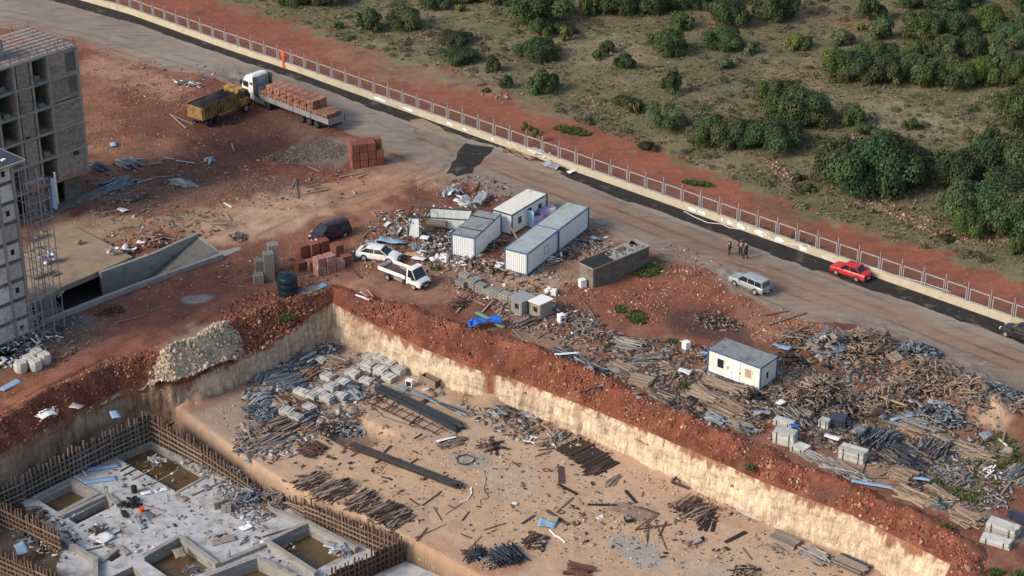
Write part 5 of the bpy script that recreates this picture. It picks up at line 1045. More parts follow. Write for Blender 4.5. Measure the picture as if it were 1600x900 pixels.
def car(name, label, px, py, hx, hy, L, Wd, H, st, gh, m, wb, r=.31, rear_dark=False, belt=.92, pil=(), side_open=None, cat='car'):
    """x forward. gh=(rear base x, rear top x, front top x, front base x)"""
    t = thing(name, label, cat, G(px, py), wang(px, py, hx, hy)); w = Wd / 2
    body = hull([(x * L, z, w * k) for x, z, k in st], .22, m, t)
    rb, rt, ft, fb = [q * L for q in gh]; wl, wu = w * .90, w * .74
    zb = belt - .03; zt = H
    V = [(rb, -wl, zb), (fb, -wl, zb), (fb, wl, zb), (rb, wl, zb), (rt, -wu, zt - .03), (ft, -wu, zt - .03), (ft, wu, zt - .03), (rt, wu, zt - .03)]
    for nm, f_ in (('windscreen', (1, 2, 6, 5)), ('rear_window', (3, 0, 4, 7)), ('side_window', (0, 1, 5, 4)), ('side_window', (2, 3, 7, 6))):
        q = [Vector(V[i]) for i in f_]; nn = (q[1] - q[0]).cross(q[2] - q[1]).normalized() * .02
        if nm == 'side_window' and side_open: continue
        MB().add([p - nn for p in q] + q, [(4, 5, 6, 7), (3, 2, 1, 0), (0, 1, 5, 4), (1, 2, 6, 5), (2, 3, 7, 6), (3, 0, 4, 7)]).build(nm, 'glass', t)
    b = MB(); 
    roof = [(rt - .05, wu + .03), ((rt + ft) / 2, wu + .05), (ft + .04, wu + .03)]; vs = []
    for x, y in roof:
        for yy, dz in ((-1, 0), (-.9, .035), (0, .06), (.9, .035), (1, 0)): vs.append((x, y * yy, zt - .03 + dz))
    for x, y in roof:
        for yy in (-1, -.9, 0, .9, 1): vs.append((x, y * yy, zt - .07))
    fs = []
    for i in range(2):
        for j in range(4): fs += [(i * 5 + j, i * 5 + j + 1, (i + 1) * 5 + j + 1, (i + 1) * 5 + j)[::-1], (15 + i * 5 + j, 15 + i * 5 + j + 1, 15 + (i + 1) * 5 + j + 1, 15 + (i + 1) * 5 + j)]
        for j in (0, 4): fs.append((i * 5 + j, (i + 1) * 5 + j, 15 + (i + 1) * 5 + j, 15 + i * 5 + j))
    for i in (0, 2):
        for j in range(4): fs.append((i * 5 + j, i * 5 + j + 1, 15 + i * 5 + j + 1, 15 + i * 5 + j))
    b.add(vs, fs).build('roof', m, t, True)
    for s in (-1, 1):
        for (x0, x1, tw) in [(rb, rt, .13), (fb, ft, .07)] + [(q * L, q * L + .02, .07) for q in pil]:
            MB().bar((x0, s * (wl + .004), zb - .02), (x1, s * (wu + .006), zt - .04), tw, .05).build('pillar', m, t)
        MB().bx(fb - .45, fb - .28, s * w - .02 + s * .08, s * w + .02 + s * .10, belt, belt + .13).build('mirror', m, t)
        MB().bx(rb + .02, fb - .02, s * (w + .004) - .006, s * (w + .004) + .006, .38, .42).build('side_trim', 'plastic', t)
        for q in (.02, -.16):
            MB().bx(q * L, q * L + .16, s * (w * 1.01) - .012, s * (w * 1.01) + .012, belt - .2, belt - .17).build('door_handle', m, t)
        MB().bx(L / 2 - .12, L / 2 - .005, s * w * .62 - .17, s * w * .62 + .17, .60, .74).build('headlight', 'lamp', t)
        MB().bx(-L / 2 + .0, -L / 2 + .1, s * w * .70 - .15, s * w * .70 + .15, .64, .80).build('tail_light', 'redlamp', t)
        for xx in (wb / 2 + .05, -wb / 2 + .05):
            a_ = [(xx + (r + .07) * math.cos(q), (r + .07) * math.sin(q) + r) for q in np.linspace(-.35, math.pi + .35, 12)]
            vs = [(x, s * (w * 1.012), z) for x, z in a_] + [(x, s * (w * .7), z) for x, z in a_]; k = len(a_)
            MB().add(vs, [tuple(range(k)), tuple(range(2 * k - 1, k - 1, -1))] + [(i, i + k, i + 1 + k, i + 1) for i in range(k - 1)] + [(k - 1, 2 * k - 1, k, 0)]).build('wheel_arch', 'plastic', t)
            wheel(t, xx, s * (w - .09), r, .22, s)
    MB().bx(L / 2 - .06, L / 2 + .05, -w * .86, w * .86, .26, .46).build('front_bumper', 'plastic', t); MB().bx(-L / 2 - .05, -L / 2 + .06, -w * .86, w * .86, .28, .48).build('rear_bumper', 'plastic', t)
    MB().bx(L / 2 - .02, L / 2 + .02, -w * .38, w * .38, .58, .72).build('grille', 'plastic', t); MB().bx(L / 2 + .05, L / 2 + .06, -.26, .26, .32, .43).build('number_plate', 'p_white', t); MB().bx(-L / 2 - .06, -L / 2 - .05, -.26, .26, .36, .47).build('number_plate', 'p_white', t)
    return t
SED = [(-.5, .70, .84), (-.485, .92, .93), (-.40, .96, .98), (-.2, .95, 1), (.1, .95, 1), (.24, .93, 1), (.38, .84, .97), (.46, .76, .90), (.495, .62, .80)]
OLD = [(-.5, .72, .93), (-.495, .88, .96), (-.40, .90, .98), (-.2, .90, 1), (.1, .90, 1), (.24, .88, 1), (.40, .82, .98), (.49, .77, .95), (.5, .62, .94)]
VAN = [(-.5, .70, .9), (-.495, .98, .96), (-.4, 1.0, 1), (.1, 1.0, 1), (.28, 1.0, 1), (.40, .92, .97), (.47, .80, .92), (.5, .6, .82)]
car('parked_car', 'white modern saloon car parked beside the flatbed pickup', 592, 405, 36, 5.5, 4.55, 1.78, 1.45, SED, (-.44, -.24, .10, .29), M['p_white'], 2.7, .33, pil=(-.05,))
car('parked_car', 'red boxy old saloon car parked on the asphalt strip by the wall', 1329, 431, -35, -12, 4.1, 1.62, 1.42, OLD, (-.36, -.22, .10, .24), M['p_red'], 2.4, .29, pil=(-.06,), belt=.88)
car('parked_car', 'silver station wagon parked on the dusty road edge', 1172, 450, -31, -13, 4.35, 1.68, 1.45, OLD, (-.485, -.43, .12, .27), M['p_silver'], 2.6, .30, pil=(-.05, -.25), belt=.88, cat='car')
car('parked_car', 'dark car at the right picture edge in front of the wall', 1597, 529, -35, -12.5, 4.3, 1.72, 1.42, SED, (-.42, -.25, .10, .27), M['p_black'], 2.6, .31, pil=(-.06,))
car('parked_van', 'dark purple minivan standing alone on the red yard', 516, 372, -34, 11, 4.4, 1.80, 1.78, VAN, (-.49, -.44, .16, .36), M['p_purple'], 2.7, .32, pil=(-.12, .08), belt=1.0, cat='van')
for s in (-1, 1): pass
# flatbed pickup
t = thing('flatbed_pickup', 'white pickup truck with an open drop-side bed beside the white saloon car', 'pickup', G(633, 440), wang(633, 440, 38, 14.5)); L = 5.6; w = .98
hull([(1.0, 1.18, w * .97), (1.15, 1.22, w), (1.75, 1.2, w), (2.35, 1.05, w * .97), (2.68, .88, w * .9), (2.8, .62, w * .82)], .35, M['p_white'], t)
V = [(1.05, -.88, 1.18), (2.2, -.88, 1.12), (2.2, .88, 1.12), (1.05, .88, 1.18), (1.08, -.78, 2.0), (1.62, -.72, 2.02), (1.62, .72, 2.02), (1.08, .78, 2.0)]
for nm, f_ in (('windscreen', (1, 2, 6, 5)), ('rear_window', (3, 0, 4, 7)), ('side_window', (0, 1, 5, 4)), ('side_window', (2, 3, 7, 6))):
    q = [Vector(V[i]) for i in f_]; nn = (q[1] - q[0]).cross(q[2] - q[1]).normalized() * .02; MB().add([p - nn for p in q] + q, [(4, 5, 6, 7), (3, 2, 1, 0), (0, 1, 5, 4), (1, 2, 6, 5), (2, 3, 7, 6), (3, 0, 4, 7)]).build(nm, 'glass', t)
hull([(1.0, 2.07, .78), (1.2, 2.1, .81), (1.55, 2.08, .79), (1.72, 2.02, .73)], 1.94, M['p_white'], t, 'roof')
for s in (-1, 1):
    MB().bar((1.08, s * .9, 1.1), (1.1, s * .79, 2.0), .16, .06).build('pillar', 'p_white', t); MB().bar((2.22, s * .9, 1.1), (1.64, s * .745, 2.0), .07, .06).build('pillar', 'p_white', t)
    MB().bx(1.9, 2.1, s * 1.12 - .09, s * 1.12 + .09, 1.2, 1.42).build('mirror', 'plastic', t); MB().bx(2.62, 2.76, s * .62 - .16, s * .62 + .16, .74, .92).build('headlight', 'lamp', t)
    for x in (1.95, -1.55): wheel(t, x, s * .84, .35, .24, s)
    MB().bx(1.2, 2.3, s * (w + .004) - .008, s * (w + .004) + .008, .5, .62).build('side_trim', 'plastic', t)
    MB().bx(-2.75, .9, s * 1.0 - .025, s * 1.0 + .025, .92, 1.32).build('drop_side', 'p_white', t)
MB().bx(2.72, 2.86, -.8, .8, .38, .66).build('front_bumper', 'plastic', t); MB().bx(2.70, 2.80, -.42, .42, .68, .84).build('grille', 'plastic', t)
MB().bx(-2.78, -2.73, -1.0, 1.0, .92, 1.32).build('tailgate', 'p_white', t); MB().bx(.86, .92, -1.0, 1.0, .92, 1.75).build('headboard', 'darksteel', t); MB().bx(-2.73, .86, -.97, .97, .84, .92).build('bed', 'woodd', t)
MB().bx(-2.7, 1.2, -.45, .45, .45, .82).build('chassis', 'plastic', t); MB().bx(-.7, .5, -.95, -.6, .45, .8).build('tool_box', 'steel', t)
MB().bx(2.86, 2.87, -.26, .26, .42, .54).build('number_plate', 'p_white', t)
tt = thing('loose_board', 'pale board lying in the bed of the white pickup', 'board', W(636, 423, .95), wang(636, 423, 20, 10)); MB().box((0, 0, .08), (2.0, .35, .05), ry=.03).build('plank', 'wood', tt)
# dump truck
t = thing('dump_truck', 'dusty yellow dump truck loaded with dark gravel standing on red soil', 'dump truck', G(347, 183), wang(347, 180, 40, -16.5)); w = 1.25
MB().bx(-4.0, 4.0, -.45, .45, .75, 1.05).build('chassis', 'plastic', t)
fl_, ml, mr = [], None, None
MB().bx(-4.3, 1.7, -w, w, 1.15, 1.3).build('tub_floor', 'tub', t)
for s in (-1, 1):
    MB().box((-1.3, s * w, 2.05), (6.0, .07, 1.5)).build('tub_side', 'tub', t)
    for k in range(13): MB().bx(-4.2 + k * .47, -4.2 + k * .47 + .16, s * (w + .035) - (.14 if s < 0 else 0), s * (w + .035) + (.14 if s > 0 else 0), 1.3, 2.72).build('side_rib', 'tub', t)
    MB().bx(-4.3, 1.7, s * w - .06, s * w + .06, 2.78, 2.88).build('tub_rail', 'rust', t)
    for x in (-3.1, -1.75): wheel(t, x, s * 1.02, .52, .42, s, True)
    wheel(t, 2.95, s * 1.05, .52, .32, s)
    MB().bx(2.3, 3.6, s * 1.05 - .25, s * 1.05 + .25, 1.04, 1.2).build('mudguard', 'p_yellow', t)
    MB().bx(3.75, 3.85, s * .85 - .18, s * .85 + .18, .9, 1.1).build('headlight', 'lamp', t); MB().bx(3.35, 3.5, s * 1.42 - .08, s * 1.42 + .08, 1.9, 2.4).build('mirror', 'plastic', t)
MB().box((-4.32, 0, 2.0), (.08, 2 * w, 1.55), ry=.06).build('tailgate', 'tub', t); MB().bx(1.68, 1.76, -w, w, 1.2, 3.2).build('headboard', 'p_yellow', t); MB().box((2.15, 0, 3.22), (.95, 2 * w, .06), ry=-.12).build('cab_guard', 'p_yellow', t)
b = MB(); gx, gy = 22, 10; vs = [(-4.25 + 5.9 * i / (gx - 1), -w + .05 + (2 * w - .1) * j / (gy - 1), 2.66 + .85 * math.sin(math.pi * j / (gy - 1)) * math.sin(math.pi * (i + 1) / (gx + 1)) ** .6 * (.75 + .25 * math.sin(i * .5 + 1)) + random.uniform(-.04, .04)) for i in range(gx) for j in range(gy)]
b.add(vs, [(i * gy + j, (i + 1) * gy + j, (i + 1) * gy + j + 1, i * gy + j + 1) for i in range(gx - 1) for j in range(gy - 1)]); b.build('gravel_load', 'gravelload', t, True)
hull([(2.0, 1.9, 1.12), (2.05, 1.95, 1.14), (3.7, 1.9, 1.14), (3.85, 1.75, 1.1)], .85, M['p_yellow'], t, 'cab')
V = [(2.1, -1.06, 1.9), (3.78, -1.06, 1.86), (3.78, 1.06, 1.86), (2.1, 1.06, 1.9), (2.12, -1.02, 2.62), (3.6, -.98, 2.62), (3.6, .98, 2.62), (2.12, 1.02, 2.62)]
for nm, f_ in (('windscreen', (1, 2, 6, 5)), ('side_window', (0, 1, 5, 4)), ('side_window', (2, 3, 7, 6)), ('rear_window', (3, 0, 4, 7))):
    q = [Vector(V[i]) for i in f_]; nn = (q[1] - q[0]).cross(q[2] - q[1]).normalized() * .02; MB().add([p - nn for p in q] + q, [(4, 5, 6, 7), (3, 2, 1, 0), (0, 1, 5, 4), (1, 2, 6, 5), (2, 3, 7, 6), (3, 0, 4, 7)]).build(nm, 'glass', t)
hull([(2.05, 2.72, 1.06), (2.3, 2.76, 1.08), (3.4, 2.74, 1.06), (3.68, 2.68, 1.0)], 2.56, M['p_yellow'], t, 'cab_roof'); MB().bx(2.7, 3.2, -.3, .3, 2.77, 2.82).build('roof_hatch', 'plastic', t)
for s in (-1, 1):
    for x0, x1 in ((2.12, 2.12), (2.85, 2.85), (3.8, 3.62)): MB().bar((x0, s * 1.07, 1.88), (x1, s * 1.01, 2.6), .14 if x0 < 2.5 else .09, .06).build('pillar', 'p_yellow', t)
MB().bx(3.8, 3.98, -1.15, 1.15, .55, .88).build('front_bumper', 'plastic', t); MB().bx(3.83, 3.87, -.7, .7, 1.15, 1.6).build('grille', 'plastic', t)
# articulated truck
o, rz, LT, WT = frame3((404, 146), (521, 190), (543, 179), 1.75); LT = 12.6; WT = 2.5
t = thing('lorry_with_trailer', 'white-cabbed lorry with a long grey flat trailer carrying brick packs', 'lorry', o, rz)
MB().bx(0, LT, 0, WT, 1.05, 1.2).build('trailer_bed', 'p_grey', t)
for y in (0, WT):
    for k in range(4): MB().bx(k * LT / 4 + .04, (k + 1) * LT / 4 - .04, y - .03, y + .03, 1.22, 1.75).build('drop_side', 'p_grey', t)
    for k in range(5): MB().bx(k * LT / 4 - .04, k * LT / 4 + .04, y - .05, y + .05, 1.0, 1.82).build('stake', 'darksteel', t)
MB().bx(LT - .03, LT + .03, .06, WT - .06, 1.0, 1.75).build('tailboard', 'p_grey', t); MB().bx(0, .06, .06, WT - .06, 1.2, 2.5).build('headboard', 'p_grey', t)
MB().bx(.5, LT - .3, WT / 2 - .5, WT / 2 + .5, .75, 1.04).build('trailer_chassis', 'plastic', t)
for s, y in ((-1, .2), (1, WT - .2)):
    for x in (LT - 4.9, LT - 3.6, LT - 2.3): wheel(t, x, y, .5, .36, s, True)
    wheel(t, 1.55, y, .5, .5, s, True); wheel(t, -2.2, y, .5, .32, s)
    MB().bx(3.0, LT - 5.7, y - .03, y + .03, .5, .95).build('side_guard', 'p_grey', t) if s > 0 else None
    MB().bx(-1.3, .9, y - .12, y + .12, .45, 1.0).build('side_skirt', 'p_grey', t)
MB().bx(LT - .3, LT - .2, .2, WT - .2, .5, .7).build('rear_guard', 'darksteel', t)
MB().bx(-3.1, 1.8, WT / 2 - .45, WT / 2 + .45, .6, .95).build('tractor_chassis', 'plastic', t)
cb = MB(); cs = [(-.95, 3.55, .0), (-1.2, 3.78, 0), (-2.3, 3.55, 0), (-2.75, 3.1, 0), (-3.15, 2.1, 0), (-3.25, 1.6, 0), (-3.25, .6, 0), (-.95, .6, 0)]
vs = [(x, .04 + (.08 if z > 3 else 0), z) for x, z, _ in cs] + [(x, WT - .04 - (.08 if z > 3 else 0), z) for x, z, _ in cs]; k = len(cs)
cb.add(vs, [tuple(range(k)), tuple(range(2 * k - 1, k - 1, -1))] + [(i, i + k, (i + 1) % k + k, (i + 1) % k) for i in range(k)]).build('cab', 'p_white', t, bevel=.06)
MB().add([(-2.76, .2, 3.02), (-2.76, WT - .2, 3.02), (-3.17, WT - .16, 2.14), (-3.17, .16, 2.14)] + [(-2.80, .2, 3.04), (-2.80, WT - .2, 3.04), (-3.21, WT - .16, 2.16), (-3.21, .16, 2.16)], [(0, 1, 2, 3), (7, 6, 5, 4), (0, 4, 5, 1), (1, 5, 6, 2), (2, 6, 7, 3), (3, 7, 4, 0)]).build('windscreen', 'glass', t)
for y in (.02, WT - .02):
    MB().bx(-2.85, -1.95, y - .03, y + .03, 2.05, 2.75).build('side_window', 'glass', t); MB().bx(-1.5, -1.2, y - .03, y + .03, 2.5, 2.8).build('side_window', 'glass', t)
    MB().bx(-3.35, -3.2, y - .1, y + .1, 2.1, 2.7).build('mirror', 'plastic', t)
    MB().box((-.62, y, 2.5), (.75, .05, 2.3)).build('side_deflector', 'plastic', t)
MB().bx(-.98, -.9, .2, WT - .2, .9, 3.5).build('cab_rear', 'p_silver', t); MB().bx(-3.32, -3.22, .1, WT - .1, .45, .95).build('front_bumper', 'p_white', t); MB().bx(-3.29, -3.25, .35, WT - .35, 1.0, 1.6).build('grille', 'plastic', t)
MB().cyl((-.5, .5, 1.2), (-.5, WT - .5, 1.2), .3, 12).build('air_tank', 'galv', t)
hs = [1, 2, 2, 2, 2, 2, 2, 2, 1, 1]
for i, h_ in enumerate(hs):
    for j in range(2):
        for k in range(h_):
            q = Vector(o) + Vector((math.cos(rz), math.sin(rz), 0)) * (.72 + i * 1.21) + Vector((-math.sin(rz), math.cos(rz), 0)) * (.65 + j * 1.2); q.z = 1.21 + k * 1.02
            pack('brickl', q, rz + random.uniform(-.02, .02), f'red brick pack on the trailer, {("near", "far")[j]} side {("lower", "upper")[k]} layer, {ORD[i]} from the cab', 'brick packs on the trailer', (1.06, 1.06, .99))
# ================================================================== people
def person(label, px, py, face, pose, coat, hair, h=1.75):
    t = thing('person', label, 'person', G(px, py), face); k = h / 1.75
    st, arm = pose
    J = {'pel': (0, 0, .96), 'chest': (.02, 0, 1.28), 'neck': (.02, 0, 1.50), 'hips_l': (0, .10, .92), 'hips_r': (0, -.10, .92), 'kn_l': (.06 + st * .3, .12, .50), 'kn_r': (.05 - st * .1, -.12, .50), 'an_l': (st * .5, .13, .09), 'an_r': (-st * .55, -.13, .09),
         'to_l': (st * .5 + .19, .15, .045), 'to_r': (-st * .55 + .19, -.15, .045), 'sh_l': (.0, .20, 1.44), 'sh_r': (.0, -.20, 1.44), 'el_l': (-.04 + arm * .1, .27, 1.16), 'el_r': (-.04, -.27, 1.16), 'wr_l': (.08 + arm * .25, .24 - arm * .12, .94 + arm * .25), 'wr_r': (.10, -.25, .93)}
    def skin(name, segs, rad, m, par, root):
        ids = []; [ids.append(x) for s_ in segs for x in s_ if x not in ids]
        me = bpy.data.meshes.new(name); me.from_pydata([Vector(J[i]) * k for i in ids], [(ids.index(a), ids.index(b)) for a, b in segs], [])
        o = link(name, me, par); sm_ = o.modifiers.new('skin', 'SKIN'); sv_ = me.skin_vertices[0].data if me.skin_vertices else None
        if sv_ is None:
            bm = bmesh.new(); bm.from_mesh(me); lay = bm.verts.layers.skin.verify(); bm.to_mesh(me); bm.free(); sv_ = me.skin_vertices[0].data
        for i, n_ in enumerate(ids): sv_[i].radius = (rad[n_][0] * k, rad[n_][-1] * k); sv_[i].use_root = n_ == root
        ss = o.modifiers.new('sub', 'SUBSURF'); ss.levels = 1; ss.render_levels = 1; me.materials.append(M[m]); return o
    R = {'pel': (.16, .11), 'chest': (.17, .12), 'neck': (.065, .065), 'hips_l': (.095,), 'hips_r': (.095,), 'kn_l': (.062,), 'kn_r': (.062,), 'an_l': (.045,), 'an_r': (.045,), 'to_l': (.035,), 'to_r': (.035,), 'sh_l': (.07,), 'sh_r': (.07,), 'el_l': (.05,), 'el_r': (.05,), 'wr_l': (.035,), 'wr_r': (.035,),
         'hd0': (.06,), 'hd1': (.095, .085), 'hd2': (.07, .065), 'ha_l': (.04, .025), 'ha_r': (.04, .025)}
    J.update(hd0=(.02, 0, 1.53), hd1=(.04, 0, 1.65), hd2=(.03, 0, 1.74), ha_l=tuple(a + b for a, b in zip(J['wr_l'], (.05, -.01, -.07))), ha_r=tuple(a + b for a, b in zip(J['wr_r'], (.05, 0, -.08))))
    body = skin('body', [('pel', 'chest'), ('chest', 'neck'), ('neck', 'hd0'), ('hd0', 'hd1'), ('hd1', 'hd2'), ('pel', 'hips_l'), ('pel', 'hips_r'), ('hips_l', 'kn_l'), ('kn_l', 'an_l'), ('hips_r', 'kn_r'), ('kn_r', 'an_r'), ('chest', 'sh_l'), ('chest', 'sh_r'), ('sh_l', 'el_l'), ('el_l', 'wr_l'), ('wr_l', 'ha_l'), ('sh_r', 'el_r'), ('el_r', 'wr_r'), ('wr_r', 'ha_r')], R, 'skin', t, 'pel')
    for q in R: R[q] = tuple(x * 1.22 + .008 for x in R[q])
    R['pel'] = (.19, .15); R['chest'] = (.205, .155)
    skin('jacket', [('pel', 'chest'), ('chest', 'neck'), ('chest', 'sh_l'), ('chest', 'sh_r'), ('sh_l', 'el_l'), ('el_l', 'wr_l'), ('sh_r', 'el_r'), ('el_r', 'wr_r')], {**R, 'neck': (.08, .08)}, coat, t, 'pel')
    skin('trousers', [('pel', 'hips_l'), ('pel', 'hips_r'), ('hips_l', 'kn_l'), ('kn_l', 'an_l'), ('hips_r', 'kn_r'), ('kn_r', 'an_r')], {**R, 'pel': (.15, .12)}, 'jeans', t, 'pel')
    for s in 'lr': skin('shoe', [('an_' + s, 'to_' + s)], {'an_' + s: (.062,), 'to_' + s: (.045,)}, 'rubber', t, 'an_' + s)
    o = link('hair', npmesh('hair', ICOV * np.array((.105, .095, .075)) * k + np.array((.015, 0, 1.735)) * k, ICOF, M[hair], None, True), t)
    o = link('nose', npmesh('nose', ICOV * np.array((.02, .014, .02)) * k + np.array((.135, 0, 1.655)) * k, ICOF, M['skin'], None, True), t)
    return t
person('person in a dark coat with light hair, raising one hand, leftmost of the three', 1140, 398, math.radians(200), (.12, 1), 'coat', 'hairg')
person('person in black with legs apart, middle of the three on the road', 1157, 399, math.radians(250), (.1, 0), 'coat', 'hairb', 1.8)
person('person in dark charcoal jacket with grey hair, rightmost of the three', 1165, 405, math.radians(140), (.35, .3), 'coat2', 'hairg', 1.78)
# ================================================================== piles
PM = {}
def pmesh(m, shape='box'):
    key = (m, shape)
    if key not in PM:
        if shape == 'box': b = MB().box((0, 0, 0), (1, 1, 1))
        elif shape == 'tube': b = MB().tube([(-.5, 0, 0), (.5, 0, 0)], .5, 6)
        elif shape == 'channel': b = MB().box((0, 0, -.4), (1, 1, .18)).box((0, -.45, 0), (1, .1, .62)).box((0, .45, 0), (1, .1, .62))
        elif shape == 'bent':
            b = MB(); vs = []
            for i in range(6):
                for y in (-.5, .5):
                    for z in (-.5, .5): vs.append((-.5 + i / 5, y + .12 * math.sin(i * 1.7), z + 4.5 * math.sin(i * .9) * .8))
            b.add(vs, [f_ for i in range(5) for f_ in ((4 * i, 4 * i + 4, 4 * i + 6, 4 * i + 2)[::-1], (4 * i + 1, 4 * i + 5, 4 * i + 7, 4 * i + 3), (4 * i, 4 * i + 1, 4 * i + 5, 4 * i + 4)[::-1], (4 * i + 2, 4 * i + 3, 4 * i + 7, 4 * i + 6))] + [(0, 1, 3, 2), (20, 22, 23, 21)])
        PM[key] = b.mesh('piece', m)
    return PM[key]
PIECE = {'wood': 'plank', 'woodp': 'plank', 'woodg': 'plank', 'woodd': 'plank', 'deckboard': 'plank', 'black': 'board', 'steel': 'steel_prop', 'bluegrey': 'steel_panel', 'darksteel': 'steel_bar', 'navy': 'steel_bar', 'rust': 'rusty_bar', 'white': 'panel', 'galv': 'metal_sheet', 'cloth': 'sheet'}
SHP = {'steel': 'tube', 'darksteel': 'tube', 'bluegrey': 'channel', 'galv': 'bent'}
def pile(label, px, py, dx, dy, L, a, b, h, n, style, mats, wt=(.12, .05), z=None, name=None, cat=None, group=None, extra=0, shp=None):
    h = h * (1.35 if (style == 'jumble' and n >= 120 and z is None) else 1.0)
    wood = mats[0].startswith(('wood', 'deckb'))
    name = name or ({'stack': 'timber_stack', 'heap': 'timber_pile', 'jumble': 'timber_heap'}[style] if wood else {'stack': 'steel_stack', 'heap': 'steel_pile', 'jumble': 'scrap_heap'}[style])
    cat = cat or ('timber' if wood else 'scrap metal'); o = G(px, py) if z is None else W(px, py, z)
    t = thing(name, label, cat, o, wang(px, py, dx, dy), group)
    def place(i, n):
        ln = L * random.uniform(.6, 1.08) if style != 'stack' else L * random.uniform(.93, 1.02)
        w_, th = wt[0] * random.uniform(.7, 1.3), wt[1] * random.uniform(.8, 1.3)
        if style == 'stack':
            per = max(1, int(b / (wt[0] * 1.08))); row, colm = i // per, i % per; inset = .06 * row * b / 2
            p = (random.uniform(-.04, .04) * L, -b / 2 + (colm + .5) * b / per * 1.0 + random.uniform(-.02, .02), wt[1] * (row + .5) * 1.12); r = (random.uniform(-.02, .02), 0, random.uniform(-.03, .03)); w_ = wt[0]; th = wt[1]
        else:
            q = math.sqrt(random.random()); ang = random.random() * 6.283; u, v = q * math.cos(ang), q * math.sin(ang)
            prf = max(0, 1 - q * q); zz = h * prf * random.random() ** .6 + th * .6 + .02
            jr = .20 if style == 'heap' else 1.6
            if style == 'heap': r = (random.uniform(-.25, .25), random.gauss(0, .04), random.gauss(0, jr * .8))
            else: r = (random.uniform(-.5, .5), random.gauss(0, .17), random.uniform(-jr, jr)); ln *= random.uniform(.5, 1.15)
            zz += abs(math.sin(r[1])) * ln * .25
            p = (u * a, v * b / 2, zz)
        return p, r, (ln, w_, th)
    for i in range(n):
        m = random.choice(mats); p, r, s_ = place(i, n); sh = (shp or SHP.get(m, 'box')); me = pmesh(m, sh)
        if sh == 'tube': s_ = (s_[0], min(s_[1], .085), min(s_[1], .085))
        if sh == 'bent': s_ = (s_[0], s_[1], .05)
        c = link(PIECE.get(m, 'piece'), me, t); c.location = p; c.rotation_euler = r; c.scale = s_
    if extra:
        pr = [place(i, extra) for i in range(extra)]; P = np.array([q[0] for q in pr]); P[:, 2] *= .75
        S = np.array([q[2] for q in pr]) * np.array((.6, 1, 1)); R = np.array([(q[1][0], q[1][1], q[1][2]) for q in pr])
        cd = {'wood': (.36, .25, .17), 'woodp': (.28, .18, .125), 'woodg': (.22, .185, .16), 'woodd': (.085, .06, .05), 'steel': (.26, .265, .28), 'bluegrey': (.17, .20, .235), 'darksteel': (.06, .065, .08), 'navy': (.03, .04, .09), 'rust': (.13, .06, .045), 'galv': (.4, .42, .45)}
        C = np.array([cd.get(random.choice(mats), (.3, .25, .2)) for _ in range(extra)]) * RS.uniform(.5, 1.3, (extra, 1))
        tag(link('small_pieces', instances('small_pieces', BOXV, BOXF, P, R, S, M['rock'], C), t), kind='stuff')
    return t
def board(label, x0, y0, x1, y1, m, w_=.14, th=.05, z=None, lift=(0, 0), group=None, name=None, cat=None, shp=None):
    a = G(x0, y0) if z is None else W(x0, y0, z); b = G(x1, y1) if z is None else W(x1, y1, z); L = math.hypot(b.x - a.x, b.y - a.y)
    nm = name or {'plank': 'plank', 'board': 'board', 'steel_prop': 'steel_prop', 'steel_panel': 'metal_strip', 'steel_bar': 'steel_bar', 'rusty_bar': 'rebar', 'metal_sheet': 'metal_strip', 'panel': 'white_board'}.get(PIECE.get(m), 'board')
    o = link(nm, pmesh(m, shp or 'box')); o.location = (a + b) / 2 + Vector((0, 0, th / 2 + .02 + (lift[0] + lift[1]) / 2)); o.scale = (L, w_, th)
    o.rotation_euler = (0, math.atan2(lift[0] - lift[1], L), math.atan2(b.y - a.y, b.x - a.x)); return tag(o, label, cat or ('board' if m.startswith('wood') or m == 'black' else 'metal'), group)
def sheetobj(label, px, py, dx, dy, L, Wd, m, z=None, cr=.15, name='crumpled_sheet', cat='sheet', lift=.1, seed=0, n=10, rx=0.):
    o0 = G(px, py) if z is None else W(px, py, z); k = max(4, int(n * Wd / L)); xs = np.linspace(-L / 2, L / 2, n); ys = np.linspace(-Wd / 2, Wd / 2, k); X, Y = np.meshgrid(xs, ys); X = X.ravel(); Y = Y.ravel()
    Z = cr * 3 * (fbm(X + seed * 7.7, Y + seed * 3.1, max(.7, L / 4), 3)) + abs(cr) * .6 + lift
    X = X + cr * 1.2 * fbm(X + 5, Y + seed, .9, 2); Y = Y + cr * 1.5 * fbm(X + 15, Y + seed, .9, 2)
    i = (np.arange(k - 1)[:, None] * n + np.arange(n - 1)[None]).ravel(); F = np.stack([i, i + 1, i + n + 1, i + n], 1)
    o = link(name, npmesh(name, np.stack([X, Y, Z], 1), F, M[m], None, False)); o.location = o0; o.rotation_euler = (rx, 0, wang(px, py, dx, dy))
    sd = o.modifiers.new('thickness', 'SOLIDIFY'); sd.thickness = .02; return tag(o, label, cat)
# ================================================================== inside the excavation
wd, gp = ['woodp', 'wood', 'woodg'], ['bluegrey', 'steel', 'darksteel']
P = pile
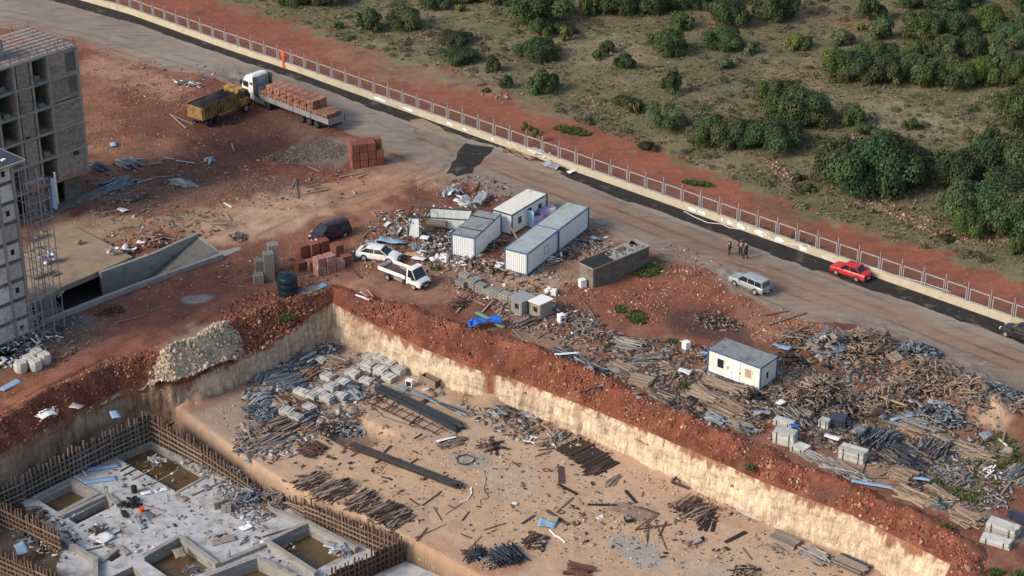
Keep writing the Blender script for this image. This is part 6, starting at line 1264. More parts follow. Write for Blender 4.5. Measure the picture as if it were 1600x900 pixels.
# block-like bundles of scaffold panels
def bundle(px, py, label, dx=20, dy=6, k=5, z=FZ, s=1.0, m='block2', group='pale panel bundles in the pit'):
    t = thing('panel_bundle', label, 'panels', W(px, py, z), wang(px, py, dx, dy) + random.uniform(-.12, .12), group)
    for i in range(k):
        o = link('panel', pmesh(m)); o.parent = t; o.scale = (1.25 * s * random.uniform(.94, 1.03), .92 * s * random.uniform(.93, 1.03), .125); o.location = (random.uniform(-.04, .04), random.uniform(-.04, .04), .07 + i * .15); o.rotation_euler = (0, 0, random.uniform(-.05, .05))
    for x in (-.38, .38): o = link('band', pmesh('darksteel'), t); o.scale = (.04, .97 * s, .01); o.location = (x * s, 0, .07 + k * .15 - .075 + .012)
    return t
M['block2'] = mat('pale_panel', (.46, .455, .43), .9, var=.15, scale=3, rnd=.25, dirt=((.22, .2, .18), .6, 2))
BL = [(513, 595, 20, 5), (536, 602, 20, 4), (518, 610, 20, 5), (471, 618, 20, 4), (487, 623, 20, 4), (500, 616, 18, 3), (511, 628, 20, 5), (531, 624, 20, 4), (448, 647, 20, 4), (463, 657, 20, 4), (575, 577, 20, 5), (594, 566, 20, 5), (608, 575, 20, 5), (595, 585, 20, 5), (623, 584, 20, 5), (573, 598, 20, 3), (608, 594, 20, 4), (577, 560, 18, 3), (551, 588, 20, 4), (500, 566, 18, 3), (484, 640, 16, 3)]
BX = [q[0] + q[1] * .001 for q in BL]
for i, (px, py, dx, k) in enumerate(BL):
    bundle(px, py, 'pale panel bundle in the cluttered pit corner, ' + ORD[sorted(BX).index(px + py * .001)] + ' counted from the left', dx, 6.5, k)
for (lab, px, py, dx, dy, L, a, b, h, n, st, ms, wt) in [
    ('blue-grey steel channels piled beneath the shaded left cut wall', 478, 566, 30, -14, 2.6, .8, 2.0, .7, 34, 'heap', gp, (.16, .08)),
    ('grey steel channels heaped in the very corner of the pit', 512, 550, 20, -8, 1.6, 1.2, 1.6, .6, 30, 'jumble', gp, (.16, .08)),
    ('long grey steel channels leaning outward at the foot of the left cut wall', 437, 586, 24, -8, 2.4, 1.2, 1.6, .4, 22, 'heap', gp, (.16, .08)),
    ('steel channels fanned out at the left end of the pit scrap', 412, 592, 10, -14, 2.2, .5, 1.4, .4, 16, 'heap', ['steel', 'bluegrey'], (.14, .08)),
    ('pile of tan planks between two groups of pale panel bundles', 527, 568, 30, 10, 2.2, .5, 1.6, .45, 24, 'heap', ['wood', 'woodp'], (.12, .05)),
    ('reddish brown plank pile just left of the pale panel bundles', 485, 587, 20, -10, 1.7, .5, 1.8, .5, 30, 'heap', ['rust', 'woodp'], (.12, .05)),
    ('long grey steel sections stacked left of the pale panel bundles', 446, 598, 34, -12, 2.9, .5, 1.5, .55, 24, 'heap', ['steel', 'bluegrey'], (.16, .08)),
    ('steel panel pile beside the row of pale bundles, second row', 462, 603, 26, -12, 2.2, .5, 1.2, .5, 18, 'heap', ['steel', 'bluegrey'], (.2, .08)),
    ('grey steel bar pile at the left end of the middle row', 416, 623, 26, -12, 2.2, .8, 1.5, .4, 30, 'heap', ['steel', 'galv', 'darksteel'], (.12, .06)),
    ('brown planks lying in rows between the grey steel piles', 452, 626, 16, 12, 1.9, .5, 2.2, .4, 34, 'heap', ['rust', 'woodp', 'wood'], (.12, .05)),
    ('reddish planks beside the pale bundles in the middle row', 484, 634, 18, 14, 1.8, .4, 1.8, .35, 26, 'heap', ['woodp', 'rust'], (.12, .05)),
    ('grey steel frame pile right of the pale bundle row', 553, 619, 20, 16, 1.9, .5, 1.2, .4, 18, 'heap', ['steel', 'bluegrey', 'galv'], (.16, .08)),
    ('dark blue steel panels beside the last pale bundle of the middle row', 553, 607, 20, 6, 1.3, .3, 1.2, .4, 10, 'heap', ['navy', 'bluegrey'], (.3, .08)),
    ('dark tangle of steel props at the left edge of the pit scrap', 408, 647, 14, -10, 1.5, .8, 2.6, .6, 50, 'jumble', ['darksteel', 'steel', 'bluegrey'], (.1, .06)),
    ('tan and brown plank pile left of the curved hollow', 440, 668, 30, -14, 2.4, .7, 2.2, .5, 46, 'heap', ['woodp', 'wood', 'woodd'], (.13, .05)),
    ('steel props and panels lying before the curved hollow', 475, 655, 24, -10, 2.0, .7, 1.5, .4, 26, 'heap', ['steel', 'navy', 'darksteel'], (.12, .06)),
    ('rusty plank pile beside the curved hollow', 482, 669, 20, -8, 1.5, .4, 1.4, .3, 20, 'heap', ['rust', 'woodp'], (.13, .05)),
    ('grey boards and planks stacked along the lower left of the pit', 425, 690, 32, -12, 2.5, 1.2, 1.8, .4, 40, 'heap', ['woodg', 'steel', 'woodp'], (.15, .06)),
    ('grey scrap and boards spilled down by the floor edge', 395, 680, 26, -10, 2.0, 1.0, 2.0, .4, 34, 'jumble', ['woodg', 'steel', 'woodp'], (.14, .05)),
    ('fan of dark rusty boards left of the long black steel beam', 489, 704, 24, 10, 1.9, .3, 2.6, .35, 36, 'heap', ['rust', 'woodd'], (.16, .05)),
    ('pile of brown planks above the central formwork, upper one', 485, 752, 34, -15, 2.3, 1.0, 2.0, .35, 42, 'heap', ['woodp', 'woodd', 'wood'], (.12, .06)),
    ('pile of brown planks above the central formwork, middle one', 520, 768, 34, -13, 2.7, 1.3, 2.8, .45, 70, 'heap', ['woodp', 'woodd', 'wood'], (.12, .06)),
    ('dark brown plank pile tipped across others beside the central formwork', 566, 785, 28, -18, 2.4, .9, 2.4, .4, 46, 'heap', ['woodd', 'woodp'], (.12, .06)),
    ('row of dark brown planks lying parallel right of the plank piles', 610, 805, 34, -15, 3.2, .3, 3.6, .3, 50, 'heap', ['woodd', 'woodp'], (.13, .06)),
    ('boards and a white sheet lying on the sandy pit middle', 706, 692, 30, -10, 2.0, .9, 1.6, .25, 16, 'heap', ['woodd', 'steel', 'woodp'], (.18, .05)),
    ('dark planks and flat pieces right of the white sheet in the pit', 765, 698, 30, 14, 2.2, 1.0, 1.4, .25, 16, 'jumble', ['woodd', 'black', 'woodp'], (.18, .05)),
    ('grey and rusty junk heaped at the foot of the cream wall', 790, 645, 26, 10, 1.1, 2.4, 2.4, .4, 50, 'jumble', ['steel', 'rust', 'bluegrey', 'woodd'], (.16, .05)),
    ('small tangle of grey metal strips near the dark board decks', 878, 683, 16, -12, 1.4, .4, 1.2, .4, 18, 'heap', ['galv', 'steel', 'darksteel'], (.12, .04)),
    ('bundle of curved dark blue steel bars at the bottom edge', 790, 872, 16, 20, 2.2, .6, 3.0, .9, 80, 'heap', ['navy', 'darksteel'], (.10, .07)),
    ('short tan offcuts piled against the dark blue bars', 765, 882, 20, 10, 1.0, .8, 1.8, .4, 44, 'jumble', ['wood', 'woodg'], (.10, .05)),
    ('fan of thin dark bars left of the dark blue bars', 742, 868, 20, 14, 1.8, .8, 2.0, .35, 34, 'jumble', ['darksteel', 'navy', 'woodd'], (.09, .05)),
    ('reddish steel sections lying at the bottom edge of the pit', 905, 893, 30, 6, 2.3, .4, 1.6, .4, 14, 'heap', ['rust'], (.2, .1)),
    ('brown and black boards crossed beside the blue sheet', 835, 850, 24, 10, 1.6, 1.0, 1.6, .3, 16, 'jumble', ['woodd', 'black', 'woodp'], (.2, .05)),
    ('light frames and boards scattered near the bottom right pit corner', 1165, 895, 24, -10, 1.8, 1.2, 1.8, .25, 20, 'jumble', ['woodg', 'wood', 'black'], (.12, .05)),
    ('stack of weathered grey boards under the bright wall, leftmost', 1228, 845, 34, 15, 2.6, .1, 1.6, 0, 27, 'stack', ['woodg', 'steel'], (.2, .08)),
    ('weathered grey board pile under the bright wall, middle', 1275, 870, 34, 16, 2.6, .5, 1.8, .5, 26, 'heap', ['woodg', 'steel'], (.2, .07)),
    ('stack of weathered grey boards under the bright wall, rightmost', 1330, 885, 36, 16, 3.0, .1, 1.7, 0, 30, 'stack', ['woodg', 'darksteel'], (.2, .09)),
    ('loose grey boards leaning by the leftmost grey stack in the pit', 1215, 858, 24, 16, 1.9, .2, .6, .1, 4, 'heap', ['woodg'], (.14, .05)),
    ('brown offcuts and rods near the cream wall corner box', 1062, 752, 20, 9, 1.0, .6, 1.2, .2, 10, 'jumble', ['woodd', 'rust'], (.12, .05))]:
    if py < 700 and px < 570: a *= 1.35; b *= 1.4; n = int(n * 1.3); wt = (wt[0] * 1.45, wt[1] * 1.2)
    elif b > 1.2 and st != 'stack': n = int(n * 1.25)
    P(lab, px, py, dx, dy, L, a, b, h, n, st, ms, wt, FZ, extra=(n if st != 'stack' else 0))
P('scrap of grey panels and rods lying in the curved hollow', 552, 672, 24, -6, 1.3, 1.8, 2.6, .6, 60, 'jumble', ['bluegrey', 'steel', 'darksteel', 'galv'], (.2, .05), FZ - 1.3, extra=60)
# long steel beams
P('broad bundle of long dark steel beams on timber bearers', 655, 640, 136, 68, 11.0, .15, 1.25, 0, 21, 'stack', ['darksteel'], (.16, .12), FZ, shp='box')
P('narrow bundle of long dark beams beside the broad one', 673, 628, 125, 65, 10.0, .2, .5, .1, 5, 'heap', ['darksteel', 'bluegrey'], (.1, .12), FZ, shp='box')
P('long black beam bundle lying diagonally in the pit middle', 635, 731, 156, 61, 12.0, .15, .75, 0, 14, 'stack', ['darksteel', 'woodd'], (.15, .12), FZ, shp='box')
bm_t = thing('rusty_ladder_frame', 'long rusty ladder-like frame left of the dark steel beams', 'frame', W(630, 650, FZ), wang(630, 650, 120, 55))
for y in (-.5, .5): MB().bar((-5, y, .15), (5, y, .15), .09).build('rail', 'rust', bm_t)
for k in range(8): MB().bar((-4.6 + k * 1.3, -.8, .24), (-4.6 + k * 1.3, .8, .24), .07).build('rung', 'woodd', bm_t)
for i, (x0, y0, x1, y1) in enumerate([(602, 647, 638, 612), (592, 632, 600, 622), (690, 662, 700, 655), (640, 668, 655, 655), (648, 690, 660, 683)]): board('dark timber lying across the rusty ladder frame, ' + ORD[i] + ' from the left', x0, y0, x1, y1, 'woodp' if i == 0 else 'woodd', .16, .12, FZ, (.25, .25))
for i, (x0, y0, x1, y1) in enumerate([(600, 708, 611, 697), (601, 716, 586, 724), (640, 726, 652, 718), (690, 750, 700, 743), (556, 710, 548, 714)]): board('short dark bearer under the long black beam, ' + ORD[i] + ' from the left', x0, y0, x1, y1, 'rust', .14, .1, FZ)
t = thing('plank_box', 'open box of dark boards standing near the far cream wall', 'box', W(672, 600, FZ), wang(672, 600, 30, 14))
for y in (-.35, .35): MB().box((0, y, .4), (2.1, .06, .8)).build('side_board', 'woodp', t)
for x in (-1.0, 1.0): MB().box((x, 0, .35), (.06, .64, .7)).build('end_board', 'woodd', t)
t = thing('white_cabinet', 'small white cabinet with dark front beside the open plank box', 'cabinet', W(640, 603, FZ), -.4); MB().box((0, 0, .35), (.7, .5, .7)).build('case', 'white', t); MB().box((.0, -.26, .35), (.5, .03, .45)).build('door', 'black', t)
# dark board decks
for i, (px, py, m) in enumerate([(898, 699, 'woodd'), (920, 713, 'woodd'), (938, 727, 'woodp')]):
    P('dark brown board deck lying on sand, ' + ('upper left of three', 'middle of three', 'lower right of three')[i], px, py, 26, -13, 3.2, .1, 2.0, 0, 11, 'stack', ['deckboard'], (.172, .07), FZ, group='dark board decks')
P('dark boards fanned out below the lower right board deck', 930, 738, 26, -15, 2.4, .2, 1.1, .1, 7, 'heap', ['woodd'], (.16, .05), FZ)
P('tan planks lying side by side in the middle right of the pit', 958, 752, 26, -22, 2.2, .1, .8, .1, 7, 'heap', ['woodg', 'woodp'], (.13, .05), FZ)
P('broad raft of brown planks under the cream wall', 1074, 790, 40, -25, 3.2, .15, 2.3, .1, 20, 'heap', ['woodd', 'woodp', 'woodd'], (.16, .06), FZ)
P('narrow raft of brown planks right of the broad raft', 1100, 805, 40, -28, 3.4, .15, .9, .1, 8, 'heap', ['woodp', 'woodd'], (.15, .06), FZ)
for i, (x0, y0, x1, y1) in enumerate([(1076, 805, 1106, 792), (1090, 818, 1118, 801), (1092, 829, 1114, 806), (1102, 831, 1110, 813), (1113, 832, 1118, 809)]): board('short black board beside the brown plank rafts, ' + ORD[i] + ' in the fan', x0, y0, x1, y1, 'black', .34, .05, FZ)
board('single black board lying alone right of the fan of black boards', 1133, 849, 1165, 832, 'black', .36, .1, FZ)
board('black board lying right of the tan planks, pointing down', 977, 767, 995, 787, 'black', .3, .06, FZ)
board('black board joined to the left of the large brown mat', 918, 789, 963, 790, 'black', .22, .08, FZ)
board('dark board standing upright-looking left of the dark decks', 876, 730, 877, 756, 'woodd', .5, .1, FZ)
board('black board angled down below the dark upright board', 873, 758, 902, 773, 'black', .24, .08, FZ)
board('brown board lying left of the upright dark board', 840, 704, 886, 699, 'rust', .12, .05, FZ)
board('dark thin plank lying beside the crossed boards in the lower pit', 854, 798, 888, 821, 'woodd', .3, .08, FZ)
board('thin pole leaning over the dark plank in the lower pit', 869, 802, 895, 778, 'woodp', .1, .08, FZ)
board('brown board under the blue sheet in the lower pit', 826, 832, 859, 842, 'woodd', .34, .1, FZ)
board('dark blue short board left of the blue sheet', 816, 819, 836, 806, 'navy', .25, .06, FZ)
board('thin rod lying over the broad brown mat', 1050, 820, 992, 829, 'rust', .1, .1, FZ)
for i, (x0, y0, x1, y1) in enumerate([(696, 805, 722, 787), (722, 814, 733, 800), (651, 846, 668, 825), (648, 841, 697, 820), (756, 829, 791, 818), (720, 835, 737, 842), (735, 856, 752, 838), (690, 814, 678, 793), (993, 828, 1015, 812), (1010, 842, 1013, 820), (1030, 838, 1041, 815), (1075, 855, 1083, 843), (1160, 856, 1175, 875), (660, 790, 690, 768), (640, 780, 655, 790), (1050, 745, 1056, 760), (800, 722, 812, 730), (700, 790, 712, 796), (836, 714, 862, 705), (545, 745, 560, 700)][:19]):
    board('thin stick lying loose on the sandy pit floor', x0, y0, x1, y1, ['woodp', 'woodd', 'rust'][i % 3], .10, .06, FZ, group='loose sticks on the pit floor')
sheetobj('large flat brown mat lying on the sand below the black board', 988, 800, 70, 26, 4.2, 2.3, 'woodp', FZ, .03, 'mat', 'mat', .02, 2)
t = thing('crate', 'small dark crate with pale inside lying on the large brown mat', 'crate', W(982, 813, FZ + .1), .2); MB().box((0, 0, .12), (.7, .6, .2)).build('box', 'black', t); MB().box((0, 0, .24), (.45, .35, .03)).build('lid', 'bluegrey', t)
t = thing('plank_tray', 'broken brown tray of boards leaning at the cream wall foot', 'tray', W(1067, 757, FZ), wang(1067, 757, 30, 12))
MB().box((0, .3, .3), (1.6, 1.3, .05), rx=.35).build('bottom', 'woodp', t); MB().box((0, -.45, .15), (1.9, .07, .25)).build('side_board', 'woodd', t); MB().box((-.85, .2, .35), (.06, 1.3, .25), rx=.35).build('side_board', 'woodd', t)
sheetobj('crumpled silver metal sheet lying at the cream wall foot', 1174, 806, 40, 16, 2.8, .8, 'galv', FZ, .10, seed=4)
sheetobj('pale blue and tan sheet lying crossed in the lower pit', 855, 820, 26, 4, 1.5, 1.2, 'bluesheet', FZ, .10, seed=5)
sheetobj('tan board sheet on top of the pale blue sheet', 864, 815, 20, 4, .9, .8, 'wood', FZ, .05, lift=.3, seed=6)
sheetobj('bent silver metal sheet lying near the cream wall on scrap', 823, 650, 40, 14, 2.4, .6, 'galv', FZ, .16, seed=7)
sheetobj('white board on the planks in the pit middle', 698, 690, 34, -8, 2.0, .35, 'white', FZ, .03, lift=.3, seed=8, name='white_board')
sheetobj('small white sheet lying on sand at the lower right of the pit', 938, 808, 14, -6, .75, .45, 'cloth', FZ, .03, seed=9, name='sheet', lift=.02)
sheetobj('crumpled white scrap lying on bare sand in the pit centre', 804, 788, 8, 2, .5, .4, 'cloth', FZ, .08, seed=10, name='scrap')
sheetobj('tan board leaning at the cream wall foot, upper', 746, 615, 12, 8, .9, .8, 'yellowfoam', FZ, .02, lift=.4, seed=11, name='tan_board', rx=.7)
sheetobj('large tan board lying flat near the cream wall foot', 770, 640, 26, 6, 1.6, .9, 'yellowfoam', FZ, .02, lift=.1, seed=12, name='tan_board')
t = thing('white_stand', 'white H-shaped metal stand at the foot of the cream wall', 'stand', W(829, 688, FZ), wang(829, 688, 20, 4))
for q in ((-.5, .45), (.5, -.45)): MB().bar((-.55, q[1], .1), (.55, q[1], .1), .12).build('crossbar', 'white', t)
MB().bar((0, -.45, .12), (0, .45, .12), .12).build('stem', 'white', t)
def ring(label, px, py, r, z, m='black', th=.04, turns=1, name='cable_coil'):
    c = W(px, py, z); b = MB(); pts = [(c.x + r * (1 + .14 * math.sin(i * 1.3)) * math.cos(i * .42), c.y + r * (1 + .14 * math.cos(i * .7)) * math.sin(i * .42), z + .06) for i in range(int(15 * turns) + 1)]
    return tag(b.tube(pts, th, 5).build(name, m), label, 'cable')
ring('loops of dark cable lying on the grey patch in the pit', 727, 719, .8, FZ, 'darksteel', .03, 3)
ring('small dark hoop lying left of the blue sheet', 853, 735, .28, FZ, 'rust', .04)
ring('dark hoop lying above the crossed boards, upper', 877, 801, .25, FZ, 'rust', .05); ring('dark hoop lying right of the crossed boards, lower', 900, 818, .3, FZ, 'woodd', .06)
def rope(label, pts, z, m, th=.03, name='cable', cat='cable'):
    return tag(MB().tube([((W(x, y, z) if z is not None else G(x, y)) + Vector((0, 0, th + .02))) for x, y in pts], th, 5).build(name, m), label, cat)
rope('long thin dark wire curving over the sandy pit floor', [(757, 735), (760, 750), (756, 765), (764, 778), (750, 782), (752, 790)], FZ, 'darksteel', .025)
rope('white pipe bent in a curve in the middle of the pit', [(720, 785), (730, 782), (737, 772), (736, 763)], FZ, 'white', .06, 'pipe', 'pipe')
rope('thin dark wires crossing below the large brown mat', [(1024, 815), (1032, 835), (1042, 860)], FZ, 'black', .03)
rope('thin dark wire running down beside the brown mat', [(1010, 822), (1013, 840), (1010, 855)], FZ, 'black', .03)
rope('thin cable loop beside the rusty ladder frame', [(577, 618), (580, 635), (600, 652), (640, 665), (665, 672)], FZ, 'darksteel', .03)
rope('long white bent pipe in the lower part of the pit', [(859, 829), (867, 838), (874, 841), (883, 849)], FZ, 'white', .07, 'pipe', 'pipe')
t = thing('wheelbarrow', 'upturned wheelbarrow with metal handles on the sand lower right', 'wheelbarrow', W(1089, 848, FZ), .6)
MB().add([(-.35, -.3, .3), (.35, -.3, .3), (.35, .3, .3), (-.35, .3, .3), (-.2, -.2, .08), (.2, -.2, .08), (.2, .2, .08), (-.2, .2, .08)], [(0, 1, 2, 3), (7, 6, 5, 4), (0, 4, 5, 1), (1, 5, 6, 2), (2, 6, 7, 3), (3, 7, 4, 0)]).build('tray', 'steel', t)
for y in (-.28, .28): MB().bar((-1.3, y * 1.3, .2), (.5, y * .5, .25), .06).build('handle', 'woodp', t)
MB().cyl((.6, -.06, .2), (.6, .06, .2), .2, 12).build('wheel', 'rubber', t)
# ---- slab clutter
for (lab, px, py, dx, dy, L, a, b, h, n, st, ms, wt) in [
    ('heap of grey boards and boxes on the right side of the slab', 385, 782, 24, -6, 1.3, 1.6, 3.0, 1.0, 80, 'jumble', ['woodg', 'steel', 'woodp', 'bluegrey'], (.2, .06)),
    ('grey brown planks piled between slab and sandy floor edge', 430, 782, 30, 4, 1.8, 1.6, 2.8, .9, 80, 'jumble', ['woodg', 'woodp', 'steel'], (.14, .05)),
    ('rubble and boards lying on the slab beyond the large muddy pit', 348, 735, 26, 12, 1.4, 2.6, 1.8, .4, 60, 'jumble', ['woodg', 'white', 'steel', 'woodp'], (.16, .05)),
    ('twisted white and grey scrap lying in the large muddy pit', 245, 722, 20, 6, 1.2, 1.0, 1.4, .4, 26, 'jumble', ['white', 'bluegrey', 'steel'], (.10, .05)),
    ('black bent metal scrap heaped at the middle of the slab', 208, 788, 14, 20, 1.6, .5, 1.2, .7, 16, 'jumble', ['darksteel', 'black', 'bluegrey'], (.3, .05)),
    ('dark scrap and grey film left of the slab middle', 155, 830, 20, 8, .9, 1.0, 1.4, .25, 18, 'jumble', ['darksteel', 'steel', 'woodd'], (.14, .04)),
    ('dark junk with blue sheets in the left trench', 45, 838, 20, 6, 1.1, 1.8, 2.2, .6, 40, 'jumble', ['woodd', 'darksteel', 'bluegrey'], (.2, .05)),
    ('dark junk and boards on the lower left strip of the slab', 60, 805, 20, 8, .9, 1.2, 1.4, .3, 20, 'jumble', ['woodd', 'woodg', 'darksteel'], (.18, .05)),
    ('scrap and bags in the muddy pit at the bottom', 300, 893, 16, 4, .8, .8, 1.2, .4, 16, 'jumble', ['bluegrey', 'steel', 'woodd'], (.2, .05)),
    ('crossed white pipes and grey metal beside the right muddy pit', 535, 862, 24, 10, 1.4, .8, 1.6, .5, 20, 'jumble', ['galv', 'steel', 'white'], (.2, .05)),
    ('boards and steel strewn at the foot of the leaning formwork', 418, 800, 20, 12, 1.1, 1.0, 2.0, .4, 40, 'jumble', ['woodp', 'steel', 'woodd'], (.12, .05)),
    ('dark scrap below the closing formwork at the bottom', 660, 885, 20, 14, 1.6, 1.2, 1.6, .4, 26, 'jumble', ['woodd', 'steel', 'woodg'], (.14, .05))]:
    P(lab, px, py, dx, dy, L, a, b, h, n, st, ms, wt, SZ if px < 640 else -7.2, extra=int(n * .7))
for i, (px, py, dx, dy, L, Wd, m, lab) in enumerate([(162, 731, 52, -8, 2.9, .75, 'bluesheet', 'pale blue metal sheet lying far on the slab, upper of two'), (156, 751, 52, -7, 3.0, .75, 'bluesheet', 'pale blue metal sheet lying far on the slab, lower of two'), (242, 768, 42, -8, 2.5, .6, 'white', 'white board lying near the large muddy pit'), (218, 818, 16, 32, 2.2, .55, 'galv', 'shiny bent metal sheet standing out in the slab middle'), (160, 840, 26, 14, 1.9, 1.5, 'cloth', 'thin white film lying left of the slab middle'), (349, 845, 40, -10, 2.3, .9, 'woodg', 'grey brown plywood sheet lying alone on the slab right part'), (280, 865, 10, 20, 1.3, 1.0, 'woodp', 'brown board lying in the bottom muddy pit'), (33, 858, 10, 26, 1.7, 1.0, 'bluesheet', 'pale blue sheets leaning in the left trench'), (530, 858, 44, 14, 2.8, .8, 'galv', 'torn silver sheet across the right end of the slab'), (322, 763, 14, 12, .9, .6, 'steel', 'grey board lying beside the large muddy pit'), (385, 825, 16, -6, 1.1, .7, 'white', 'white panel on the slab under the board heap'), (282, 778, 20, 10, 1.5, .6, 'woodg', 'grey plank panel at the right corner of the large muddy pit'), (52, 797, 22, 0, 1.3, .7, 'woodg', 'plywood piece on the left slab corner'), (232, 805, 18, 14, 1.2, .9, 'bluegrey', 'grey corrugated sheet right of the shiny bent sheet'), (195, 805, 8, 24, 1.3, .5, 'black', 'black sheet leaning on the scrap at the slab middle')]):
    sheetobj(lab, px, py, dx, dy, L, Wd, m, SZ, .05 if i in (0, 1, 2, 5) else .14, 'metal_sheet', 'sheet', .05, 20 + i)
for i, (x0, y0, x1, y1, m) in enumerate([(188, 737, 215, 722, 'woodd'), (193, 744, 220, 730, 'woodd'), (206, 751, 240, 733, 'woodp'), (237, 758, 278, 735, 'woodp'), (278, 770, 318, 748, 'woodg'), (300, 775, 350, 752, 'woodg'), (104, 830, 118, 850, 'black'), (150, 852, 190, 830, 'black'), (145, 850, 172, 851, 'rust'), (130, 862, 160, 855, 'woodd'), (410, 840, 455, 826, 'darksteel'), (255, 798, 225, 790, 'woodp'), (253, 893, 272, 888, 'woodd'), (130, 736, 136, 745, 'white'), (115, 745, 128, 752, 'white')]):
    board('thin timber or bar lying across the grey foundation slab', x0, y0, x1, y1, m, .12, .07, SZ, group='loose bars on the slab')
t = thing('ladder', 'short wooden ladder lying on the slab left of the bottom pit', 'ladder', W(182, 857, SZ), wang(182, 857, 28, 10))
for y in (-.2, .2): MB().bar((-.9, y, .06), (.9, y, .06), .06).build('rail', 'woodp', t)
for k in range(6): MB().bar((-.75 + k * .3, -.2, .1), (-.75 + k * .3, .2, .1), .04).build('rung', 'woodp', t)
t = thing('black_drum', 'black plastic drum standing on the slab near the white board', 'drum', W(210, 769, SZ)); MB().cyl((0, 0, 0), (0, 0, .62), .27, 16).build('drum_body', 'plastic', t, True); MB().cyl((0, 0, .62), (0, 0, .66), .24, 16).build('lid', 'rubber', t)
t = thing('red_helmet_bucket', 'orange red bucket among the black scrap at the slab middle', 'bucket', W(222, 800, SZ)); MB().tube([(0, 0, .0), (0, 0, .4)], [.2, .28], 14).build('bucket_body', 'orange', t, True); MB().tube([(-.28, 0, .4), (-.15, 0, .62), (.15, 0, .62), (.28, 0, .4)], .015, 5).build('handle', 'darksteel', t)
t['label'] = 'orange red bucket among the black scrap at the slab middle'; t.name = 'bucket'
for i, (px, py) in enumerate([(350, 800), (358, 796), (338, 795)]): 
    t = thing('block_pile', 'small stack of grey tan blocks on the slab right side', 'blocks', W(px, py, SZ), .3 * i, 'small block stacks on the slab')
    for k in range(6): o = link('block', pmesh('block'), t); o.scale = (.42, .3, .2); o.location = (.45 * (k % 2), .02 * k, .1 + .21 * (k // 2)); o.rotation_euler = (0, 0, random.uniform(-.2, .2))
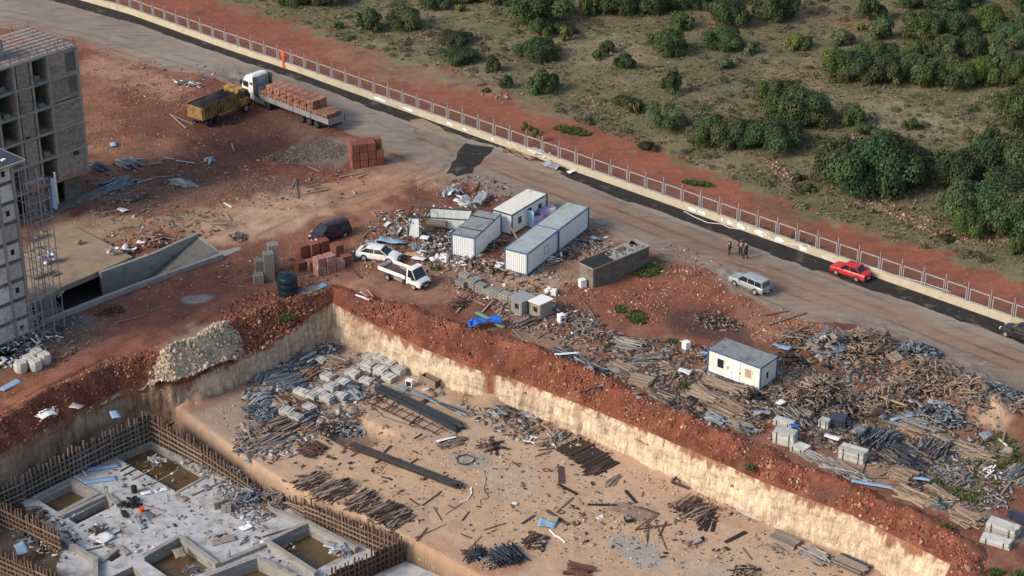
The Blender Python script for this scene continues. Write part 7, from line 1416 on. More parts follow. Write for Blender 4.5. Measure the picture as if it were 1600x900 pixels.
# ================================================================== upper site: piles
for (lab, px, py, dx, dy, L, a, b, h, n, st, ms, wt) in [
    ('blue-grey steel decking heaped by the apartment block, upper part', 203, 258, 26, 14, 2.6, 1.2, 2.2, .5, 30, 'heap', ['bluegrey', 'bluegrey', 'steel'], (.30, .07)),
    ('blue-grey steel decking heaped by the apartment block, lower part', 180, 290, 34, -16, 3.0, 1.4, 3.2, .6, 44, 'heap', ['bluegrey', 'bluegrey', 'steel', 'darksteel'], (.30, .07)),
    ('steel decking strips tucked behind the apartment block corner', 155, 262, 26, 8, 2.0, .8, 1.4, .4, 16, 'heap', ['bluegrey', 'navy'], (.28, .07)),
    ('twisted grey steel sheets lying by themselves on the red yard', 282, 288, 50, 8, 3.2, .5, 1.3, .5, 14, 'heap', ['bluegrey', 'galv'], (.34, .07)),
    ('grey steel sheets fanned out at the edge of the red yard', 328, 250, 22, -14, 1.7, .3, 1.1, .2, 10, 'heap', ['galv', 'bluegrey'], (.26, .05)),
    ('dark junk strip in front of the apartment block', 205, 312, 34, -6, 1.4, 2.0, 1.6, .3, 30, 'jumble', ['woodd', 'bluegrey', 'woodp'], (.16, .05)),
    ('pink and tan boards on the debris mound by the ramp', 240, 375, 26, -8, 1.8, 1.5, 3.4, .5, 50, 'jumble', ['woodp', 'wood', 'rust'], (.18, .06)),
    ('dark rubble and boards on the debris mound beside the deck', 200, 392, 24, -10, 1.2, 1.2, 1.6, .5, 24, 'jumble', ['woodd', 'steel', 'woodp'], (.2, .06)),
    ('sticks and broken frames scattered at the rounded ramp end', 372, 372, 20, 18, 1.5, 1.2, 1.4, .3, 14, 'jumble', ['woodg', 'wood', 'darksteel'], (.12, .06)),
    ('small heap of white and dark scraps on the yard behind the dump truck', 295, 132, 40, 8, 1.0, 2.4, 1.6, .25, 40, 'jumble', ['white', 'darksteel', 'woodp', 'bluegrey'], (.16, .06)),
    ('crumpled metal and film heap above the wrecked cabin', 708, 300, 16, -20, 1.5, .9, 1.8, .7, 26, 'jumble', ['galv', 'steel', 'bluegrey', 'white'], (.34, .05)),
    ('long grey panels thrown behind the wrecked cabin', 728, 318, 26, 14, 2.2, .8, 1.8, .5, 20, 'heap', ['galv', 'white', 'steel'], (.4, .05)),
    ('household junk spilled inside and before the wrecked cabin', 690, 378, 26, 4, 1.0, 2.8, 1.8, .5, 56, 'jumble', ['darksteel', 'white', 'woodp', 'woodd', 'steel'], (.22, .08)),
    ('white boards and broken furniture below the wrecked cabin', 668, 392, 24, -10, 1.2, 1.8, 2.4, .5, 50, 'jumble', ['white', 'wood', 'bluegrey', 'white', 'woodd'], (.3, .07)),
    ('broken boards and foam scattered left of the wrecked cabin', 618, 365, 24, -18, 1.6, 2.2, 2.6, .3, 34, 'jumble', ['woodp', 'white', 'woodg'], (.22, .05)),
    ('dark bent metal wreck pieces right behind the white saloon', 580, 383, 30, 6, 1.7, .8, 1.6, .5, 16, 'jumble', ['darksteel', 'bluegrey', 'galv'], (.34, .05)),
    ('grey flattened wreckage between brick packs and white saloon', 556, 402, 18, 10, 1.2, .9, 1.4, .3, 20, 'jumble', ['steel', 'woodd', 'bluegrey'], (.24, .05)),
    ('stony rubble and junk in front of the containers', 762, 418, 30, 6, 1.1, 3.4, 2.6, .5, 90, 'jumble', ['wood', 'woodg', 'rust', 'white', 'woodd'], (.24, .10)),
    ('dark junk strip between the two container rows', 770, 385, 30, -16, 1.6, 2.0, 1.6, .3, 30, 'jumble', ['woodd', 'darksteel', 'woodp'], (.14, .06)),
    ('brown planks and frames lying beside the long containers', 893, 400, 24, -16, 2.2, .3, 1.2, .2, 10, 'heap', ['woodp', 'rust', 'wood'], (.18, .06)),
    ('junk against the side of the long containers', 870, 405, 26, -14, 1.2, 2.2, 1.3, .35, 40, 'jumble', ['woodd', 'white', 'steel', 'woodg'], (.16, .08)),
    ('debris and rolled cloth behind the long containers', 915, 382, 24, -14, 1.1, 1.4, 1.6, .3, 26, 'jumble', ['woodd', 'bluegrey', 'woodg'], (.2, .07)),
    ('rusty rods and planks fanned on the ground in front of the block rows', 716, 476, 30, 14, 2.4, .6, 1.6, .4, 34, 'jumble', ['rust', 'woodd', 'woodp'], (.09, .06)),
    ('planks dumped between the block rows and the grey cabinets', 790, 480, 30, -10, 1.8, 1.2, 1.4, .4, 26, 'jumble', ['woodp', 'woodg', 'wood'], (.14, .06)),
    ('grey metal junk at the tip of the pit corner', 566, 465, 26, 8, 1.6, .8, 1.0, .3, 14, 'heap', ['steel', 'white', 'bluegrey'], (.22, .05)),
    ('flat grey slabs and boards right of the dark tank', 482, 458, 26, -10, 1.3, 1.2, 1.8, .35, 26, 'heap', ['woodg', 'steel', 'woodp'], (.5, .08)),
    ('crossed planks and black film below the grey cabinets', 822, 505, 30, -12, 2.0, 1.5, 1.6, .4, 30, 'heap', ['woodg', 'darksteel', 'woodp'], (.14, .06)),
    ('thin pipes and cables coiled near the white washing machine', 900, 500, 26, 8, 1.5, 2.0, 1.6, .3, 26, 'jumble', ['steel', 'woodg', 'woodd'], (.10, .06)),
    ('twisted sticks strewn over the grey stones right of the rubble', 925, 520, 26, 10, 1.3, 2.4, 2.2, .3, 50, 'jumble', ['woodd', 'woodg', 'woodp'], (.12, .06)),
    ('dark grey steel props fanned on the bank, upper bundle', 880, 556, 30, 12, 2.3, .5, 1.3, .5, 36, 'heap', ['darksteel', 'bluegrey'], (.09, .07)),
    ('dark grey steel props fanned on the bank, middle bundle', 910, 568, 26, 14, 2.2, .5, 1.3, .5, 36, 'heap', ['darksteel', 'bluegrey', 'steel'], (.09, .07)),
    ('dark grey steel props fanned on the bank, lower bundle', 935, 580, 22, 12, 1.9, .4, 1.1, .45, 28, 'heap', ['darksteel', 'bluegrey'], (.09, .07)),
    ('grey poles heaped beside the burnt patch, upper heap', 985, 540, 34, 8, 2.4, .8, 2.2, .5, 50, 'heap', ['woodg', 'steel', 'woodg'], (.09, .07)),
    ('grey poles heaped beside the burnt patch, lower heap', 1012, 565, 34, -2, 2.6, .6, 2.0, .7, 56, 'heap', ['steel', 'woodg'], (.09, .07)),
    ('tan plank pile at the left end of the timber yard', 972, 578, 34, 16, 2.8, .4, 2.0, .4, 40, 'heap', ['wood', 'woodp'], (.15, .06)),
    ('neat stack of tan planks with cut ends towards the pit', 1002, 598, 34, 8, 2.1, .1, 1.7, 0, 54, 'stack', ['wood', 'woodp'], (.16, .07)),
    ('mixed tan planks lying left of the small white cabin', 1050, 580, 30, 16, 2.6, 1.2, 1.8, .4, 34, 'jumble', ['wood', 'woodp', 'woodg'], (.15, .06)),
    ('grey brown planks in front of the neat plank stack', 1035, 620, 34, 16, 2.4, 1.0, 1.8, .4, 44, 'heap', ['woodg', 'woodp', 'woodd'], (.14, .06)),
    ('broad pile of tan planks in front of the white cabin, left', 1100, 622, 44, 18, 3.4, .5, 2.6, .6, 70, 'heap', ['wood', 'wood', 'woodp'], (.15, .06)),
    ('long tan planks pile in front of the white cabin, right', 1130, 606, 50, 18, 4.0, .5, 1.6, .4, 36, 'heap', ['wood', 'woodp'], (.15, .06)),
    ('broad loose pile of tan planks beyond the broad pile', 1140, 640, 44, 18, 3.2, .8, 2.8, .6, 80, 'heap', ['wood', 'woodp', 'woodp'], (.15, .06)),
    ('grey steel panels lying below the loose tan plank pile', 1118, 655, 30, 14, 1.8, .6, 1.4, .35, 20, 'heap', ['bluegrey', 'steel'], (.34, .06)),
    ('grey planks and steel along the edge of the bank', 1160, 668, 34, 16, 2.2, 1.0, 1.6, .35, 36, 'heap', ['bluegrey', 'woodg', 'steel'], (.16, .06)),
    ('black wrapped junk heap near the corner of the white cabin', 1178, 625, 20, 10, 1.0, .8, 1.6, .8, 30, 'jumble', ['darksteel', 'black'], (.34, .1)),
    ('brown planks between the white cabin and the scrap heaps', 1205, 640, 30, 14, 1.8, 1.4, 1.8, .4, 40, 'jumble', ['woodp', 'woodg', 'woodd'], (.14, .06)),
    ('dense jumble of grey sheets and film at the head of the scrap heaps', 1300, 543, 22, 10, 1.6, 2.2, 4.6, 1.4, 120, 'jumble', ['bluegrey', 'steel', 'woodg'], (.34, .05)),
    ('tall jumble of short timber offcuts along the road, left part', 1352, 545, 20, 16, 1.25, 3.0, 5.4, 1.5, 210, 'jumble', ['wood', 'woodp', 'woodg'], (.12, .06)),
    ('thin curved rods and branches left of the grey sheets', 1240, 530, 34, -18, 2.6, 2.0, 2.6, .5, 50, 'jumble', ['woodp', 'woodg', 'rust'], (.09, .06)),
    ('grey crushed slabs heap beside the road', 1432, 552, 20, 4, .9, 2.4, 3.2, .8, 120, 'jumble', ['bluegrey', 'steel', 'darksteel'], (.24, .08)),
    ('wide jumble of timber offcuts along the road, middle part', 1455, 590, 24, 14, 1.25, 3.6, 5.8, 1.2, 230, 'jumble', ['wood', 'woodp', 'woodg', 'woodp'], (.12, .06)),
    ('wide jumble of timber offcuts along the road, right part', 1520, 615, 20, 16, 1.2, 2.8, 3.6, 1.0, 140, 'jumble', ['woodp', 'woodg', 'wood'], (.12, .06)),
    ('low jumble of timber offcuts in the middle of the scrap yard', 1400, 618, 24, -12, 1.4, 4.6, 4.0, .9, 220, 'jumble', ['woodp', 'wood', 'woodg'], (.12, .06)),
    ('low jumble of timber offcuts right of the white cabin', 1275, 618, 24, -16, 1.4, 4.2, 4.4, 1.0, 230, 'jumble', ['woodp', 'wood', 'woodg', 'woodd'], (.12, .06)),
    ('jumble of timber offcuts right below the white cabin heap', 1325, 640, 24, -12, 1.4, 3.4, 3.4, .8, 160, 'jumble', ['woodp', 'woodg', 'darksteel'], (.12, .06)),
    ('grey slate-like rubble heap left of the tan earth mound', 1475, 650, 24, 10, .9, 2.4, 4.0, .8, 130, 'jumble', ['bluegrey', 'steel', 'darksteel'], (.22, .07)),
    ('grey slate-like rubble heap beside the road beyond the earth mound', 1560, 615, 24, 8, .9, 3.0, 2.8, .7, 100, 'jumble', ['bluegrey', 'steel', 'darksteel'], (.22, .07)),
    ('scrap timber at the right picture edge by the road', 1590, 635, 20, 12, 1.1, 1.8, 3.0, .6, 70, 'jumble', ['woodp', 'woodg'], (.12, .06)),
    ('dark steel prop pile in the scrap yard, upper left', 1235, 650, 26, 20, 1.8, 2.2, 3.2, .7, 110, 'heap', ['darksteel', 'steel', 'woodg'], (.09, .07)),
    ('dark steel prop pile in the scrap yard, centre', 1375, 690, 16, -16, 1.6, 1.4, 5.0, .7, 120, 'heap', ['darksteel', 'navy', 'steel'], (.09, .07)),
    ('dark steel prop pile in the scrap yard, lower right', 1415, 715, 26, 14, 1.8, 2.2, 4.0, .7, 110, 'heap', ['darksteel', 'navy', 'woodg'], (.09, .07)),
    ('steel props and short timbers fanned above the bare soil patch', 1462, 705, 18, -20, 1.7, 2.0, 3.6, .6, 90, 'heap', ['woodp', 'darksteel', 'steel'], (.10, .06)),
    ('boards and grey strips in the centre of the scrap yard', 1430, 665, 34, 14, 2.4, 2.4, 3.0, .4, 50, 'heap', ['wood', 'woodg', 'bluegrey'], (.18, .05)),
    ('tan plank bundle lying under the grey rubble', 1425, 675, 40, 16, 2.8, .3, 1.4, .4, 24, 'heap', ['wood', 'woodp'], (.14, .06)),
    ('loose long planks scattered near the tan earth mound', 1510, 705, 44, 16, 3.2, 1.8, 2.6, .3, 22, 'heap', ['wood', 'woodg', 'wood'], (.15, .06)),
    ('short tan planks pile left of the loose long planks', 1472, 690, 30, 12, 2.0, .3, 1.5, .5, 26, 'heap', ['wood', 'woodg'], (.14, .06)),
    ('grey wood chips and prop ends along the bank edge', 1315, 735, 30, 14, 1.8, 2.6, 1.8, .5, 70, 'heap', ['woodg', 'steel'], (.10, .06)),
    ('grey planks on the bank edge below the panel crates', 1270, 715, 30, 14, 2.2, 1.4, 1.6, .4, 40, 'heap', ['woodg', 'steel'], (.14, .06)),
    ('tan plank pile right of the bare soil patch', 1412, 745, 40, 14, 2.3, .3, 2.2, .7, 60, 'heap', ['wood', 'woodp'], (.14, .06)),
    ('pinkish plank pile running along the bank edge', 1430, 778, 50, 20, 3.6, .6, 1.6, .5, 50, 'heap', ['woodp', 'wood'], (.14, .06)),
    ('black wrapped bundle lying on the pinkish plank pile', 1455, 787, 36, 14, 2.4, .2, .9, .4, 20, 'heap', ['darksteel', 'bluegrey'], (.22, .08)),
    ('long pale planks above the black wrapped bundle', 1472, 772, 40, 22, 3.0, .3, .8, .3, 12, 'heap', ['wood'], (.18, .06)),
    ('grey sticks and steel above the pinkish planks', 1490, 745, 20, 12, 1.4, 2.0, 2.4, .35, 50, 'jumble', ['steel', 'woodg', 'bluegrey'], (.12, .06)),
    ('tan plank pile at the lower right of the bank edge', 1508, 812, 36, 14, 2.4, .5, 2.2, .6, 56, 'heap', ['wood', 'woodp'], (.14, .06)),
    ('grey sticks standing and lying on the grassy patch', 1552, 742, 14, 8, 1.2, 1.4, 1.6, .35, 26, 'jumble', ['steel', 'white', 'woodg'], (.12, .05)),
    ('small grey stick heap at the right of the tan plank pile', 1560, 785, 20, 8, 1.0, 1.2, 1.0, .2, 14, 'jumble', ['woodg', 'steel'], (.10, .05)),
    ('grey steel frames piled at the right picture edge', 1592, 745, 22, -16, 2.6, .6, 2.4, .6, 30, 'heap', ['steel', 'bluegrey', 'woodg'], (.2, .08)),
    ('wood and sheet wreck along the wall beside the crossroads', 812, 243, 34, 12, 1.8, 2.4, 1.2, .3, 34, 'heap', ['woodp', 'wood', 'rust'], (.16, .05)),
    ('broken boards lying on the red track beyond the fence, left group', 750, 132, 24, -8, 1.6, .6, 1.0, .2, 6, 'jumble', ['woodg', 'woodp'], (.16, .06)),
    ('broken boards lying on the red track beyond the fence, right group', 781, 150, 12, 10, 1.2, 1.0, 2.2, .2, 7, 'jumble', ['wood', 'woodp'], (.16, .06)),
    ('scrap and white litter at the foot of the scaffolded house', 45, 535, 30, -8, .9, 3.4, 3.2, .3, 70, 'jumble', ['white', 'woodg', 'darksteel', 'bluegrey'], (.16, .05)),
    ('litter of white and blue scraps beside the white sacks', 14, 565, 24, -8, .7, 1.8, 2.0, .3, 40, 'jumble', ['white', 'navy', 'white'], (.2, .07)),
    ('bars and boards resting on the deck by the scaffold', 70, 390, 34, -2, 2.2, .8, 1.2, .3, 14, 'jumble', ['steel', 'woodp'], (.09, .05)),
    ('dark roots and twisted sticks on the lower red yard', 172, 488, 24, -6, 1.0, 1.6, 1.6, .4, 30, 'jumble', ['woodd', 'rust'], (.12, .08)),
    ('burnt wire and black ash remains in the burnt patch', 1120, 505, 24, 6, .8, 3.8, 3.4, .3, 120, 'jumble', ['black', 'woodd', 'woodp'], (.12, .06)),
    ('black charred scrap right behind the white cabin', 1238, 565, 20, 8, .9, 1.8, 2.0, .5, 50, 'jumble', ['black', 'woodd'], (.14, .08)),
    ('white and brown scraps on the bank at the left above the formwork', 78, 645, 20, -8, 1.0, 1.2, 1.6, .2, 12, 'jumble', ['white', 'woodg'], (.14, .05))]:
    ex = 0 if st == 'stack' else (int(n * 1.6) if (st == 'jumble' and n > 90) else n)
    P(lab, px, py, dx, dy, L, a, b, h, n, st, ms, wt, extra=ex)
# crates of upright panels
def crate(px, py, dx, dy, L, w_, h, label, m='block2', k=7, z=None):
    t = thing('panel_crate', label, 'panels', G(px, py) if z is None else W(px, py, z), wang(px, py, dx, dy)); rows = max(2, int(h / .14))
    for j in range(rows):
        for i in range(2):
            o = link('panel', pmesh(m), t); o.scale = (L * random.uniform(.95, 1.03), w_ / 2 * .96, .12); o.location = (random.uniform(-.03, .03), (i - .5) * w_ / 2, .08 + j * .14)
    for x in (-L * .3, L * .3):
        for y in (-w_ / 2 - .04, w_ / 2 + .04): o = link('strap', pmesh('darksteel', 'box'), t); o.scale = (.06, .03, rows * .14); o.location = (x, y, rows * .07 + .02)
    return t
for a in [(1226, 692, 30, 8, 1.9, 1.2, 1.3, 'big grey crate of panels at the bank edge, left of two'), (1332, 718, 34, 10, 2.3, 1.1, 1.2, 'big grey crate of panels on the soil, right of two'), (1250, 705, 30, 12, 1.4, 1.2, .7, 'small crate of panels beside the left big crate'), (1310, 665, 24, 4, 1.3, 1.2, 1.0, 'dark blue grey box in the middle of the scrap yard', 'navy'), (1288, 668, 14, 4, .9, .8, .9, 'small pale grey box left of the dark blue box'),
          (1566, 832, 40, 14, 2.5, 1.2, .9, 'stack of white boards on the right, farther one', 'paleboard'), (1556, 850, 40, 12, 2.4, .9, .7, 'stack of white boards on the right, nearer one', 'paleboard'), (1594, 815, 30, 16, 2.2, .8, .6, 'dark blue panel stack at the right picture edge', 'navy'), (1225, 665, 26, 8, 1.8, .9, .6, 'low grey crate above the left big crate')]: crate(*a)
for i, (px, py) in enumerate([(722, 447), (738, 449), (752, 456), (764, 460), (777, 464), (727, 440), (744, 444), (790, 470), (804, 474)]):
    pack('grey', G(px, py), wang(px, py, 30, 10), 'grey cement block stack before the containers, ' + ORD[i] + ' of the row', 'cement block row', (1.0, .85, 1.0 if i % 3 else .75))
for i, (px, py, lab) in enumerate([(816, 487, 'grey metal cabinet with slanted roof, left of the pair'), (845, 492, 'grey metal cabinet with pale roof and dark opening, right of the pair')]):
    t = thing('metal_cabinet', lab, 'cabinet', G(px, py), wang(px, py, 26, 12)); MB().box((0, 0, .8), (1.5, 1.7, 1.6)).build('case', 'woodg' if i else 'steel', t); MB().box((0, 0, 1.65), (1.7, 1.95, .08), ry=.06 * (1 - 2 * i)).build('roof', 'white' if i else 'steel', t)
    MB().box((.1, -.87, .95), (.5, .04, .5)).build('opening', 'black', t)
    for k in range(5): MB().box((-.6 + k * .3, -.862, .8), (.03, .02, 1.55)).build('batten', 'woodg', t)
def machine(px, py, label, rz=.3, s=.65, door=True):
    t = thing('washing_machine' if door else 'white_box', label, 'appliance', G(px, py), rz); MB().box((0, 0, s * .65), (s, s, s * 1.3)).build('case', 'white', t, bevel=.03)
    if door: MB().cyl((0, -s / 2 - .03, s * .62), (0, -s / 2, s * .62), s * .3, 18).build('door_ring', 'galv', t); MB().cyl((0, -s / 2 - .04, s * .62), (0, -s / 2 - .03, s * .62), s * .2, 18).build('door_glass', 'black', t)
    MB().bx(-s / 2 + .03, s / 2 - .03, -s / 2 - .015, -s / 2, s * 1.14, s * 1.26).build('control_panel', 'steel', t)
machine(877, 503, 'white washing machine with round dark door below the grey cabinets', .5)
machine(1072, 545, 'tilted white washing machine at the burnt patch edge', 2.2, .62)
machine(910, 448, 'white box with small dark mark at the block shed corner', .4, .66, False)
machine(866, 461, 'white appliance lying among stones by the cabinets', 1.2, .5, False)
rope('grey hose looping on the ground right of the washing machine', [(882, 505), (895, 513), (912, 519), (928, 515), (932, 503), (925, 490), (918, 480), (912, 474)], None, 'woodg', .06, 'hose', 'hose')
rope('long thin pipe lying on the bank edge above the red slope', [(790, 505), (815, 530), (835, 545), (860, 555)], None, 'steel', .05, 'pipe', 'pipe')
rope('pale bent pipe beside the black film', [(816, 520), (840, 530), (858, 518), (866, 508)], None, 'woodg', .05, 'pipe', 'pipe')
rope('thin steel post leaning along the yard by the roots', [(180, 505), (205, 499), (228, 492)], None, 'steel', .05, 'pipe', 'pipe')
# tarps, films, sheets
for i, (px, py, dx, dy, L, Wd, m, lab, cr, lf) in enumerate([(757, 511, 50, -4, 3.2, 1.3, 'bluetarp', 'bright blue tarp crumpled on the edge of the red bank', .42, .4), (757, 498, 36, 18, 2.3, .6, 'greensheet', 'pale green sheet beside the bright blue tarp', .04, .3), (780, 512, 20, 10, 1.3, .6, 'greensheet', 'small green sheet at the right end of the blue tarp', .05, .3),
    (842, 246, 40, 14, 2.6, 1.3, 'cloth', 'white film crumpled against the cream wall, left piece', .26, .5), (862, 262, 34, 16, 2.3, 1.2, 'galv', 'silver film crumpled at the wall foot, middle piece', .26, .2), (893, 270, 14, -4, .9, .7, 'white', 'small white sheet at the wall foot, right piece', .1, .1), (750, 318, 20, -30, 3.2, 1.1, 'galv', 'long folded silver sheet standing behind the grey-roofed container', .22, .6),
    (690, 403, 10, -26, 2.2, .55, 'white', 'white door panel lying below the wrecked cabin, left one', .02, .1), (697, 404, 10, -26, 2.2, .55, 'white', 'white door panel lying below the wrecked cabin, right one', .02, .1), (605, 352, 20, -16, 1.3, .55, 'white', 'white foam slab lying left of the wrecked cabin', .03, .15), (611, 366, 8, -4, .6, .5, 'white', 'small white foam slab near the larger one', .03, .1),
    (612, 382, 44, 4, 2.8, .9, 'bluesheet', 'long bent grey-blue sheet behind the white saloon', .16, .4), (647, 390, 10, 12, 1.1, .9, 'bluegrey', 'dark grey bowl-like wreck piece below the cabin', .3, .3), (655, 408, 16, 4, 1.4, .9, 'white', 'white broken board near the pickup bed', .1, .3), (650, 400, 30, 4, 2.2, .8, 'yellowfoam', 'orange tan board between pickup and wreck', .05, .15), (692, 377, 40, 4, 2.0, .45, 'yellowfoam', 'yellow tan board in front of the wrecked cabin', .03, .3), (664, 378, 16, 2, .9, .7, 'white', 'white frame piece before the leaning door', .1, .5),
    (17, 602, 34, -18, 2.4, .8, 'bluesheet', 'pale blue metal sheet lying at the left picture edge', .03, .05), (192, 330, 22, 8, 1.5, .6, 'cloth', 'torn white film lying on the mud by the steel decking', .15, .1), (202, 394, 24, 10, 1.5, 1.0, 'cloth', 'white film heap at the debris mound edge', .3, .3), (222, 385, 18, 4, 1.1, .6, 'cloth', 'small white film scrap on the debris mound', .2, .4), (177, 228, 6, 16, 1.2, .7, 'bluesheet', 'pale blue panel fragment standing in the mud', .04, .2),
    (1123, 600, 34, 10, 2.4, .8, 'woodg', 'grey flat board leaning in front of the white cabin', .02, .1), (1156, 608, 26, 12, 1.8, .9, 'bluegrey', 'grey framed panel lying in front of the white cabin', .03, .1), (1070, 586, 16, 4, 1.1, .8, 'white', 'white lumpy sack on the mixed planks', .2, .3), (886, 561, 38, -3, 2.4, .35, 'white', 'white plank on the upper dark prop bundle', .02, .6), (1222, 548, 26, 8, 1.8, .9, 'bluesheet', 'pale blue grey sheet by the back corner of the white cabin', .18, .4), (1272, 552, 22, 14, 1.6, .7, 'wood', 'pale tan board sheet at the grey film jumble', .15, .8),
    (1365, 650, 40, 18, 2.6, .7, 'bluegrey', 'grey blue long board in the scrap yard middle', .03, .4), (1410, 658, 40, -8, 2.4, .4, 'bluesheet', 'pale blue strip lying across the planks', .03, .4), (1395, 640, 44, 16, 2.8, .35, 'yellowfoam', 'bright tan plank lying on the jumble middle', .02, .9), (1365, 760, 60, 10, 3.8, .5, 'bluesheet', 'long pale blue strip along the bank edge', .04, .2), (1440, 755, 22, 4, 1.4, .4, 'bluesheet', 'short pale blue piece by the tan plank pile', .08, .4), (1300, 693, 22, 8, 1.4, .7, 'white', 'white sheet on the grey planks near the right crate', .1, .6),
    (1219, 641, 12, -6, .9, .6, 'white', 'white square scrap in the prop pile', .08, .8), (1412, 587, 6, 14, 0.7, .5, 'rag', 'dull orange rag on the timber jumble', .12, .9), (1240, 680, 12, 4, .9, .5, 'bluetarp', 'small blue rag near the low grey crate', .2, .9), (1100, 553, 10, 3, .7, .5, 'bluesheet', 'small pale sheet behind the white cabin', .06, .1), (938, 350, 22, 8, 1.3, .7, 'bluegrey', 'grey blue sheet at the far end of the long containers', .06, .1), (927, 377, 14, 6, .9, .6, 'bluesheet', 'light blue film beside the long containers', .15, .3), (700, 337, 20, -6, 1.4, .5, 'white', 'white twisted strip behind the wrecked cabin', .2, .4),
    (500, 452, 30, -14, 1.8, .8, 'bluesheet', 'pale green blue flat panel right of the dark tank', .02, .3), (567, 470, 26, 10, 1.8, .3, 'white', 'white strip at the pit corner junk', .04, .4), (120, 640, 18, 4, 1.2, .8, 'steel', 'grey and white broken sink on the left bank', .12, .3), (75, 652, 26, -10, 1.6, .8, 'white', 'white broken frame on the left bank', .15, .2), (180, 652, 10, 20, 1.4, .8, 'bluesheet', 'pale blue sheet hanging at the top of the grey formwork', .05, .3)]):
    sheetobj(lab, px, py, dx, dy, L, Wd, m, None if py != 652 or px != 180 else -2.6, cr, {'bluetarp': 'tarp', 'cloth': 'film', 'orange': 'rag'}.get(m, 'metal_sheet'), 'tarp' if m == 'bluetarp' else 'sheet', lf, 60 + i, n=26 if cr > .2 else 8)
# sacks, crates, small things
for i, (px, py, sx_, sy_) in enumerate([(33, 580, 0, 0), (46, 571, 0, 0), (56, 577, 0, 0), (70, 567, 0, 0), (58, 561, 0, 0)]):
    t = thing('white_sack', 'white bulk sack in the lower left yard, ' + ('front left', 'middle', 'front middle', 'right', 'rear')[i] + ' one of five', 'sack', G(px, py), ANG_V + random.uniform(-.1, .1), 'white bulk sacks')
    b = MB(); vs = []; 
    for z, s in ((0, .50), (.25, .56), (.75, .57), (.98, .50)):
        for q in range(12): a_ = q * 6.2832 / 12; rr = s * (1 / max(abs(math.cos(a_)), abs(math.sin(a_)))) ** .82; vs.append((rr * math.cos(a_), rr * math.sin(a_), z + random.uniform(-.02, .02)))
    b.add(vs, [(k * 12 + q, k * 12 + (q + 1) % 12, (k + 1) * 12 + (q + 1) % 12, (k + 1) * 12 + q) for k in range(3) for q in range(12)] + [tuple(range(11, -1, -1)), tuple(36 + q for q in range(12))]).build('sack_body', 'sack', t)
    for x in (-.3, .3): MB().bar((x, -.52, .97), (x, .52, 1.0), .04).build('strap', 'cloth', t)
def bags(px, py, label, n, m1, m2, spread, z=0., h=.5):
    t = thing('bag_pile', label, 'bags', G(px, py) + Vector((0, 0, z)), .4)
    for i in range(n):
        v = ICOV * np.array((random.uniform(.25, .4), random.uniform(.2, .3), random.uniform(.12, .2))) * (1 + RS.uniform(-.12, .12, ICOV.shape)); o = link('bag', npmesh('bag', v, ICOF, M[random.choice((m1, m2))], None, True), t)
        o.location = (random.uniform(-1, 1) * spread, random.uniform(-1, 1) * spread * .6, .15 + random.random() * h); o.rotation_euler = (0, 0, random.random() * 6)
bags(76, 415, 'wrapped white and violet bags piled on the deck by the scaffold', 16, 'cloth', 'crate', .9, .35, .9)
bags(176, 402, 'film-covered load with litter at the front edge of the deck', 8, 'cloth', 'steel', .6, .33, .6)
bags(685, 408, 'white bags and boxes beside the pickup', 9, 'white', 'cloth', .9, 0, .4)
bags(858, 458, 'white crumpled bags lying on stones above the right cabinet', 6, 'cloth', 'white', .6, .2, .3)
bags(120, 385, 'grey sacks on the sandy deck', 4, 'steel', 'woodg', .4, .3, .2)
bags(740, 405, 'grey white bags on the rubble before the ribbed container', 7, 'cloth', 'wood', 1.0, 0, .3)
bags(1285, 548, 'white rag bundle at the head of the scrap heaps', 3, 'wood', 'cloth', .3, 1.0, .3)
t = thing('pallet_on_deck', 'small wooden pallet under the wrapped bags on the deck', 'pallet', W(85, 428, .34), ANG_V)
for k in range(5): MB().box((-.4 + k * .2, 0, .12), (.12, 1.1, .03)).build('slat', 'woodp', t)
for x in (-.4, 0, .4): MB().box((0, x, .05), (1.0, .1, .1)).build('bearer', 'woodd', t)
t.name = 'pallet'
t = thing('pallet', 'pale wooden pallet lying tilted on the timber heaps by the road', 'pallet', G(1396, 572) + Vector((0, 0, .9)), .5); 
for k in range(6): MB().box((-.55 + k * .22, 0, .12), (.11, 1.2, .03)).build('slat', 'wood', t)
for x in (-.5, 0, .5): MB().box((0, x, .05), (1.2, .1, .1)).build('bearer', 'wood', t)
t.rotation_euler = (.25, -.15, .5)
for i, (px, py) in enumerate([(838, 352), (848, 344), (858, 340)]):
    t = thing('lilac_crate', ('lilac crate pile with dark top, nearest of three behind the long container', 'lilac crate, middle of three behind the long container', 'pale crate, farthest of three behind the long container')[i], 'crate', G(px, py), .4)
    for k in range(2): MB().box((0, 0, .35 + k * .62), (1.1, 1.0, .58)).build('crate_box', 'crate' if i < 2 else 'cloth', t)
    MB().box((0, 0, 1.3), (.8, .7, .05)).build('lid', 'navy' if i == 0 else 'crate', t)
t = thing('tire', 'dark tyre leaning by the whitish-roofed container', 'tyre', G(833, 326)); MB().tube([(.4 * math.cos(a_), 0, .45 + .4 * math.sin(a_)) for a_ in np.linspace(0, 6.283, 17)], .13, 8).build('tyre', 'rubber', t, True); MB().cyl((0, -.05, .45), (0, .05, .45), .26, 14).build('rim', 'darksteel', t); t.name = 'car_tyre'
t = thing('red_gas_bottle', 'small purple red bottle beside the long container wall', 'bottle', G(884, 402)); MB().tube([(0, 0, 0), (0, 0, .1), (0, 0, .7), (0, 0, .85)], [.25, .3, .3, .1], 12).build('bottle_body', 'paint' if False else 'p_purple', t, True); MB().cyl((0, 0, .84), (0, 0, .95), .07, 8).build('valve', 'galv', t); t.name = 'gas_bottle'
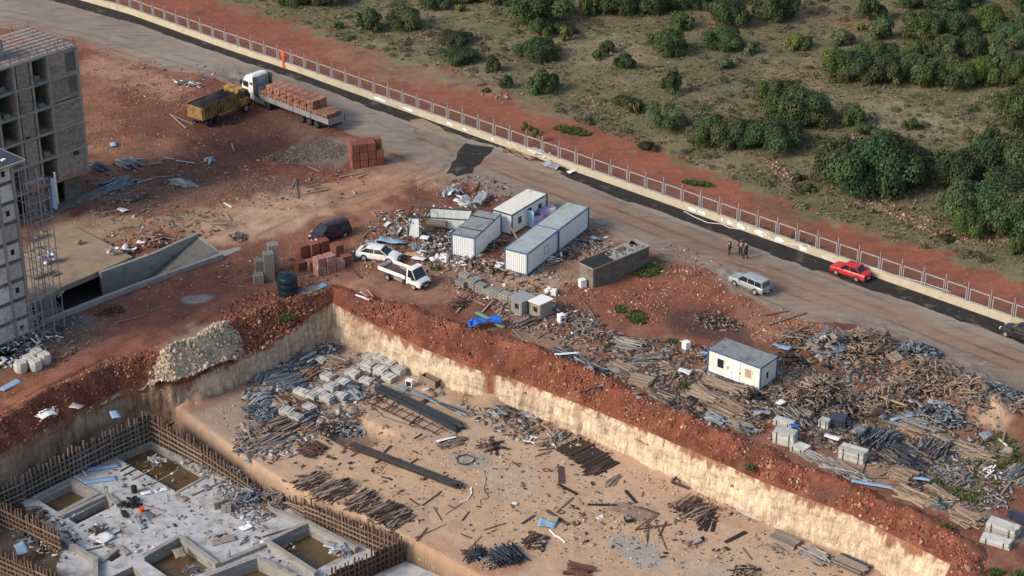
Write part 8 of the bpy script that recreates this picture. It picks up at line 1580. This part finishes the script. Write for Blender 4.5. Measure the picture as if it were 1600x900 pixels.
# loose timbers around the upper site
i = 0
for (x0, y0, x1, y1, m, lab) in [(530, 278, 568, 271, 'wood', 'pale plank left of two below the tall brick stack'), (557, 279, 573, 273, 'wood', 'short thick pale plank below the tall brick stack'), (480, 259, 500, 272, 'woodg', 'grey plank lying right of the gravel heap'), (478, 303, 514, 297, 'wood', 'tan plank on the middle yard, lower of two'), (478, 294, 499, 289, 'woodp', 'tan plank on the middle yard, upper of two'), (462, 283, 464, 312, 'woodg', 'pole lying lengthwise by the gravel heap'), (456, 293, 462, 281, 'wood', 'short stick beside the pole by the gravel heap'),
    (226, 131, 246, 141, 'wood', 'pale plank alone on the red slope behind the truck'), (266, 180, 291, 202, 'woodg', 'grey pole left of the dump truck, lower'), (268, 181, 302, 196, 'woodg', 'grey pole left of the dump truck, upper'), (255, 247, 272, 251, 'galv', 'grey strip on the yard, leftmost of four'), (275, 252, 305, 257, 'galv', 'grey strip on the yard, second of four'), (233, 258, 253, 256, 'bluegrey', 'grey strip on the yard above the twisted sheets'), (207, 250, 227, 250, 'galv', 'grey strip by the steel decking top'), (200, 283, 221, 283, 'bluegrey', 'grey strip right of the lower decking heap'), (214, 287, 238, 281, 'galv', 'second grey strip right of the lower decking heap'), (236, 279, 272, 277, 'woodg', 'grey board touching the twisted steel sheets'),
    (362, 225, 366, 238, 'wood', 'pale stick on the dark red yard'), (336, 312, 350, 326, 'woodg', 'pale stick above the ramp end, left'), (350, 318, 362, 326, 'white', 'white stick above the ramp end, right'), (352, 336, 360, 346, 'wood', 'short stick beside the rounded ramp end'), (325, 350, 356, 353, 'wood', 'thin plank touching the ramp apron'), (148, 336, 184, 331, 'woodp', 'thin board on the mud by the deck'), (140, 316, 158, 305, 'woodp', 'thin plank leaning on the mud by the block'), (90, 466, 100, 458, 'woodp', 'rusty pieces at the deck front edge'),
    (720, 285, 775, 295, 'woodp', 'long plank beyond the metal and film heap'), (742, 300, 750, 288, 'woodd', 'short dark plank beneath the long plank'), (566, 374, 584, 354, 'woodp', 'brown plank behind the purple minivan'), (581, 332, 588, 340, 'wood', 'small tan stick on the yard'), (622, 333, 634, 347, 'wood', 'tan plank leaning left of the wrecked cabin'), (548, 420, 563, 436, 'rust', 'thin bent rod in front of the white saloon'), (833, 313, 843, 311, 'white', 'small white block near the whitish-roofed container'), (574, 454, 588, 472, 'wood', 'pale plank at the pit corner junk'), (713, 490, 735, 466, 'wood', 'pale plank crossing the rusty rods'), (735, 468, 758, 480, 'woodg', 'grey plank right of the rusty rods'), (752, 490, 770, 472, 'wood', 'tan plank near the green sheet'),
    (1070, 644, 1096, 622, 'woodd', 'dark plank lying across the broad pile, left'), (1073, 650, 1104, 625, 'woodd', 'dark plank lying across the broad pile, right'), (1158, 660, 1194, 647, 'woodg', 'grey plank by the bank edge junk'), (905, 615, 940, 607, 'darksteel', 'dark steel strip on the bank, left'), (925, 612, 946, 601, 'bluegrey', 'grey blue strip on the bank, right'), (1190, 495, 1233, 487, 'woodg', 'grey plank near the wagon on the verge'), (1200, 510, 1260, 490, 'woodg', 'long grey branch on the verge'), (1215, 546, 1262, 545, 'woodg', 'grey plank behind the white cabin'),
    (1340, 748, 1390, 748, 'woodp', 'brown plank on the bare soil patch, lower'), (1368, 748, 1388, 739, 'woodp', 'brown plank on the bare soil patch, upper'), (1345, 742, 1352, 720, 'wood', 'tan plank beside the right crate'), (1500, 702, 1578, 716, 'wood', 'long pale plank near the right edge, upper'), (1505, 712, 1556, 722, 'wood', 'long pale plank near the right edge, middle'), (1510, 722, 1535, 691, 'woodg', 'grey plank crossing the long pale planks'), (1560, 686, 1573, 700, 'white', 'short whitish plank near the right edge'), (1566, 695, 1570, 675, 'wood', 'upright tan plank near the right edge'), (1562, 776, 1595, 735, 'woodg', 'grey beam beside the steel frames at right'), (1530, 735, 1552, 711, 'woodg', 'grey plank on the grassy patch'), (1525, 780, 1560, 776, 'woodg', 'grey branch beside the grassy soil'),
    (340, 128, 338, 129, 'woodd', '')]:
    if lab: board(lab, x0, y0, x1, y1, m, .16, .07, None, (.05, .12))
board('brown plank leaning on the open container doorway', 795, 372, 815, 388, 'woodp', .16, .08, None, (1.6, .1))
t = thing('scaffold_plank', 'pale scaffold plank leaning from the scaffold to the deck', 'plank', W(62, 372, .32), 0)
MB().bar(W(54, 345, 1.6) - t.location, W(68, 362, .36) - t.location, .45, .05).build('board', 'wood', t)
# leaning dry tree by the fence
for (px, py) in ((818, 212), (835, 222)):
    p = G(px, py); t = thing('sapling', 'thin leafless sapling with few green leaves behind the fence, ' + ('left' if px == 818 else 'right') + ' of two', 'sapling', p); MB().tube([(0, 0, 0), (.1, 0, 1), (.3, .1, 1.9)], [.05, .04, .02], 5).build('trunk', 'bark', t); c = link('crown', TINY[0], t); c.location = (.2, 0, .7); c.scale = (.7, .7, 1.1); c.color = (1.2, 1.2, .9, 1)
# fine litter
def litter(label, blobs, mats, smin, smax, z=None, th=.05):
    Pp = np.concatenate([blobpts(*b_, z=z) for b_ in blobs]); n = len(Pp); L_ = smin + (smax - smin) * RS.beta(1, 2.5, n)
    S = np.stack([L_, L_ * RS.uniform(.12, .6, n), RS.uniform(.5, 1.5, n) * th], 1); Pp[:, 2] += .04 + RS.rand(n) * .08
    C = np.array(mats)[RS.randint(0, len(mats), n)] * RS.uniform(.6, 1.3, (n, 1))
    return tag(link('litter', instances('litter', BOXV, BOXF, Pp, np.stack([RS.normal(0, .25, n), RS.normal(0, .2, n), RS.rand(n) * 6.28], 1), S, M['rock'], C)), label, 'litter', kind='stuff')
WD = [(.34, .24, .16), (.26, .17, .12), (.20, .17, .14), (.10, .07, .055)]; ST = [(.22, .25, .28), (.30, .30, .31), (.08, .09, .11), (.45, .46, .48)]; WH = [(.70, .69, .67), (.5, .5, .5)]
litter('small scraps littering the timber and scrap yard on the right', [(1380, 640, 190, 90, 18, 1500), (1250, 640, 120, 60, 15, 900), (1080, 600, 130, 60, 20, 900), (1480, 740, 110, 50, 20, 700), (1420, 590, 160, 40, 20, 700), (960, 560, 90, 40, 15, 400)], WD + WD + ST[:3], .15, 1.1)
litter('small scraps littering the ground round the containers and pickup', [(690, 370, 80, 50, 0, 600), (640, 400, 80, 40, 0, 250), (790, 440, 100, 40, 10, 500), (860, 500, 90, 30, 10, 450), (740, 300, 60, 24, 0, 200), (900, 380, 60, 26, 0, 200), (620, 355, 50, 26, 0, 150)], WD + WD + ST[:3] + WH, .12, .9)
litter('small scraps lying over the crowded corner of the pit floor', [(490, 615, 110, 55, -5, 700), (430, 680, 70, 40, -20, 350), (620, 590, 80, 30, 20, 100), (800, 660, 90, 24, 22, 250)], WD + ST, .15, 1.4, FZ)
litter('small scraps lying over the sandy pit floor', [(760, 760, 280, 80, 15, 130), (950, 800, 220, 60, 15, 120), (540, 760, 130, 60, 25, 130), (1200, 870, 120, 30, 10, 60), (880, 690, 40, 14, 0, 60), (1090, 800, 60, 20, 0, 60)], WD + [(.03, .03, .03)], .10, .8, FZ)
litter('small scraps and dirt lying over the grey foundation slab', [(300, 780, 140, 60, 10, 200), (385, 785, 50, 30, 20, 350), (180, 830, 100, 40, 10, 160), (400, 850, 80, 30, 20, 80), (345, 740, 70, 20, 25, 300), (80, 840, 50, 30, 20, 200)], WD[1:] + ST + WH, .08, .7, SZ, .04)
litter('small scraps on the yard around the apartment block and ramp', [(210, 300, 90, 50, -10, 350), (250, 370, 110, 30, -15, 350), (60, 530, 70, 50, -10, 400), (300, 140, 120, 40, 10, 120), (120, 460, 120, 40, -25, 100), (450, 290, 120, 40, 0, 140), (430, 430, 100, 30, 0, 120)], WD + WD + ST[:3] + WH[1:], .10, .7)
SHEETS = [(1310, 560), (1340, 580), (1290, 590), (1420, 600), (1370, 660), (1260, 660), (1460, 640), (1500, 660), (1400, 700), (1340, 690), (1450, 720), (1230, 610), (1190, 655), (1150, 680), (1080, 640), (960, 590), (1380, 540), (1520, 640), (1540, 690), (1570, 720), (1300, 640), (1430, 640)]
for i, (px, py) in enumerate(SHEETS):
    m_ = ['bluegrey', 'woodg', 'black', 'steel', 'woodd', 'woodp'][i % 6]
    sheetobj('crumpled sheet tossed on the scrap and timber heaps', px, py, 20, random.uniform(-14, 14), random.uniform(.7, 1.5), random.uniform(.4, .8), m_, None, .25, 'sheet', 'sheet', .5 + .5 * random.random(), 200 + i, n=9)['group'] = 'crumpled sheets on the scrap heaps'
bpy.context.view_layer.update()
